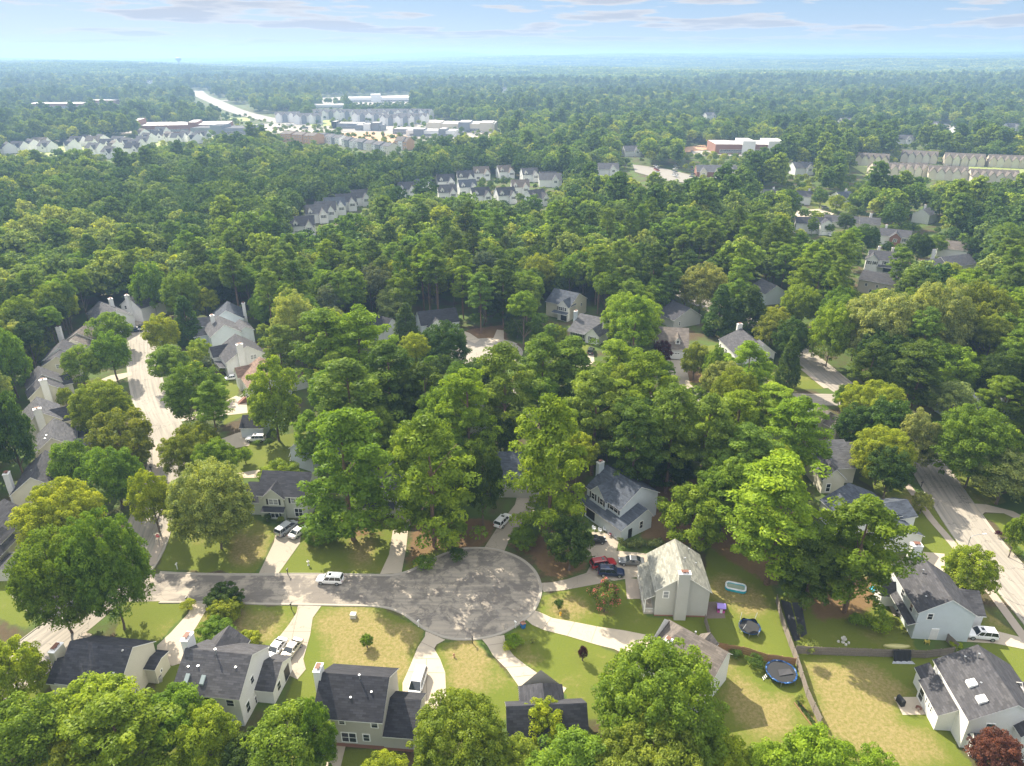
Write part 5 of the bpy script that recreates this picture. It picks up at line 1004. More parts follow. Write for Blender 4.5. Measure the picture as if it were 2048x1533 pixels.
# inflatable pool
t = NT('pool_water'); t.rough(.05); t.col((.30, .36, .28)); WATER = t.m
def rounded(w_, d, r, n=6):
    o = []
    for cx__, cy__, a0 in ((w_ / 2 - r, d / 2 - r, 0), (-w_ / 2 + r, d / 2 - r, 90), (-w_ / 2 + r, -d / 2 + r, 180), (w_ / 2 - r, -d / 2 + r, 270)):
        for k in range(n + 1): a = R_(a0 + 90 * k / n); o.append((cx__ + r * math.cos(a), cy__ + r * math.sin(a)))
    return o
x, y = U(1471, 1178); o = thing('paddling_pool', 'rectangular inflatable pool, teal outside and white rim, on the worn lawn', 'paddling pool', (x, y, 0), R_(-18))
for nm, z, mt, rr in (('wall', .16, TEAL, .17), ('wall', .38, TEAL, .16), ('rim', .55, WV, .15)):
    m = MB(); path = rounded(3.3, 1.8, .55); n = len(path)
    for k in range(n):
        a, b_ = path[k], path[(k + 1) % n]
        if math.dist(a, b_) > 1e-4: m.tube((*a, z), (*b_, z), rr, n=8)
    m.build(nm, mt, o, smooth=True)
m = MB(); m.poly([(*p, .36) for p in rounded(3.2, 1.7, .5)]); m.build('water', WATER, o)
x, y = U(1747, 1181); o = thing('paddling_pool', 'small round turquoise paddling pool in the shaded yard', 'paddling pool', (x, y, 0)); m = MB(); ring(m, .55, .72, 0, .25, 24); m.build('rim', TEAL, o, smooth=False); m = MB(); disc(m, .56, .14, 24); m.build('water', plain('blue_water', (.10, .45, .60), .1), o)
# playhouse
x, y = U(1441, 1222); o = thing('playhouse', 'pink and purple plastic playhouse on the mulch patch', 'playhouse', (x, y, 0), R_(-8)); PK1 = plain('pink_plastic', (.55, .08, .32), .4); PU = plain('purple_plastic', (.30, .22, .62), .4)
m = MB(); m.prism([(-.6, -.55), (.6, -.55), (.6, .55), (-.6, .55)], 0, 1.0); m.build('wall', PK1, o)
m = MB(); roof_panel(m, [(-.72, -.68, .95), (.72, -.68, .95), (.72, 0, 1.45), (-.72, 0, 1.45)]); roof_panel(m, [(.72, .68, .95), (-.72, .68, .95), (-.72, 0, 1.45), (.72, 0, 1.45)]); m.build('roof', [PU, PU], o)
m = MB(); m.box(-.2, .2, -.60, -.56, 0, .8); m.build('door', WV, o)
for s in (-.42, .42): m = MB(); m.box(s - .12, s + .12, -.59, -.555, .5, .8); m.build('window', BLACK, o)
# mulch and ground cloths
sheet('mulch', W([(405, 395), (500, 395), (515, 480), (420, 482)], vC), .02, plain('mulch', (.17, .13, .11), .95, var=.3, scale=5))
sheet('paving', W([(0, 270), (70, 280), (100, 380), (10, 382)], vC), .03, WALKM)
for i, q in enumerate([[(800, 385), (850, 400), (900, 590), (868, 600), (830, 500)], [(855, 400), (905, 400), (935, 560), (905, 580)]]):
    o = sheet('ground_cloth', W(q, vC), .03 + .01 * i, plain('black_ground_cloth', (.025, .026, .03), .6, var=.5, scale=2)); del o['kind']; tag(o, ['wider strip of black ground cloth along the board fence', 'narrower strip of black ground cloth beside the wider one'][i], 'ground cloth')
# grill, fire pit on the patio
def lathe(prof, n=16):
    m = MB()
    for a, b_ in zip(prof, prof[1:]): m.tube((0, 0, a[1]), (0, 0, b_[1]), max(a[0], .002), max(b_[0], .002), n, cap=False)
    return m
x, y = U(1800, 1408); o = thing('barbecue', 'black covered barbecue at the corner of the concrete patio', 'barbecue', (x, y, .05), R_(100))
m = MB(); m.prism([(-.6, -.3), (.6, -.3), (.6, .3), (-.6, .3)], .0, .85); m.build('cover', NET, o); m = MB(); m.tube((-.6, 0, .85), (.6, 0, .85), .33, n=16); m.build('hood', NET, o)
x, y = U(1836, 1421); o = thing('fire_pit', 'round rusty fire bowl on the patio near the lean-to', 'fire pit', (x, y, .05)); lathe([(.18, .28), (.38, .42), (.42, .5), (.38, .5), (.30, .42)]).build('bowl', RUST, o, smooth=True)
for k in range(3): a = k * 2.1; m = MB(); m.tube((.3 * math.cos(a), .3 * math.sin(a), .42), (.42 * math.cos(a), .42 * math.sin(a), 0), .025); m.build('leg', RUST, o)
# canoe, sheet on fence, yellow chair, bird bath group
x, y = U(1793, 1294); CAN = plain('pale_yellow_hull', (.50, .47, .20), .5); o = thing('canoe', 'pale yellow-green canoe lying upturned behind the fence', 'canoe', (x, y, 0), R_(-3)); m = MB(); prev = None
for i in range(13):
    tt = -1 + i / 6; hw = .46 * (1 - abs(tt) ** 2.4) + .015; ht = .45 - .1 * tt * tt; r = [(tt * 2.1, hw * math.cos(a), ht * math.sin(a) * (.9 if hw > .1 else .7) + .02) for a in np.linspace(0, math.pi, 9)]
    if prev:
        for k in range(8): m.poly([prev[k], prev[k + 1], r[k + 1], r[k]][::-1])
    prev = r
m.build('hull', CAN, o, smooth=True); m = MB(); m.box(-1.9, 1.9, -.02, .02, .42, .47); m.build('keel', CAN, o)
x, y = U(1800, 1316); o = thing('plastic_sheet', 'black plastic sheet slung over the board fence', 'plastic sheet', (x, y, 0)); m = MB()
for k in range(14):
    xa, xb = -1.35 + k * .19, -1.35 + (k + 1) * .19; f = lambda v: .10 * math.sin(v * 7) ; m.poly([(xa, -.75 + f(xa), .02), (xb, -.75 + f(xb), .02), (xb, -.12 + f(xb) * .3, 1.62), (xa, -.12 + f(xa) * .3, 1.62)]); m.poly([(xa, -.12 + f(xa) * .3, 1.62), (xb, -.12 + f(xb) * .3, 1.62), (xb, .35, 1.45), (xa, .35, 1.45)])
m.build('sheet', NET, o); m = MB(); m.prism([(-1.8, -1.2), (1.7, -1.3), (1.5, -.7), (-1.4, -.7)], .01, .05); m.build('grey_hem', plain('grey_plastic', (.35, .37, .40), .5, var=.5, scale=3), o)
def chair(px, rz, label, mat, name='garden_chair', w_=.55, cat='chair', seat=None, z=0, group=None):
    x, y = U(*px); o = thing(name, label, cat, (x, y, z), R_(rz), group)
    m = MB(); m.box(-w_ / 2, w_ / 2, -.26, .26, .38, .44); m.build('seat', seat or mat, o)
    m = MB()
    for k in range(9): a = math.pi * k / 8; b_ = math.pi * (k + 1) / 8; m.poly([(-w_ / 2 * math.cos(a), .24 + .1 * math.sin(a), .44), (-w_ / 2 * math.cos(b_), .24 + .1 * math.sin(b_), .44), (-w_ / 2 * 1.1 * math.cos(b_), .34 + .1 * math.sin(b_), .95), (-w_ / 2 * 1.1 * math.cos(a), .34 + .1 * math.sin(a), .95)]) if k < 8 else None
    m.build('backrest', mat, o)
    for sx in (-1, 1):
        m = MB(); m.box(sx * w_ / 2 - .04, sx * w_ / 2 + .04, -.26, .28, .62, .67); m.build('armrest', mat, o)
        for sy in (-.24, .24): m = MB(); m.tube((sx * w_ / 2, sy, .64), (sx * (w_ / 2 + .03), sy * 1.1, 0), .03, n=6); m.build('leg', mat, o)
    return o
for px, lb in [((1188, 1061), 'white garden chair farthest along the wall of the slate-blue roofed house'), ((1200, 1065), 'white garden chair, second from the far end of that wall'), ((1210, 1063), 'white garden chair next to the red-seated bench'), ((1232, 1078), 'white garden chair at the house corner past the red-seated bench')]:
    chair(px, 55, lb, WV, group='white garden chairs by the wall')
chair((1221, 1071), 55, 'white garden bench with red seat cushion against the wall', WV, 'garden_bench', 1.3, 'bench', seat=PR)
chair((1853, 1288), 170, 'yellow plastic chair below the back door of the white gable', plain('yellow_plastic', (.62, .50, .10), .5))
x, y = U(1686, 1285); STN = plain('pale_stone', (.55, .53, .48), .8); o = thing('bird_bath', 'pale stone bird bath with stacked bowls in the shaded yard', 'bird bath', (x, y, 0)); lathe([(.30, 0), (.30, .08), (.12, .15), (.10, .6), (.42, .72), (.45, .8), (.36, .78)]).build('bowl', STN, o); lathe([(.08, .78), (.08, 1.05), (.22, 1.12), (.2, 1.18)]).build('upper_bowl', STN, o)
for k, (dx, dy) in enumerate([(-.7, .1), (.8, -.2), (.2, -.6)]): m = MB(); m.tube((dx, dy, 0), (dx, dy, .25), .22, .16); m.build('pot', STN, o)
# utility box, cans, hydrant, units
x, y = U(707, 1235); o = thing('utility_box', 'pale green-grey utility box on the dry lawn below the street', 'utility box', (x, y, 0), R_(-4)); m = MB(); m.box(-.5, .5, -.45, .45, .0, .1); m.build('pad', KERBM, o); m = MB(); m.box(-.45, .45, -.4, .4, .1, .75); m.build('cabinet', plain('pale_cabinet', (.50, .50, .42), .6), o); m = MB(); m.box(-.48, .48, -.43, .43, .75, .80); m.build('lid', STN, o)
x, y = U(1046, 1256); o = thing('wheelie_bin', 'blue wheelie bin with brown lid at the edge of the turning circle', 'bin', (x, y, 0), R_(30)); m = MB(); b0 = [(-.27, -.3), (.27, -.3), (.27, .3), (-.27, .3)]; b1 = [(-.34, -.38), (.34, -.38), (.34, .38), (-.34, .38)]
for q in range(4): j = (q + 1) % 4; m.poly([(*b0[q], .06), (*b0[j], .06), (*b1[j], 1.0), (*b1[q], 1.0)])
m.build('bin_body', BLUEV, o); m = MB(); m.box(-.36, .36, -.4, .4, 1.0, 1.07); m.build('lid', RUST, o)
for s in (-1, 1): m = MB(); m.tube((s * .26, .3, .1), (s * .33, .3, .1), .1, n=12); m.build('wheel', RUB, o)
def mailbox(px, label, mat, mat2=None, rz=0, z=0):
    x, y = U(*px); o = thing('mailbox', label, 'mailbox', (x, y, z), R_(rz)); m = MB(); m.box(-.06, .06, -.06, .06, 0, 1.15); m.build('post', mat, o)
    m = MB(); q = [(-.11, 1.15), (.11, 1.15), (.11, 1.3), (.07, 1.37), (-.07, 1.37), (-.11, 1.3)]; a = [(p[0], -.28, p[1]) for p in q]; b_ = [(p[0], .24, p[1]) for p in q]; m.poly(a); m.poly(b_[::-1])
    for k in range(6): j = (k + 1) % 6; m.poly([a[k], b_[k], b_[j], a[j]][::-1])
    m.build('box', mat2 or mat, o); m = MB(); m.box(.11, .13, .0, .03, 1.25, 1.45); m.build('flag', REDL, o)
WHP = plain('white_post', (.75, .75, .72), .5); DKP = plain('dark_wood_post', (.045, .032, .024), .8)
mailbox((837, 1254), 'white mailbox on the kerb left of the taupe house driveway', WHP, rz=-30); mailbox((945, 1287), 'black mailbox at the bottom rim of the turning circle', DARKM, rz=0)
mailbox((375, 1207), 'dark mailbox among the low plants below the street', DKP, BLACK, rz=180); mailbox((583, 1219), 'dark mailbox beside the driveway holding two cars', DKP, BLACK, rz=180); mailbox((576, 1150), 'dark mailbox above the street by the sage house driveway', DKP, BLACK)
mailbox((1031, 1256), 'white mailbox beside the blue bin', WHP, rz=40); mailbox((355, 1139), 'white mailbox low by the corner lawn kerb', WHP); mailbox((303, 944), 'dark mailbox between street trees on the curved street', DKP, BLACK, rz=90); mailbox((1842, 975), 'dark mailbox at the kerb of the long right-hand street', DKP, BLACK, rz=120)
x, y = U(617, 1131); o = thing('garden_statue', 'small white statue on the bright lawn above the street', 'statue', (x, y, 0)); lathe([(.2, 0), (.2, .1), (.1, .2), (.08, .75), (.26, .85), (.26, .9), (.1, .92), (.12, 1.15), (.05, 1.3)], 12).build('statue_body', STN, o)
x, y = U(908, 1314); o = thing('fire_hydrant', 'small weathered hydrant stump on the dry lawn between two driveways', 'hydrant', (x, y, 0)); lathe([(.16, 0), (.16, .08), (.11, .1), (.11, .5), (.14, .52), (.14, .56), (.1, .66), (.03, .72)], 12).build('barrel', plain('hydrant_paint', (.45, .25, .15), .6), o); m = MB(); m.tube((-.2, 0, .42), (.2, 0, .42), .06); m.build('outlet', MATS['hydrant_paint'], o)
x, y = U(1121, 1231); o = thing('fire_hydrant', 'bright yellow hydrant in front of the round dark shrub', 'hydrant', (x, y, 0)); lathe([(.18, 0), (.18, .08), (.13, .1), (.13, .55), (.16, .57), (.16, .62), (.1, .75), (.03, .8)], 12).build('barrel', plain('yellow_paint', (.75, .42, .02), .4), o); m = MB(); m.tube((-.22, 0, .45), (.22, 0, .45), .07); m.build('outlet', MATS['yellow_paint'], o)
def acunit(px, label):
    x, y = U(*px); o = thing('air_conditioner', label, 'air conditioner', (x, y, 0), R_(20)); m = MB(); m.box(-.42, .42, -.42, .42, .05, .9); m.build('casing', plain('ac_casing', (.38, .38, .36), .5), o); m = MB(); m.tube((0, 0, .9), (0, 0, .93), .34, n=20); m.build('fan_grille', DARKM, o)
acunit((319, 1362), 'grey air conditioner beside the cream gable wall near the driveway'); acunit((6, 1108), 'grey air conditioner at the frame edge by the nearest cream house')
def dish(p, rz, label):
    o = thing('satellite_dish', label, 'satellite dish', p, R_(rz)); m = MB(); m.tube((0, 0, -.5), (0, 0, .1), .03); m.tube((0, 0, .1), (0, -.15, .3), .03); m.build('mast', METAL, o)
    m = MB(); prev = None
    for i in range(5):
        rr = .42 * i / 4; c = [(rr * math.cos(a), -.2 - rr * rr * .5 + .02 * 0, .35 + rr * math.sin(a)) for a in np.linspace(0, 2 * math.pi, 17)[:-1]]
        if prev:
            for k in range(16): j = (k + 1) % 16; m.poly([prev[k], prev[j], c[j], c[k]])
        prev = c
    m.build('reflector', WV, o, smooth=True)
def Up(px, py, z): return (*U(px, py, z), z)
dish(Up(1394, 1286, 5.0), 20, 'white satellite dish on the brown roof by the picket fence'); dish(Up(1703, 900, 5.0), 30, 'white satellite dish at the corner of the cream light-roofed house'); dish(Up(248, 1297, 6.4), 0, 'white satellite dish at the ridge end of the dark roof')
# street lamps
def lamp(px, h, rz, label, arm=2.2):
    x, y = U(*px); o = thing('street_lamp', label, 'street lamp', (x, y, 0), R_(rz)); m = MB(); m.tube((0, 0, 0), (0, 0, h), .10, .06, 10); m.build('pole', METAL, o)
    m = MB(); pp = [(0, 0, h - .2), (.4, 0, h + .15), (1.1, 0, h + .35), (arm, 0, h + .42)]
    for a, b_ in zip(pp, pp[1:]): m.tube(a, b_, .045, n=7)
    m.build('arm', METAL, o); m = MB(); m.prism([(arm - .1, -.08), (arm + .55, -.13), (arm + .62, 0), (arm + .55, .13), (arm - .1, .08)], h + .34, h + .48); m.build('lamp_head', plain('lamp_white', (.7, .7, .7), .4), o)
lamp((1917, 1148), 8.2, 5, 'tall street lamp arching over the long right-hand street'); lamp((1661, 424), 9, 170, 'street lamp by the far pale turning area', 2.0)
# stop sign
x, y = U(320, 1092); o = thing('stop_sign', 'red octagonal stop sign at the street corner under the trees', 'road sign', (x, y, 0), R_(10)); m = MB(); m.tube((0, .03, 0), (0, .03, 2.6), .035, n=8); m.build('post', METAL, o)
oc = [(.40 * math.cos(R_(22.5 + 45 * k)), .40 * math.sin(R_(22.5 + 45 * k))) for k in range(8)]
m = MB(); a = [(p[0], -.0, 2.3 + p[1]) for p in oc]; b_ = [(p[0], .02, 2.3 + p[1]) for p in oc]; m.poly(a); m.poly(b_[::-1])
for k in range(8): j = (k + 1) % 8; m.poly([a[k], b_[k], b_[j], a[j]][::-1])
pl = m.build('plate', plain('sign_red', (.62, .02, .015), .45), o)
m = MB()
for k in range(8): j = (k + 1) % 8; m.poly([(oc[k][0], -.004, 2.3 + oc[k][1]), (oc[j][0], -.004, 2.3 + oc[j][1]), (oc[j][0] * .94, -.004, 2.3 + oc[j][1] * .94), (oc[k][0] * .94, -.004, 2.3 + oc[k][1] * .94)])
m.build('border', WHP, pl)
tx = bpy.data.curves.new('lettering', 'FONT'); tx.body = 'STOP'; tx.size = .30; tx.align_x = 'CENTER'; tx.align_y = 'CENTER'; tx.materials.append(WHP); t0_ = bpy.data.objects.new('tmp', tx); COL.objects.link(t0_); lm_ = bpy.data.meshes.new_from_object(t0_.evaluated_get(bpy.context.evaluated_depsgraph_get())); bpy.data.objects.remove(t0_); to = bpy.data.objects.new('lettering', lm_); COL.objects.link(to); to.parent = pl; to.location = (0, -.006, 2.3); to.rotation_euler = (R_(90), 0, 0)
# swing set in the pines, trellis slide
x, y = U(1628, 1092); o = thing('swing_set', 'wooden swing frame with turquoise canopy under the tall pines', 'swing set', (x, y, 0), R_(20)); WD = plain('orange_timber', (.38, .18, .08), .8)
for sx in (-1.6, 1.6):
    for sy in (-1, 1): m = MB(); m.tube((sx, sy, 0), (sx, 0, 2.3), .06, n=6); m.build('leg', WD, o)
m = MB(); m.tube((-1.9, 0, 2.3), (1.9, 0, 2.3), .07, n=6); m.build('beam', WD, o); m = MB(); m.poly([(-2.6, -.7, 2.2), (-1.4, -.7, 2.2), (-1.4, 0, 2.8), (-2.6, 0, 2.8)]); m.poly([(-1.4, .7, 2.2), (-2.6, .7, 2.2), (-2.6, 0, 2.8), (-1.4, 0, 2.8)]); m.build('canopy', TEAL, o)
# vegetable bed
x, y = U(1612, 1430); o = thing('vegetable_bed', 'narrow planted bed edged with boards along the fence foot', 'vegetable bed', (x, y, 0), R_(105)); m = MB(); m.box(-2.2, 2.2, -.45, -.40, 0, .22); m.box(-2.2, 2.2, .40, .45, 0, .22); m.box(-2.2, -2.15, -.4, .4, 0, .22); m.build('board', WOODBR, o); VEG = o
x, y = U(1797, 1232); o = thing('patio_table', 'covered dark table outside the shaded back of the white house', 'table', (x, y, 0)); m = MB(); m.tube((0, 0, .7), (0, 0, .76), .6, n=16); m.build('table_top', DARKM, o)
for k in range(4): a = k * 1.571 + .7; m = MB(); m.tube((.45 * math.cos(a), .45 * math.sin(a), 0), (.4 * math.cos(a), .4 * math.sin(a), .7), .03); m.build('leg', DARKM, o)

# ------------------------------------------------------------------ trees
def leaf_cloud(cen, rad, per, leaf, rs, flat=.88, out=.65, upb=.35, elong=1.0):
    """leaf-sized quads spread over many small boughs. cen n x 3, rad n"""
    n = len(cen); k = n * per
    c = np.repeat(cen, per, 0); r = np.repeat(rad, per)
    d = rs.normal(size=(k, 3)); d /= np.linalg.norm(d, axis=1)[:, None]; d[:, 2] = np.where(d[:, 2] < -.45, -d[:, 2], d[:, 2])
    rr = r * rs.uniform(.5, 1.05, k) ** .6
    p = c + d * rr[:, None] * np.array([1, 1, flat])
    nrm = d * out + rs.normal(size=(k, 3)) * .42 + np.array([0, 0, upb]); nrm /= np.linalg.norm(nrm, axis=1)[:, None]
    a = np.cross(nrm, rs.normal(size=(k, 3))); a /= np.linalg.norm(a, axis=1)[:, None] + 1e-9; b = np.cross(nrm, a)
    s = leaf * rs.uniform(.6, 1.25, k)[:, None]
    v = np.empty((k, 4, 3)); v[:, 0] = p - a * s * elong; v[:, 1] = p - b * s * .62 + a * s * .1; v[:, 2] = p + a * s * elong; v[:, 3] = p + b * s * .62 + a * s * .1
    bv = np.repeat(rs.uniform(.18, .82, n), per)
    var = np.clip(bv + rs.normal(size=k) * .16, 0, 1)
    return v.reshape(-1, 3), np.arange(k * 4).reshape(-1, 4), var
def crown_pts(kind, rs, R=4.6, V=4.6, n=150):
    C_, r_ = [], []
    if kind in ('broad', 'round', 'huge'):
        lob = rs.normal(size=(7, 3)); lob /= np.linalg.norm(lob, axis=1)[:, None]; la = rs.uniform(-.22, .26, 7)
        i = 0
        while len(C_) < n:
            d = rs.normal(size=3); d /= np.linalg.norm(d)
            if d[2] < -.8: continue
            f = 1 + (la * np.clip(lob @ d, 0, 1) ** 3).sum() * (1.0 if kind != 'round' else .45)
            q = rs.uniform(.74, 1.06) if rs.random() < .74 else rs.uniform(.35, .8)
            top = 1.0 if d[2] > 0 else .95
            C_.append([d[0] * R * .86 * f * q, d[1] * R * .86 * f * q, d[2] * V * .86 * f * q * top]); r_.append(rs.uniform(.55, 1.05) * (R / 4.6 if kind != 'huge' else 1.25) * (.85 if q > .8 else 1.1))
    elif kind == 'pine':
        lv = 13
        for L in range(lv):
            t_ = (L + rs.uniform(-.3, .3)) / (lv - 1); z = -V + 2 * V * t_
            env = R * (max(0.03, math.sin(math.pi * min(1, .26 + .70 * t_))) ** .6) * rs.uniform(.72, 1.08)
            if t_ > .95: env *= .35
            for b_ in range(rs.integers(7, 10)):
                a = rs.uniform(0, 2 * math.pi); ln = env * rs.uniform(.55, 1.08)
                for q in (1.0, .72, .45):
                    if q < 1 and rs.random() < .35: continue
                    if q < .5 and rs.random() < .5: continue
                    C_.append([math.cos(a) * ln * q + rs.normal() * .25, math.sin(a) * ln * q + rs.normal() * .25, z + ln * q * .16 + rs.normal() * .25]); r_.append(rs.uniform(.55, 1.0))
        C_.append([0, 0, V * .97]); r_.append(.8)
    else:                                               # dense cone
        for L in range(n):
            t_ = rs.random() ** 1.25; z = -V + 2 * V * t_; a = rs.uniform(0, 2 * math.pi); e = R * (1 - t_) ** .72 * rs.uniform(.72, 1.0) * (.6 + .4 * min(1, t_ * 8))
            C_.append([math.cos(a) * e, math.sin(a) * e, z]); r_.append(rs.uniform(.45, .85))
    return np.array(C_), np.array(r_)
def make_crown(kind, seed, R=4.6, V=4.6, n=150, per=75, leaf=.20, name=None, mat=None):
    rs = np.random.default_rng(seed)
    C_, r_ = crown_pts(kind, rs, R, V, n)
    if kind == 'pine': v, q, var = leaf_cloud(C_, r_, per, leaf, rs, flat=.72, out=.75, upb=.30, elong=1.25)
    elif kind == 'cone': v, q, var = leaf_cloud(C_, r_, per, leaf, rs, flat=1.0, out=.8, upb=.15)
    else: v, q, var = leaf_cloud(C_, r_, per, leaf, rs)
    return np_mesh(name or 'crown', v, q, [mat or LEAF], var), C_
def make_trunk(C_, V, clear, R, mat, seed, r0=.28):
    """trunk from the ground (z = -V - clear in crown space) up into the crown, with limbs"""
    rs = np.random.default_rng(seed); m = MB(); z0 = -V - clear
    pts = [(0, 0, z0), (.1 * R * .2, .05, -V - clear * .4), (.15, -.1, -V * .4), (0, .1, V * .35), (.05, 0, V * .8)]; rad = [r0 * 1.25, r0, r0 * .75, r0 * .4, r0 * .12]
    for a, b_, p, q in zip(pts, pts[1:], rad, rad[1:]): m.tube(a, b_, p, q, 8, cap=False)
    idx = rs.choice(len(C_), min(10, len(C_)), replace=False)
    for i in idx:
        c = C_[i]; zb = max(-V * .9, c[2] - np.hypot(c[0], c[1]) * .9 - .4); tt = np.clip((zb + V) / (2 * V), 0, .9)
        m.tube((0, 0, zb), tuple(c * np.array([.55, .55, 1]) + np.array([0, 0, (zb - c[2]) * .35])), r0 * .34 * (1 - tt * .6), r0 * .2 * (1 - tt * .6), 6, cap=False); m.tube(tuple(c * np.array([.55, .55, 1]) + np.array([0, 0, (zb - c[2]) * .35])), tuple(c), r0 * .2 * (1 - tt * .6), .03, 5, cap=False)
    return m
SPEC = {'broad': (4.6, 4.6, 200, 112, .155, 5, 1.6), 'huge': (8.5, 8.0, 540, 110, .18, 3, 1.6), 'round': (4.6, 4.2, 150, 130, .15, 3, 1.0), 'pine': (4.4, 6.2, 0, 112, .155, 5, 9.0), 'cone': (3.0, 5.5, 230, 70, .17, 3, .6), 'shrub': (1.2, 1.1, 0, 0, 0, 2, .1)}
PROTO = {}
for kd, (R, V, n, per, leaf, cnt, clear) in SPEC.items():
    L_ = []
    for s in range(cnt):
        if kd == 'shrub':
            rs = np.random.default_rng(900 + s); d = rs.normal(size=(26, 3)); d /= np.linalg.norm(d, axis=1)[:, None]; d[:, 2] = np.abs(d[:, 2]) * .95 - .2; c = d * rs.uniform(.5, .85, 26)[:, None]
            v, q, var = leaf_cloud(c * R, np.full(26, .42), 60, .09, rs); me = np_mesh('foliage', v, q, [LEAF], var); tm = MB(); [tm.tube((0, 0, -1.2), tuple(c[k] * R * .8), .04, .02, 5) for k in range(5)]
        else:
            me, C_ = make_crown(kd, 100 + s * 7 + len(kd), R, V, n, per, leaf); tm = make_trunk(C_, V, clear, R, None, 50 + s, .20 if kd != 'cone' else .14)
        tmo = tm.build('trunk', PBARK if kd == 'pine' else BARK, smooth=True); tme = tmo.data; bpy.data.objects.remove(tmo)
        L_.append((me, tme, R, V, clear))
    PROTO[kd] = L_
HUE = dict(mid=(.138, .220, .022), ylw=(.225, .285, .022), dark=(.062, .110, .018), pale=(.250, .295, .085), olive=(.185, .235, .026), pine=(.138, .214, .030), pined=(.088, .140, .022), bright=(.185, .280, .022), red=(.13, .05, .034), purple=(.055, .015, .025), grey=(.125, .160, .080))
HNAME = dict(mid='green', ylw='yellow-green', dark='dark green', pale='pale green', olive='olive', pine='green', pined='dark', bright='bright green', red='copper-red', purple='dark purple', grey='grey-green')
TREES = []                                              # (x, y, R, Ht)
cnt = {}
def tree(kind, x, y, R, V, clear, hue, label, group=None, seed=None):
    if kind == 'broad' and R > 6.6: kind = 'huge'
    k = cnt.get(kind, 0); cnt[kind] = k + 1
    me, tme, R0, V0, c0 = PROTO[kind][(k if seed is None else seed) % len(PROTO[kind])]
    nm = dict(broad='broadleaf_tree', huge='broadleaf_tree', round='broadleaf_tree', pine='pine_tree', cone='conifer_tree', shrub='shrub')[kind]; z = float(T(x, y))
    rz = rng.uniform(0, 6.28)
    o = thing(nm, label, 'shrub' if kind == 'shrub' else 'tree', (x, y, z), rz, group)
    c = bpy.data.objects.new('foliage' if kind == 'shrub' else 'crown', me); COL.objects.link(c); c.parent = o; c.scale = (R / R0, R / R0 * rng.uniform(.93, 1.07), V / V0); c.location = (0, 0, clear + V)
    h = HUE[hue]; j = rng.uniform(.86, 1.16); c.color = (h[0] * j * rng.uniform(.92, 1.1), h[1] * j, h[2] * j * rng.uniform(.85, 1.15), 1)
    tr = bpy.data.objects.new('trunk', tme); COL.objects.link(tr); tr.parent = o; szz = (clear + V * 1.8) / (c0 + V0 * 1.8); s = max(.5, R / R0); tr.scale = (s, s, szz); tr.location = (0, 0, (V0 + c0) * szz)
    TREES.append((x, y, R, clear + 2 * V)); return o
def ctree(kind, cx, cy, w_, h, hue, label=None, clear=None, shape=1.0):
    cy0 = cy
    """crown seen centred on (cx, cy), w_ by h photo pixels"""
    cl = dict(broad=1.7, round=1.0, pine=8.0, cone=.5, shrub=.05)[kind] if clear is None else clear; V = 5.0
    for _ in range(12):
        x, y = U(cx, cy, cl + V); dep = Pj(x, y, cl + V)[2]; s = F_ / dep; R = w_ / 2 / s
        th = math.atan2(CH - cl - V, math.hypot(x, y)); q = (h / 2 / s) ** 2 - (R * math.sin(th)) ** 2
        hp = s * math.sqrt((V * math.cos(th)) ** 2 + (R * math.sin(th)) ** 2); cy = cy0 + max(0, hp - h / 2) * .85
        V = .5 * V + .5 * min(max(math.sqrt(max(q, 0)) / math.cos(th), R * (.62 if kind == 'shrub' or cl < .7 else .88)), R * 2.3)
    return dict(kind=kind, x=x, y=y, R=R * (1.08 if kind == 'pine' else .98), V=V, cl=cl, hue=hue, label=label)
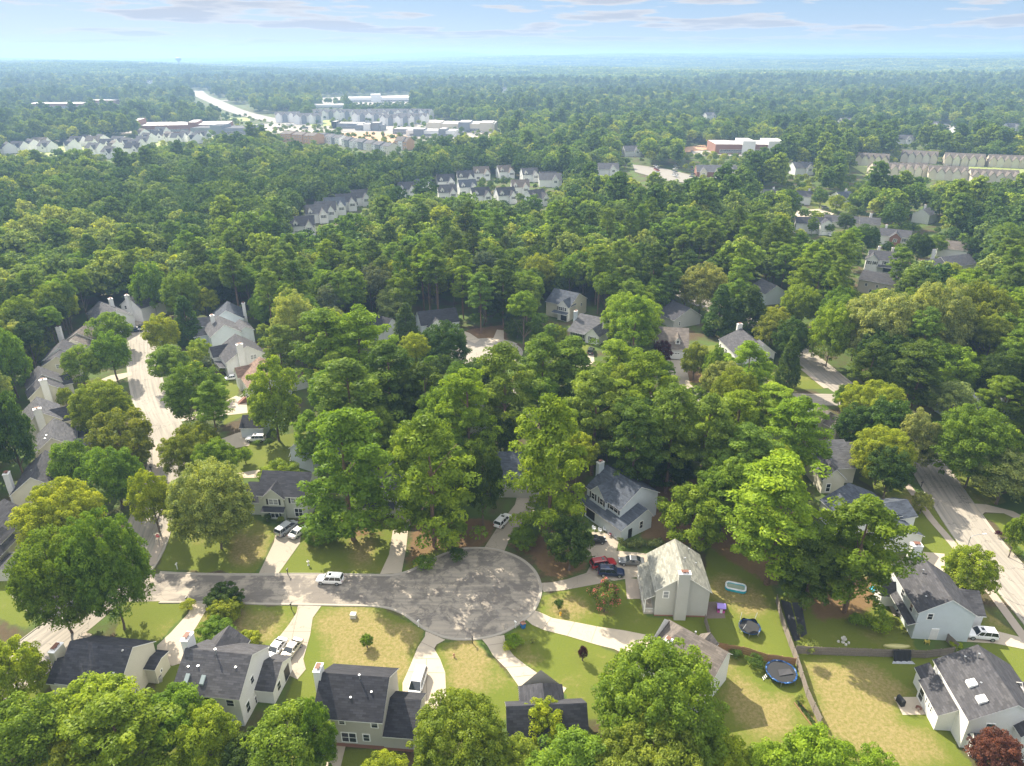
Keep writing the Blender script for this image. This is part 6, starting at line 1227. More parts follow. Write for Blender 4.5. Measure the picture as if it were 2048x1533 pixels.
HAND = [  # kind, crown centre x, y, width, height, hue, label words
 # foreground along the bottom edge
 ('broad', 25, 1350, 130, 140, 'ylw', 'yellow-green tree at the frame corner below the pale street'), ('broad', 185, 1402, 190, 110, 'ylw', 'leafy tree in front of the cream house, crown over its lower wall'), ('pine', 235, 1455, 190, 130, 'bright', 'lumpy bright pine crown at the bottom between two broad trees', 2.5), ('broad', 345, 1420, 150, 110, 'mid', 'green tree touching the roof corner of the grey-roofed house'),
 ('round', 412, 1478, 150, 150, 'ylw', 'round yellow-green tree below the grey-roofed house'), ('broad', 632, 1478, 76, 130, 'mid', 'narrow green tree against the taupe house back corner'), ('broad', 575, 1480, 190, 150, 'mid', 'broad green tree beside the taupe house, at the bottom'), ('broad', 55, 1470, 200, 160, 'mid', 'green crown filling the bottom corner of the frame'), ('broad', 145, 1505, 140, 90, 'olive', 'olive crown cut by the bottom edge below the cream house'), ('broad', 495, 1508, 120, 90, 'dark', 'dark low crown at the bottom between two yellow-green ones'),
 ('broad', 925, 1464, 218, 165, 'olive', 'large dark-green tree covering the end of the central pale driveway house'), ('round', 1090, 1440, 112, 90, 'ylw', 'small round yellow-green tree in front of the dark hipped roof'), ('broad', 1310, 1378, 282, 188, 'mid', 'huge rounded oak, the widest crown at the bottom of the picture'), ('broad', 1150, 1505, 190, 90, 'mid', 'green crown at the bottom edge below the dark hipped roof'), ('broad', 1300, 1490, 250, 120, 'olive', 'olive crown directly below the huge rounded oak'),
 ('broad', 1440, 1500, 120, 80, 'ylw', 'yellow-green crown at the bottom beside the oak'), ('broad', 1640, 1508, 190, 90, 'bright', 'bright sunlit crown at the bottom under the vegetable bed'), ('broad', 1545, 1512, 120, 60, 'bright', 'bright low crown left of the sunlit one at the bottom edge'), ('broad', 1760, 1530, 120, 50, 'bright', 'fringe of bright foliage at the bottom edge by the straw-coloured lawn'), ('broad', 775, 1538, 120, 50, 'ylw', 'yellow-green crown below the taupe house wall'), ('broad', 1030, 1515, 120, 80, 'olive', 'olive crown at the bottom between the large olive tree and the green one'),
 ('broad', 1993, 1505, 112, 92, 'red', 'copper-red tree against the bay window of the large white house'),
 # left block
 ('broad', 110, 1165, 195, 215, 'mid', 'big sunlit green street-corner tree, leaning over the pale lower street'), ('broad', 215, 1145, 185, 235, 'mid', 'big deep-green corner tree beside the sunlit one'), ('broad', 118, 1012, 165, 115, 'ylw', 'yellow-green tree over the roofs of the nearest cream house'), ('broad', 143, 928, 100, 110, 'mid', 'green tree against the second house of the curved row'), ('broad', 226, 948, 120, 130, 'mid', 'green street tree at the bend above the corner'),
 ('round', 242, 862, 145, 105, 'olive', 'smooth olive dome-shaped street tree on the inner bend'), ('broad', 203, 800, 130, 82, 'ylw', 'flat-topped yellow-green tree behind the olive dome'), ('broad', 390, 792, 135, 125, 'mid', 'full green tree on the outer bend of the curved street'), ('broad', 385, 893, 132, 105, 'olive', 'olive tree across the street from the small white outbuilding'), ('broad', 424, 1008, 185, 185, 'pale', 'large pale-topped tree in front of the shuttered house'), ('broad', 303, 1000, 85, 115, 'ylw', 'yellow-green tree over the stop sign'),
 ('broad', 162, 728, 76, 78, 'mid', 'green tree beside the sixth roof of the curved row'), ('broad', 222, 708, 82, 88, 'mid', 'green tree at the kerb where the street comes into view'), ('round', 130, 795, 36, 42, 'olive', 'little olive tree between two house roofs of the curved row'), ('broad', 18, 870, 100, 190, 'dark', 'tall dark tree at the frame edge behind the curved row'), ('broad', 12, 720, 90, 140, 'mid', 'green tree at the frame edge below the dark woods'), ('broad', 545, 800, 108, 150, 'bright', 'bright green tree in front of the brown roof'),
 ('round', 489, 910, 36, 34, 'bright', 'small round lawn tree near the white outbuilding', .5), ('broad', 300, 575, 72, 105, 'mid', 'green tree beyond the end of the curved street'), ('broad', 322, 668, 78, 78, 'ylw', 'yellow-green street tree where the street curves away'), ('broad', 338, 724, 88, 72, 'mid', 'green street tree opposite the sixth house'), ('cone', 372, 642, 62, 92, 'dark', 'dark pointed conifer at the lane end'), ('broad', 222, 652, 84, 66, 'mid', 'green tree hiding the long grey roof'), ('broad', 75, 705, 38, 46, 'ylw', 'little sunlit tree before the dark woods'),
 ('broad', 240, 520, 62, 68, 'mid', 'green tree in the clearing edge above the lane'), ('broad', 595, 655, 105, 140, 'pale', 'pale feathery tree at the edge of the pines'), ('shrub', 405, 722, 44, 26, 'grey', 'grey-green low shrub by the bright white gable'), ('broad', 398, 700, 50, 44, 'ylw', 'yellow-green small tree by the bright white gable', .4), ('shrub', 434, 733, 20, 16, 'ylw', 'yellow shrub by the porch of the white gabled house'), ('shrub', 447, 741, 18, 16, 'bright', 'second yellow-green shrub by that porch'),
 ('round', 560, 938, 90, 40, 'bright', 'low bright shrubbery behind the shuttered house', .2), ('shrub', 525, 950, 30, 26, 'grey', 'thin grey-green bush behind the shuttered house'),
 ('broad', 1575, 405, 56, 60, 'mid', 'broadleaf tree beside the farthest white gable, tallest by the pale turning area'), ('broad', 1642, 395, 34, 34, 'mid', 'round street tree behind the far lamp post'), ('broad', 1674, 403, 36, 30, 'ylw', 'yellow-green street tree past the far lamp post'), ('broad', 1711, 403, 34, 32, 'mid', 'green street tree at the end of the far turning area'), ('broad', 1693, 443, 38, 32, 'dark', 'dark round tree beside the long low grey roof'), ('broad', 1730, 472, 62, 42, 'dark', 'dark tree clump between the low grey roof and the two-chimney house'), ('broad', 1687, 480, 42, 36, 'mid', 'green tree just past the far double garage'), ('broad', 1840, 491, 62, 44, 'dark', 'dark wide tree below the brick gable'), ('broad', 1874, 488, 44, 40, 'mid', 'green tree next to the dark wide one below the brick gable'), ('broad', 1944, 491, 42, 36, 'dark', 'dark round tree beside the brown-grey roof'), ('broad', 1626, 451, 24, 30, 'mid', 'small tree in front of the far double-garage house'), ('broad', 1896, 545, 70, 46, 'ylw', 'yellow-green tree over the end of the long cream house'), ('broad', 2008, 475, 90, 50, 'mid', 'large green tree at the frame edge above the long cream house'), ('broad', 1660, 455, 20, 16, 'mid', 'small tree by the low grey roof drive'), ('pine', 1803, 528, 50, 60, 'pine', 'open pine in front of the two-chimney house', 8), ('pine', 1832, 575, 70, 70, 'pined', 'dark pine beside the beige house', 6),
 # the tall pines in the middle
 ('pine', 692, 950, 185, 235, 'mid', 'tall spreading pine, the leftmost of three big ones by the street', 3), ('pine', 862, 962, 170, 235, 'mid', 'tall dense pine, the middle of three big ones by the street', 3), ('broad', 965, 965, 95, 160, 'dark', 'dark tree pressed against the middle big pine'), ('pine', 1100, 930, 152, 230, 'bright', 'tall sunlit pine, the one beside the slate roof', 4), ('broad', 1140, 1085, 112, 120, 'dark', 'dense dark tree rising at the edge of the turning circle', .6), ('round', 1045, 1075, 62, 56, 'mid', 'low round tree between the white hatchback and the turning circle', .3),
 ('round', 1388, 1025, 160, 125, 'mid', 'neat globe-shaped tree beside the slate-blue roofed house'), ('pine', 1560, 1025, 200, 215, 'bright', 'wide pine over the shaded back yard, the larger of the pair', 6), ('pine', 1722, 1092, 165, 185, 'mid', 'pine nearest the white house with the SUV', 6), ('pine', 1625, 1140, 130, 130, 'pined', 'dark lower pine between the wide pine and the swing frame', 3), ('shrub', 1760, 1240, 60, 36, 'bright', 'spiky bright plants outside the shaded back of the white house'), ('shrub', 1715, 1240, 40, 30, 'mid', 'green undergrowth beside the spiky plants'),
 ('broad', 885, 692, 115, 95, 'dark', 'dark rounded tree by the second turning circle'), ('cone', 812, 650, 60, 82, 'dark', 'narrow dark tree beside the slate-roofed corner'), ('broad', 1265, 640, 132, 120, 'bright', 'large bright maple between the cottage and the pointed dormer'), ('round', 1118, 672, 40, 48, 'olive', 'small olive tree on the cottage lawn', .4), ('round', 1078, 672, 46, 40, 'dark', 'dark clipped tree beside the olive one by the second circle', .3), ('round', 1035, 655, 60, 38, 'dark', 'low dark tree at the second turning circle', .3),
 ('round', 1325, 702, 44, 48, 'purple', 'dark purple tree beside the pointed dormer house', .4), ('round', 1391, 722, 66, 76, 'olive', 'olive tree in front of the long white corner house', .6), ('broad', 1436, 738, 62, 100, 'mid', 'slim green tree against the front of the corner house', .6), ('pine', 1496, 745, 92, 110, 'bright', 'bright pine before the corner house', 4), ('cone', 1441, 622, 72, 96, 'dark', 'dark conifer, left one behind the corner house'), ('cone', 1500, 628, 86, 104, 'dark', 'dark conifer, right one behind the corner house'), ('cone', 1470, 640, 60, 80, 'dark', 'dark conifer between its two taller neighbours'),
 ('cone', 1580, 726, 56, 100, 'dark', 'dark magnolia-like tree on the corner lawn'), ('broad', 1585, 678, 70, 80, 'dark', 'dark tree on the bend above the corner lawn'), ('broad', 1602, 610, 90, 84, 'bright', 'bright yellow-green tree beyond the bend'), ('broad', 1550, 640, 60, 60, 'ylw', 'airy yellow-green tree behind the dark conifers'), ('broad', 1405, 565, 110, 70, 'pale', 'pale feathery tree over the curving road'),
 ('broad', 1750, 800, 125, 88, 'ylw', 'broad yellow-green tree by the road junction'), ('broad', 1712, 853, 98, 88, 'dark', 'dark dense tree above the cream light-roofed house'), ('round', 1684, 795, 38, 52, 'mid', 'small tree on the junction corner'), ('broad', 1905, 800, 100, 84, 'pale', 'pale tree next to the slate roof with stout chimney'), ('broad', 1765, 905, 130, 110, 'ylw', 'yellow-green tree on the long front lawn'), ('broad', 1835, 880, 90, 130, 'pale', 'pale tree between the lawn and the long street'), ('broad', 1955, 868, 180, 100, 'mid', 'wide green tree across the long street'), ('broad', 2012, 950, 120, 110, 'pale', 'pale-green tree across the long street, cut by the frame'),
 ('broad', 1980, 742, 88, 70, 'mid', 'green tree behind the slate roof with stout chimney'), ('broad', 1942, 1135, 112, 88, 'ylw', 'yellow-green street tree in front of the white house with the SUV'), ('round', 1846, 1003, 42, 44, 'pale', 'young pale street tree on the verge', .8), ('broad', 2035, 1065, 50, 80, 'mid', 'thin tree at the frame edge by the long street'), ('broad', 1760, 655, 150, 170, 'pale', 'big pale tree in the woods above the junction'), ('broad', 1870, 650, 150, 180, 'pale', 'tall pale tree, right-hand neighbour of the big pale one'), ('broad', 1665, 668, 100, 120, 'bright', 'bright tree along the upper road'), ('broad', 1960, 640, 130, 170, 'olive', 'olive tree in the right-hand woods above the slate roof'),
 ('pine', 1740, 745, 90, 110, 'pined', 'dark pine above the road junction', 5), ('pine', 1840, 745, 110, 110, 'pined', 'dark pine in the woods above the junction, further right', 5), ('pine', 2010, 800, 90, 90, 'mid', 'green tree at the frame edge beyond the slate roof', 3),
 # the pine wood of the middle block
 ('pine', 655, 700, 140, 150, 'mid', 'green pine at the edge of the middle wood, behind the bright tree', 6), ('pine', 720, 700, 130, 150, 'bright', 'sunlit pine at the top of the middle wood', 6), ('pine', 700, 800, 160, 150, 'pine', 'full pine in the middle wood behind the leftmost big pine', 7), ('pine', 780, 770, 120, 150, 'pined', 'darker pine in the middle wood by the dark rounded tree', 6), ('pine', 850, 790, 100, 120, 'pined', 'dark pine below the dark rounded tree', 6), ('pine', 935, 825, 120, 160, 'bright', 'light green pine with open boughs in the middle wood', 8), ('pine', 1010, 775, 130, 160, 'pine', 'pine in front of the second turning circle', 8), ('pine', 1085, 745, 110, 130, 'pine', 'pine with its top against the cottage lawn', 8),
 ('pine', 1150, 745, 110, 130, 'pine', 'pine top just below the cottage driveway', 8), ('pine', 1190, 820, 120, 150, 'pine', 'pine in the centre of the middle wood', 8), ('pine', 1235, 740, 100, 110, 'bright', 'bright pine below the large maple', 7), ('pine', 1300, 780, 120, 140, 'bright', 'bright pine under the pointed dormer house', 8), ('pine', 1345, 850, 110, 140, 'pine', 'open pine with bare trunk showing, centre right', 9), ('pine', 1270, 880, 110, 140, 'pined', 'shaded pine behind the slate-blue roofed house', 8), ('pine', 1415, 870, 110, 150, 'pine', 'pine left of the junction pines', 8), ('pine', 1475, 850, 110, 130, 'bright', 'bright pine beside the lower road', 7),
 ('pine', 1490, 920, 130, 130, 'pine', 'pine behind the wide yard pine', 7), ('pine', 1590, 865, 130, 130, 'bright', 'bright pine above the cream light-roofed house', 6), ('pine', 1545, 815, 100, 90, 'bright', 'bright pine top beside the lower road end', 6), ('broad', 1340, 930, 110, 90, 'dark', 'dark undergrowth tree behind the globe-shaped tree', .6), ('broad', 1000, 880, 90, 90, 'dark', 'dark tree in shadow above the slate roof', .6), ('broad', 820, 860, 80, 90, 'dark', 'dark tree in the gap between two big pines', .6), ('pine', 620, 870, 70, 90, 'mid', 'small pine behind the house with outdoor stair', 4), ('broad', 1160, 880, 80, 70, 'dark', 'dark tree in shadow right of the sunlit pine', .6),
 ('broad', 1430, 960, 80, 70, 'mid', 'green tree above the globe-shaped tree', .8), ('pine', 560, 700, 70, 90, 'pine', 'slim pine by the brown-roofed house', 4), ('broad', 1745, 870, 60, 50, 'dark', 'dark foliage on the lawn edge', .5),
 # shrubs and small plants
 ('broad', 445, 1195, 80, 55, 'dark', 'low dark bushy tree below the street, left of the driveway cars', .3), ('round', 450, 1212, 76, 44, 'ylw', 'yellow-green rounded bush just below the street', .1), ('shrub', 375, 1208, 34, 22, 'ylw', 'low yellow-green planting around the dark mailbox'), ('round', 432, 1255, 84, 46, 'mid', 'leafy bush between the grey-roofed house and the street', .2), ('round', 498, 1272, 50, 30, 'ylw', 'yellowish bush in front of the grey gable', .1),
 ('round', 733, 1281, 30, 28, 'mid', 'thin young tree alone on the dry lawn', .4), ('shrub', 1117, 1209, 28, 26, 'dark', 'round dark shrub beside the yellow hydrant'), ('shrub', 1028, 1282, 40, 32, 'bright', 'bright shrub at the driveway mouth beside the turning circle'), ('shrub', 1016, 1292, 26, 20, 'ylw', 'low yellow-green end of the driveway-mouth planting'), ('shrub', 1065, 1281, 12, 12, 'pale', 'tiny pale bush on the lawn near the blue bin'), ('round', 1166, 1305, 22, 28, 'purple', 'small purple-leaved tree in a stone ring on the lawn', .4),
 ('shrub', 1472, 1307, 28, 20, 'dark', 'left dark shrub against the picket fence'), ('shrub', 1510, 1319, 40, 26, 'dark', 'right dark shrub against the picket fence'), ('shrub', 1600, 1400, 22, 26, 'pale', 'pale leafy plant at the head of the vegetable bed'), ('shrub', 1622, 1290, 36, 24, 'pale', 'pale feathery plants in the fence corner'), ('shrub', 1600, 1262, 20, 30, 'grey', 'grey-green plants beside the ground cloth'), ('shrub', 33, 1112, 26, 18, 'dark', 'dark shrub against the nearest cream house'),
 ('shrub', 513, 886, 18, 14, 'mid', 'round shrub by the white outbuilding'), ('shrub', 537, 884, 18, 16, 'dark', 'second round shrub by the white outbuilding'), ('shrub', 534, 1036, 22, 20, 'dark', 'dark shrub beneath the shuttered window'), ('shrub', 562, 1040, 16, 18, 'olive', 'olive shrub beside the shuttered house door'), ('shrub', 1998, 1068, 18, 16, 'purple', 'small dark red shrub across the long street'), ('shrub', 2032, 1102, 26, 18, 'mid', 'green shrub across the long street'), ('shrub', 1913, 1292, 26, 20, 'ylw', 'yellow-green shrub between the white car and the fence'),
 ('shrub', 1540, 722, 16, 14, 'dark', 'dark shrub at the corner house gable'), ('shrub', 1130, 682, 24, 12, 'dark', 'dark planting under the cottage porch'), ('round', 640, 1062, 80, 60, 'mid', 'drooping green understorey below the leftmost big pine', .2), ('shrub', 850, 1120, 50, 24, 'mid', 'low green planting at the foot of the middle big pine'), ('shrub', 915, 1105, 44, 24, 'dark', 'low dark planting near the turning circle rim'),
]
seen = set()
for q in HAND:
    kd, cx__, cy__, w_, h, hue, lab = q[:7]; d = ctree(kd, cx__, cy__, w_, h, hue, clear=q[7] if len(q) > 7 else None)
    tree(kd, d['x'], d['y'], d['R'], d['V'], d['cl'], hue, lab)
# hedge
x, y = U(1282, 1096); hd = thing('hedge', 'loose green hedge between the slate-blue roofed house and the driveway cars', 'hedge', (x, y, 0), R_(-2)); rs = np.random.default_rng(5)
c = np.stack([rs.uniform(-4.2, 4.2, 60), rs.uniform(-.8, .8, 60), rs.uniform(.4, 1.7, 60)], 1); v, q, var = leaf_cloud(c, np.full(60, .5), 70, .10, rs); me = np_mesh('foliage', v, q, [LEAF], var); o = bpy.data.objects.new('foliage', me); COL.objects.link(o); o.parent = hd; o.color = (.095, .125, .045, 1)
m = MB()
for k in range(9): m.tube((-4 + k, 0, 0), (-4 + k, 0, 1.2), .04)
m.build('stem', BARK, hd)
# crape myrtle with pink blossom
d = ctree('round', 1211, 1188, 76, 84, 'mid', clear=.2); cm = thing('crape_myrtle', 'flowering crape myrtle with pink blossom clusters beside the red and navy cars', 'flowering shrub', (d['x'], d['y'], 0)); rs = np.random.default_rng(11)
dd = rs.normal(size=(90, 3)); dd /= np.linalg.norm(dd, axis=1)[:, None]; dd[:, 2] = np.abs(dd[:, 2]) * 1.1 - .35; c = dd * rs.uniform(.5, .95, 90)[:, None] * np.array([d['R'], d['R'], d['V']]) + np.array([0, 0, d['V'] + .1])
for nm, sel, colr, per, lf in (('foliage', slice(0, 90), (.10, .14, .03, 1), 60, .12), ('blossom', slice(0, 40), (.62, .16, .20, 1), 22, .10)):
    cc_ = c[sel] * (np.array([1.04, 1.04, 1.03]) if nm == 'blossom' else 1); v, q, var = leaf_cloud(cc_, np.full(len(cc_), .55 if nm == 'foliage' else .5), per, lf, rs); me = np_mesh(nm, v, q, [LEAF], var); o = bpy.data.objects.new(nm, me); COL.objects.link(o); o.parent = cm; o.color = colr
m = MB()
for k in range(6): m.tube((0, 0, 0), tuple(c[k] * .8), .06, .03, 6)
m.build('trunk', BARK, cm)
for dx in range(9):                                     # plants in the vegetable bed
    me = PROTO['shrub'][dx % 2][0]; c = bpy.data.objects.new('plant', me); COL.objects.link(c); c.parent = VEG; c.location = (-2 + dx * .5, .05 * (-1) ** dx, .3); c.scale = (.28, .28, .3); c.color = (.10, .16, .05, 1)

# ------------------------------------------------------------------ woods: separate trees first, the rest as one mass
def grow_poly(p, d):
    cx_3 = sum(a[0] for a in p) / len(p); cy_3 = sum(a[1] for a in p) / len(p)
    return [(a[0] + (a[0] - cx_3) * d / max(1, math.hypot(a[0] - cx_3, a[1] - cy_3)), a[1] + (a[1] - cy_3) * d / max(1, math.hypot(a[0] - cx_3, a[1] - cy_3))) for a in p]
NOA = [(p, min(a[0] for a in p), max(a[0] for a in p), min(a[1] for a in p), max(a[1] for a in p)) for p in NOAUTO + [grow_poly(f, 2.4) for f in FOOT]]
def blocked(X, Y):
    m = np.zeros(X.shape, bool)
    for p, a, b_, c, d_ in NOA:
        k = (X >= a) & (X <= b_) & (Y >= c) & (Y <= d_)
        if k.any(): m[k] |= inpoly(X[k], Y[k], p)
    return m
SHOWN += [(x0, x1, y0, y1, dist) for x0, x1, y0, y1, dist in [(258, 330, 690, 860, 150), (905, 1050, 682, 715, 205), (1100, 1180, 690, 735, 200), (1155, 1185, 700, 740, 190), (1330, 1400, 735, 800, 165), (1350, 1400, 575, 605, 240), (1535, 1720, 700, 800, 165), (1540, 1570, 660, 700, 185), (1850, 2048, 910, 1200, 90),
   (390, 418, 180, 205, 2500), (408, 450, 193, 216, 2300), (440, 500, 206, 232, 1900), (490, 580, 224, 254, 1500), (440, 660, 240, 262, 1000), (560, 1000, 222, 268, 1000), (690, 800, 266, 280, 900), (262, 345, 252, 275, 850), (1590, 1680, 415, 432, 380), (1400, 1440, 585, 610, 250), (1265, 1400, 330, 366, 600), (440, 500, 770, 930, 130), (445, 600, 860, 940, 120), (245, 300, 675, 700, 190), (1370, 1410, 292, 304, 800), (702, 823, 192, 206, 1300), (1850, 1900, 248, 275, 800), (30, 1000, 0, 118, 1e9)]]
SHOWN.append((1700, 2048, 312, 358, 640)); SHOWN.append((610, 720, 410, 460, 480))
def hides(X, Y, R, H):
    """True where a tree would stand in front of something the photograph shows"""
    z = T(X, Y); q0 = z - CH; q1 = z + H - CH
    pxl = CX + F_ * (X - R) / (Y * cp_ - (q0 + q1) / 2 * sp_); pxr = CX + F_ * (X + R) / (Y * cp_ - (q0 + q1) / 2 * sp_)
    yb = CY - F_ * (Y * sp_ + (z + H * .15 - CH) * cp_) / (Y * cp_ - (z + H * .15 - CH) * sp_); yt = CY - F_ * (Y * sp_ + q1 * cp_) / (Y * cp_ - q1 * sp_)
    D = np.hypot(X, Y); m = np.zeros(X.shape, bool)
    for x0, x1, y0, y1, dist in SHOWN:
        if dist > 1e8: continue
        m |= (D < dist + 4) & (pxr > x0 + 2) & (pxl < x1 - 2) & (yb > y0) & (yt < y1 - .15 * (y1 - y0))
    return m
rs = np.random.default_rng(3)
def scatter(y0, y1, sp, jit=.42, side=60, k0=.78):
    yy = np.arange(y0, y1, sp); X, Y = [], []
    for r, y in enumerate(yy):
        xx = np.arange(-k0 * y - side, k0 * y + side, sp) + (r % 2) * sp / 2; X.append(xx); Y.append(np.full(len(xx), y))
    X = np.concatenate(X); Y = np.concatenate(Y); X = X + rs.uniform(-jit, jit, len(X)) * sp; Y = Y + rs.uniform(-jit, jit, len(Y)) * sp
    return X, Y
X, Y = scatter(112, 430, 6.9); n = len(X)
pn = .5 + .5 * np.sin(X / 47 + 1.3 * np.sin(Y / 61)) * np.cos(Y / 53 + X / 90)
isp = rs.random(n) < (.15 + .35 * (pn > .55)); Rr = np.where(isp, rs.uniform(3.9, 5.4, n), rs.uniform(4.0, 7.2, n)); Ht = np.where(isp, rs.uniform(17, 25, n), rs.uniform(12, 20, n))
bl0 = blocked(X, Y); hd0 = hides(X, Y, Rr, Ht); ok = ~bl0 & ~hd0
SMX, SMY = [], []
def small_pass(x, y, bl, hd):
    k = ~bl & hd & ~hides(x, y, np.full(len(x), 2.6), np.full(len(x), 7.5)) & (rs.random(len(x)) < .75) & (np.hypot(x, y) > 170)
    SMX.append(x[k]); SMY.append(y[k])
small_pass(X, Y, bl0, hd0)
tx_ = np.array([(a[0], a[1], a[2]) for a in TREES if a[3] > 4])
dd = np.hypot(X[:, None] - tx_[None, :, 0], Y[:, None] - tx_[None, :, 1]); ok &= (dd > tx_[None, :, 2] * .62 + 2.2).all(1)
# keep the crown centre outside handmade crowns seen nearer
X, Y, isp, Rr, Ht = X[ok], Y[ok], isp[ok], Rr[ok], Ht[ok]
px_ = CX + F_ * X / (Y * cp_ + (CH - Ht * .6) * sp_)
vis = (px_ > -40) & (px_ < 2090)
order = np.argsort(np.hypot(X, Y)); order = [i for i in order if vis[i]]
lim = dict(p=215, b=205); used = dict(p=0, b=0); made = []; names = {}
ordw = ['nearest', 'second nearest', 'third nearest', 'fourth nearest', 'fifth nearest', 'sixth nearest', 'seventh nearest', 'eighth nearest', 'ninth nearest', 'tenth nearest'] + [f'{k}th nearest' for k in range(11, 90)]
hp = np.array([(a[0], a[1]) for a in HOUSES])
hue_p = ['pine', 'pined', 'pine', 'mid', 'pined', 'bright']; hue_b = ['mid', 'ylw', 'mid', 'dark', 'olive', 'bright', 'dark', 'pale', 'mid', 'grey']
for i in order:
    k = 'p' if isp[i] else 'b'
    if used[k] >= lim[k]: continue
    used[k] += 1; made.append(i)
    patchy = int((np.sin(X[i] / 31) + np.cos(Y[i] / 27)) * 2 + rs.integers(0, 6)); hue = (hue_p if k == 'p' else hue_b)[patchy % (6 if k == 'p' else 10)]
    dh = np.hypot(hp[:, 0] - X[i], hp[:, 1] - Y[i]); j = int(np.argmin(dh)); rel = 'behind' if Y[i] > hp[j, 1] + 3 else 'in front of' if Y[i] < hp[j, 1] - 3 else 'beside'
    base = f"{HNAME[hue]} {'pine' if k == 'p' else 'broadleaf'}, {{}} {rel} {HOUSES[j][2]}"; key = (base, int(dh[j]) // 400); c_ = names.get(base, 0); names[base] = c_ + 1
    lab = base.format(ordw[c_])
    Hh_ = Ht[i]; V = Rr[i] * (rs.uniform(1.0, 1.3) if k == 'p' else rs.uniform(.85, 1.15)); clr = max(1.0, Hh_ - 2 * V)
    tree('pine' if k == 'p' else ('broad' if rs.random() < .75 else 'round'), X[i], Y[i], Rr[i], V, clr, hue, ' '.join(lab.split()[:16]), group='pines of the surrounding woods' if k == 'p' else 'broadleaf trees of the surrounding woods')
rest = np.ones(len(X), bool); rest[made] = False
FX, FY, FP = [X[rest]], [Y[rest]], [isp[rest]]
for a, b_, sp in ((430, 900, 7.8), (900, 1500, 9.6), (1500, 2400, 12.5)):
    x2, y2 = scatter(a, b_, sp, side=40); h2 = np.full(len(x2), 21.); bl0 = blocked(x2, y2); hd0 = hides(x2, y2, np.full(len(x2), 6.), h2); ok = ~bl0 & ~hd0; small_pass(x2, y2, bl0, hd0)
    x2, y2 = x2[ok], y2[ok]; FX.append(x2); FY.append(y2); pn = np.sin(x2 / 130 + 2 * np.sin(y2 / 170)); FP.append(rs.random(len(x2)) < np.where(pn > .2, .55, .15))
sx_, sy_ = [], []
for q in range(420):
    gx_, gy_ = U(rs.uniform(400, 1000), rs.uniform(236, 288)); sx_.append(gx_); sy_.append(gy_)
sx_, sy_ = np.array(sx_), np.array(sy_); kk = np.zeros(len(sx_), bool)
for p in FOOT + NOAUTO[HWY:HWY + 1]: kk |= inpoly(sx_, sy_, p)
SMX.append(sx_[~kk]); SMY.append(sy_[~kk]); SMX = np.concatenate(SMX); SMY = np.concatenate(SMY); NSM = len(SMX); FX.append(SMX); FY.append(SMY); FP.append(np.zeros(NSM, bool)); 
FX = np.concatenate(FX); FY = np.concatenate(FY); FP = np.concatenate(FP)
def unlinked(name, me): o = bpy.data.objects.new(name, me); return o
LODS = []
LODCOL = [('broad', (.150, .235, .032)), ('broad', (.080, .140, .030)), ('round', (.235, .300, .034)), ('broad', (.190, .255, .065)), ('round', (.090, .150, .035)), ('pine', (.135, .210, .042))]
for i, (kd, c) in enumerate(LODCOL):
    me, _ = make_crown(kd, 300 + i, 5.6 if kd != 'pine' else 4.8, 5.0 if kd != 'pine' else 5.6, 105, 26 if kd != 'pine' else 34, .44, name='woods_tree', mat=foliage(f'woods_leaves', c + (1,), .25)); LODS.append((unlinked('woods_tree', me), 5.0 if kd != 'pine' else 5.6, 5.0 if kd != 'pine' else 9))
def patch_mesh(seed, c, S=95, sp=9.5, name='woods_patch'):
    rs2 = np.random.default_rng(seed); V_, Q_, W_ = [], [], []; off = 0
    for gx in np.arange(-S / 2, S / 2, sp):
        for gy in np.arange(-S / 2, S / 2, sp):
            cx_2, cy_2 = gx + rs2.uniform(0, sp), gy + rs2.uniform(0, sp); Rr_ = rs2.uniform(4.5, 7.2); hz = rs2.uniform(11, 19); k = 34
            d = rs2.normal(size=(k, 3)); d /= np.linalg.norm(d, axis=1)[:, None]; d[:, 2] = np.abs(d[:, 2]) * 1.1 - .25
            p = np.array([cx_2, cy_2, hz - Rr_ * .7]) + d * Rr_ * rs2.uniform(.8, 1.05, k)[:, None]; nr = d + rs2.normal(size=(k, 3)) * .35; nr /= np.linalg.norm(nr, axis=1)[:, None]
            a = np.cross(nr, rs2.normal(size=(k, 3))); a /= np.linalg.norm(a, axis=1)[:, None]; b_ = np.cross(nr, a); s = rs2.uniform(1.5, 2.6, k)[:, None]
            v = np.stack([p - a * s, p - b_ * s, p + a * s, p + b_ * s], 1).reshape(-1, 3); V_.append(v); Q_.append(np.arange(k * 4).reshape(-1, 4) + off); off += k * 4; W_.append(np.clip(np.full(k, rs2.uniform(.1, .9)) + rs2.normal(size=k) * .12, 0, 1))
    return np_mesh(name, np.concatenate(V_), np.concatenate(Q_), [foliage('far_woods_leaves', c + (1,), .2)], np.concatenate(W_))
PAT = [unlinked('woods_patch', patch_mesh(700 + i, c)) for i, c in enumerate([(.09, .155, .055), (.14, .215, .055), (.185, .25, .055)])]
PS_ = 88; PX, PY = [], []
for a, b_, sp in ((2430, 13200, PS_),):
    x2, y2 = scatter(a, b_, sp, jit=.12, side=100); PX.append(x2); PY.append(y2)
PX = np.concatenate(PX); PY = np.concatenate(PY); ok = ~blocked(PX, PY) & ~hides(PX, PY, np.full(len(PX), 46.), np.full(len(PX), 14.)); PX, PY = PX[ok], PY[ok]
nF, nP = len(FX), len(PX)
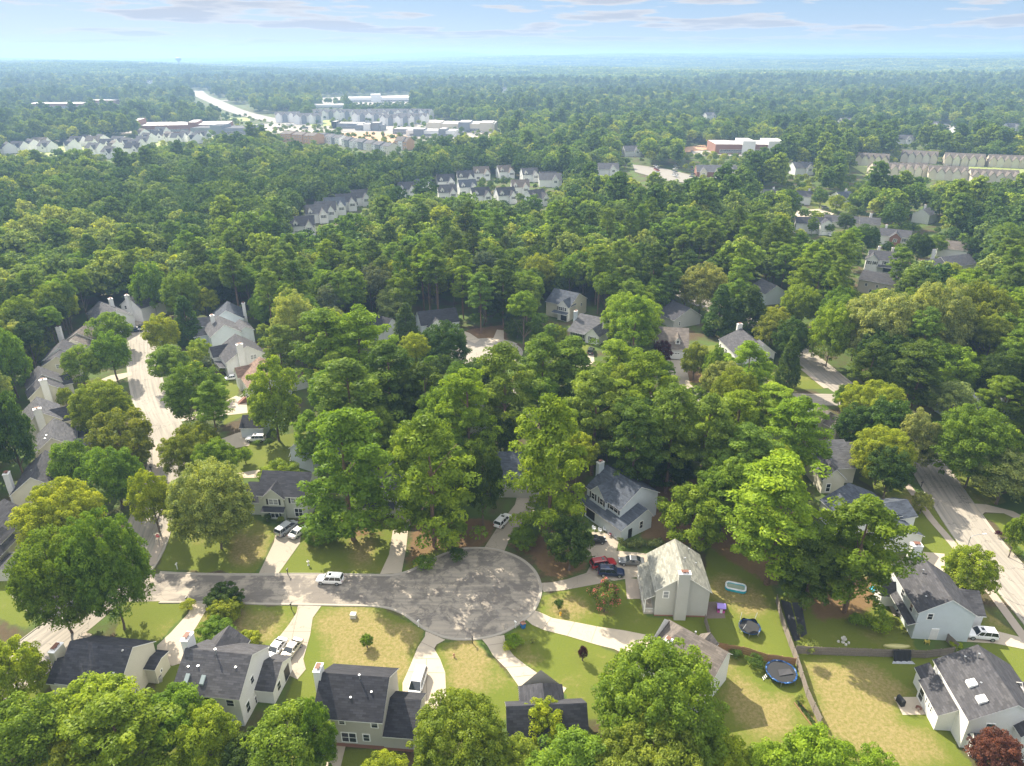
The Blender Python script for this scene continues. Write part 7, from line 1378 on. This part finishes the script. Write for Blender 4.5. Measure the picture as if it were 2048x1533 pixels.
stand = np.sin(FX / 95 + 1.7 * np.sin(FY / 140)) + np.cos(FY / 120 + 1.3 * np.sin(FX / 210)) + rs.normal(0, .8, nF); pid = np.where(FP, np.where(stand > 0, 5, 4), np.where(stand > 1.1, 2, np.where(stand > .1, 0, np.where(stand > -.9, 3, 1)))); zoff = np.array([v + c for _, v, c in LODS]); sc1 = np.clip(rs.normal(1, .24, nF), .55, 1.5)
pos = np.concatenate([np.stack([FX, FY, T(FX, FY) + zoff[pid] * sc1 * .98], 1), np.stack([PX, PY, T(PX, PY) - 1.5], 1)])
idx = np.concatenate([pid, 6 + np.clip(np.round(1 + .9 * (np.sin(PX / 700 + 1.5 * np.sin(PY / 900)) + np.cos(PY / 650 + PX / 1500)) * .8 + rs.normal(0, .45, nP)), 0, 2).astype(int)]).astype(np.int32)
S3 = np.concatenate([np.stack([sc1, sc1, sc1 * rs.uniform(.9, 1.15, nF)], 1), np.stack([np.full(nP, 1.05), np.full(nP, 1.05), rs.uniform(.85, 1.25, nP)], 1)])
sc1[-NSM:] *= .42; pos[nF - NSM:nF, 2] = T(FX[-NSM:], FY[-NSM:]) + zoff[pid[-NSM:]] * sc1[-NSM:]
S3[nF - NSM:nF] *= .42
RZ = np.concatenate([rs.uniform(0, 6.28, nF), rs.integers(0, 4, nP) * math.pi / 2])
print('single trees', len(TREES), 'mass trees', nF, 'patches', nP, 'autos', used)
me = bpy.data.meshes.new('forest'); me.vertices.add(len(pos)); me.vertices.foreach_set('co', pos.astype(np.float32).ravel())
for nm, ty, a in (('pick', 'INT', idx), ('scl', 'FLOAT_VECTOR', S3), ('rot', 'FLOAT_VECTOR', np.stack([RZ * 0, RZ * 0, RZ], 1))):
    at = me.attributes.new(nm, ty, 'POINT'); at.data.foreach_set('vector' if 'VEC' in ty else 'value', (a if ty == 'INT' else a.astype(np.float32)).ravel())
fo = bpy.data.objects.new('forest', me); COL.objects.link(fo); fo['kind'] = 'stuff'
g = bpy.data.node_groups.new('forest_scatter', 'GeometryNodeTree'); g.interface.new_socket('Geometry', in_out='INPUT', socket_type='NodeSocketGeometry'); g.interface.new_socket('Geometry', in_out='OUTPUT', socket_type='NodeSocketGeometry')
gi = g.nodes.new('NodeGroupInput'); go = g.nodes.new('NodeGroupOutput'); ip = g.nodes.new('GeometryNodeInstanceOnPoints'); gt = g.nodes.new('GeometryNodeGeometryToInstance')
srcs = [o for o, _, _ in LODS] + PAT
for o in srcs[::-1]:
    oi = g.nodes.new('GeometryNodeObjectInfo'); oi.inputs['Object'].default_value = o; oi.inputs['As Instance'].default_value = True; g.links.new(oi.outputs['Geometry'], gt.inputs[0])
def na(nm, ty): n_ = g.nodes.new('GeometryNodeInputNamedAttribute'); n_.data_type = ty; n_.inputs[0].default_value = nm; return n_.outputs[0]
g.links.new(gi.outputs[0], ip.inputs['Points']); g.links.new(gt.outputs[0], ip.inputs['Instance']); ip.inputs['Pick Instance'].default_value = True
g.links.new(na('pick', 'INT'), ip.inputs['Instance Index']); g.links.new(na('scl', 'FLOAT_VECTOR'), ip.inputs['Scale'])
er = g.nodes.new('FunctionNodeEulerToRotation'); g.links.new(na('rot', 'FLOAT_VECTOR'), er.inputs[0]); g.links.new(er.outputs[0], ip.inputs['Rotation']); g.links.new(ip.outputs[0], go.inputs[0])
md = fo.modifiers.new('scatter', 'NODES'); md.node_group = g

# ------------------------------------------------------------------ haze
hb = MB(); hb.box(-16000, 16000, -2900, 16000, -1.5, 142); hz = hb.build('haze', []); hz['kind'] = 'stuff'
hm = bpy.data.materials.new('haze'); hm.use_nodes = True; hm.node_tree.nodes.clear(); ho_ = hm.node_tree.nodes.new('ShaderNodeOutputMaterial'); pv = hm.node_tree.nodes.new('ShaderNodeVolumePrincipled')
pv.inputs['Color'].default_value = (.35, .545, .87, 1); pv.inputs['Density'].default_value = 2.1e-4; pv.inputs['Anisotropy'].default_value = .2
hm.node_tree.links.new(pv.outputs[0], ho_.inputs['Volume']); hz.data.materials.append(hm)
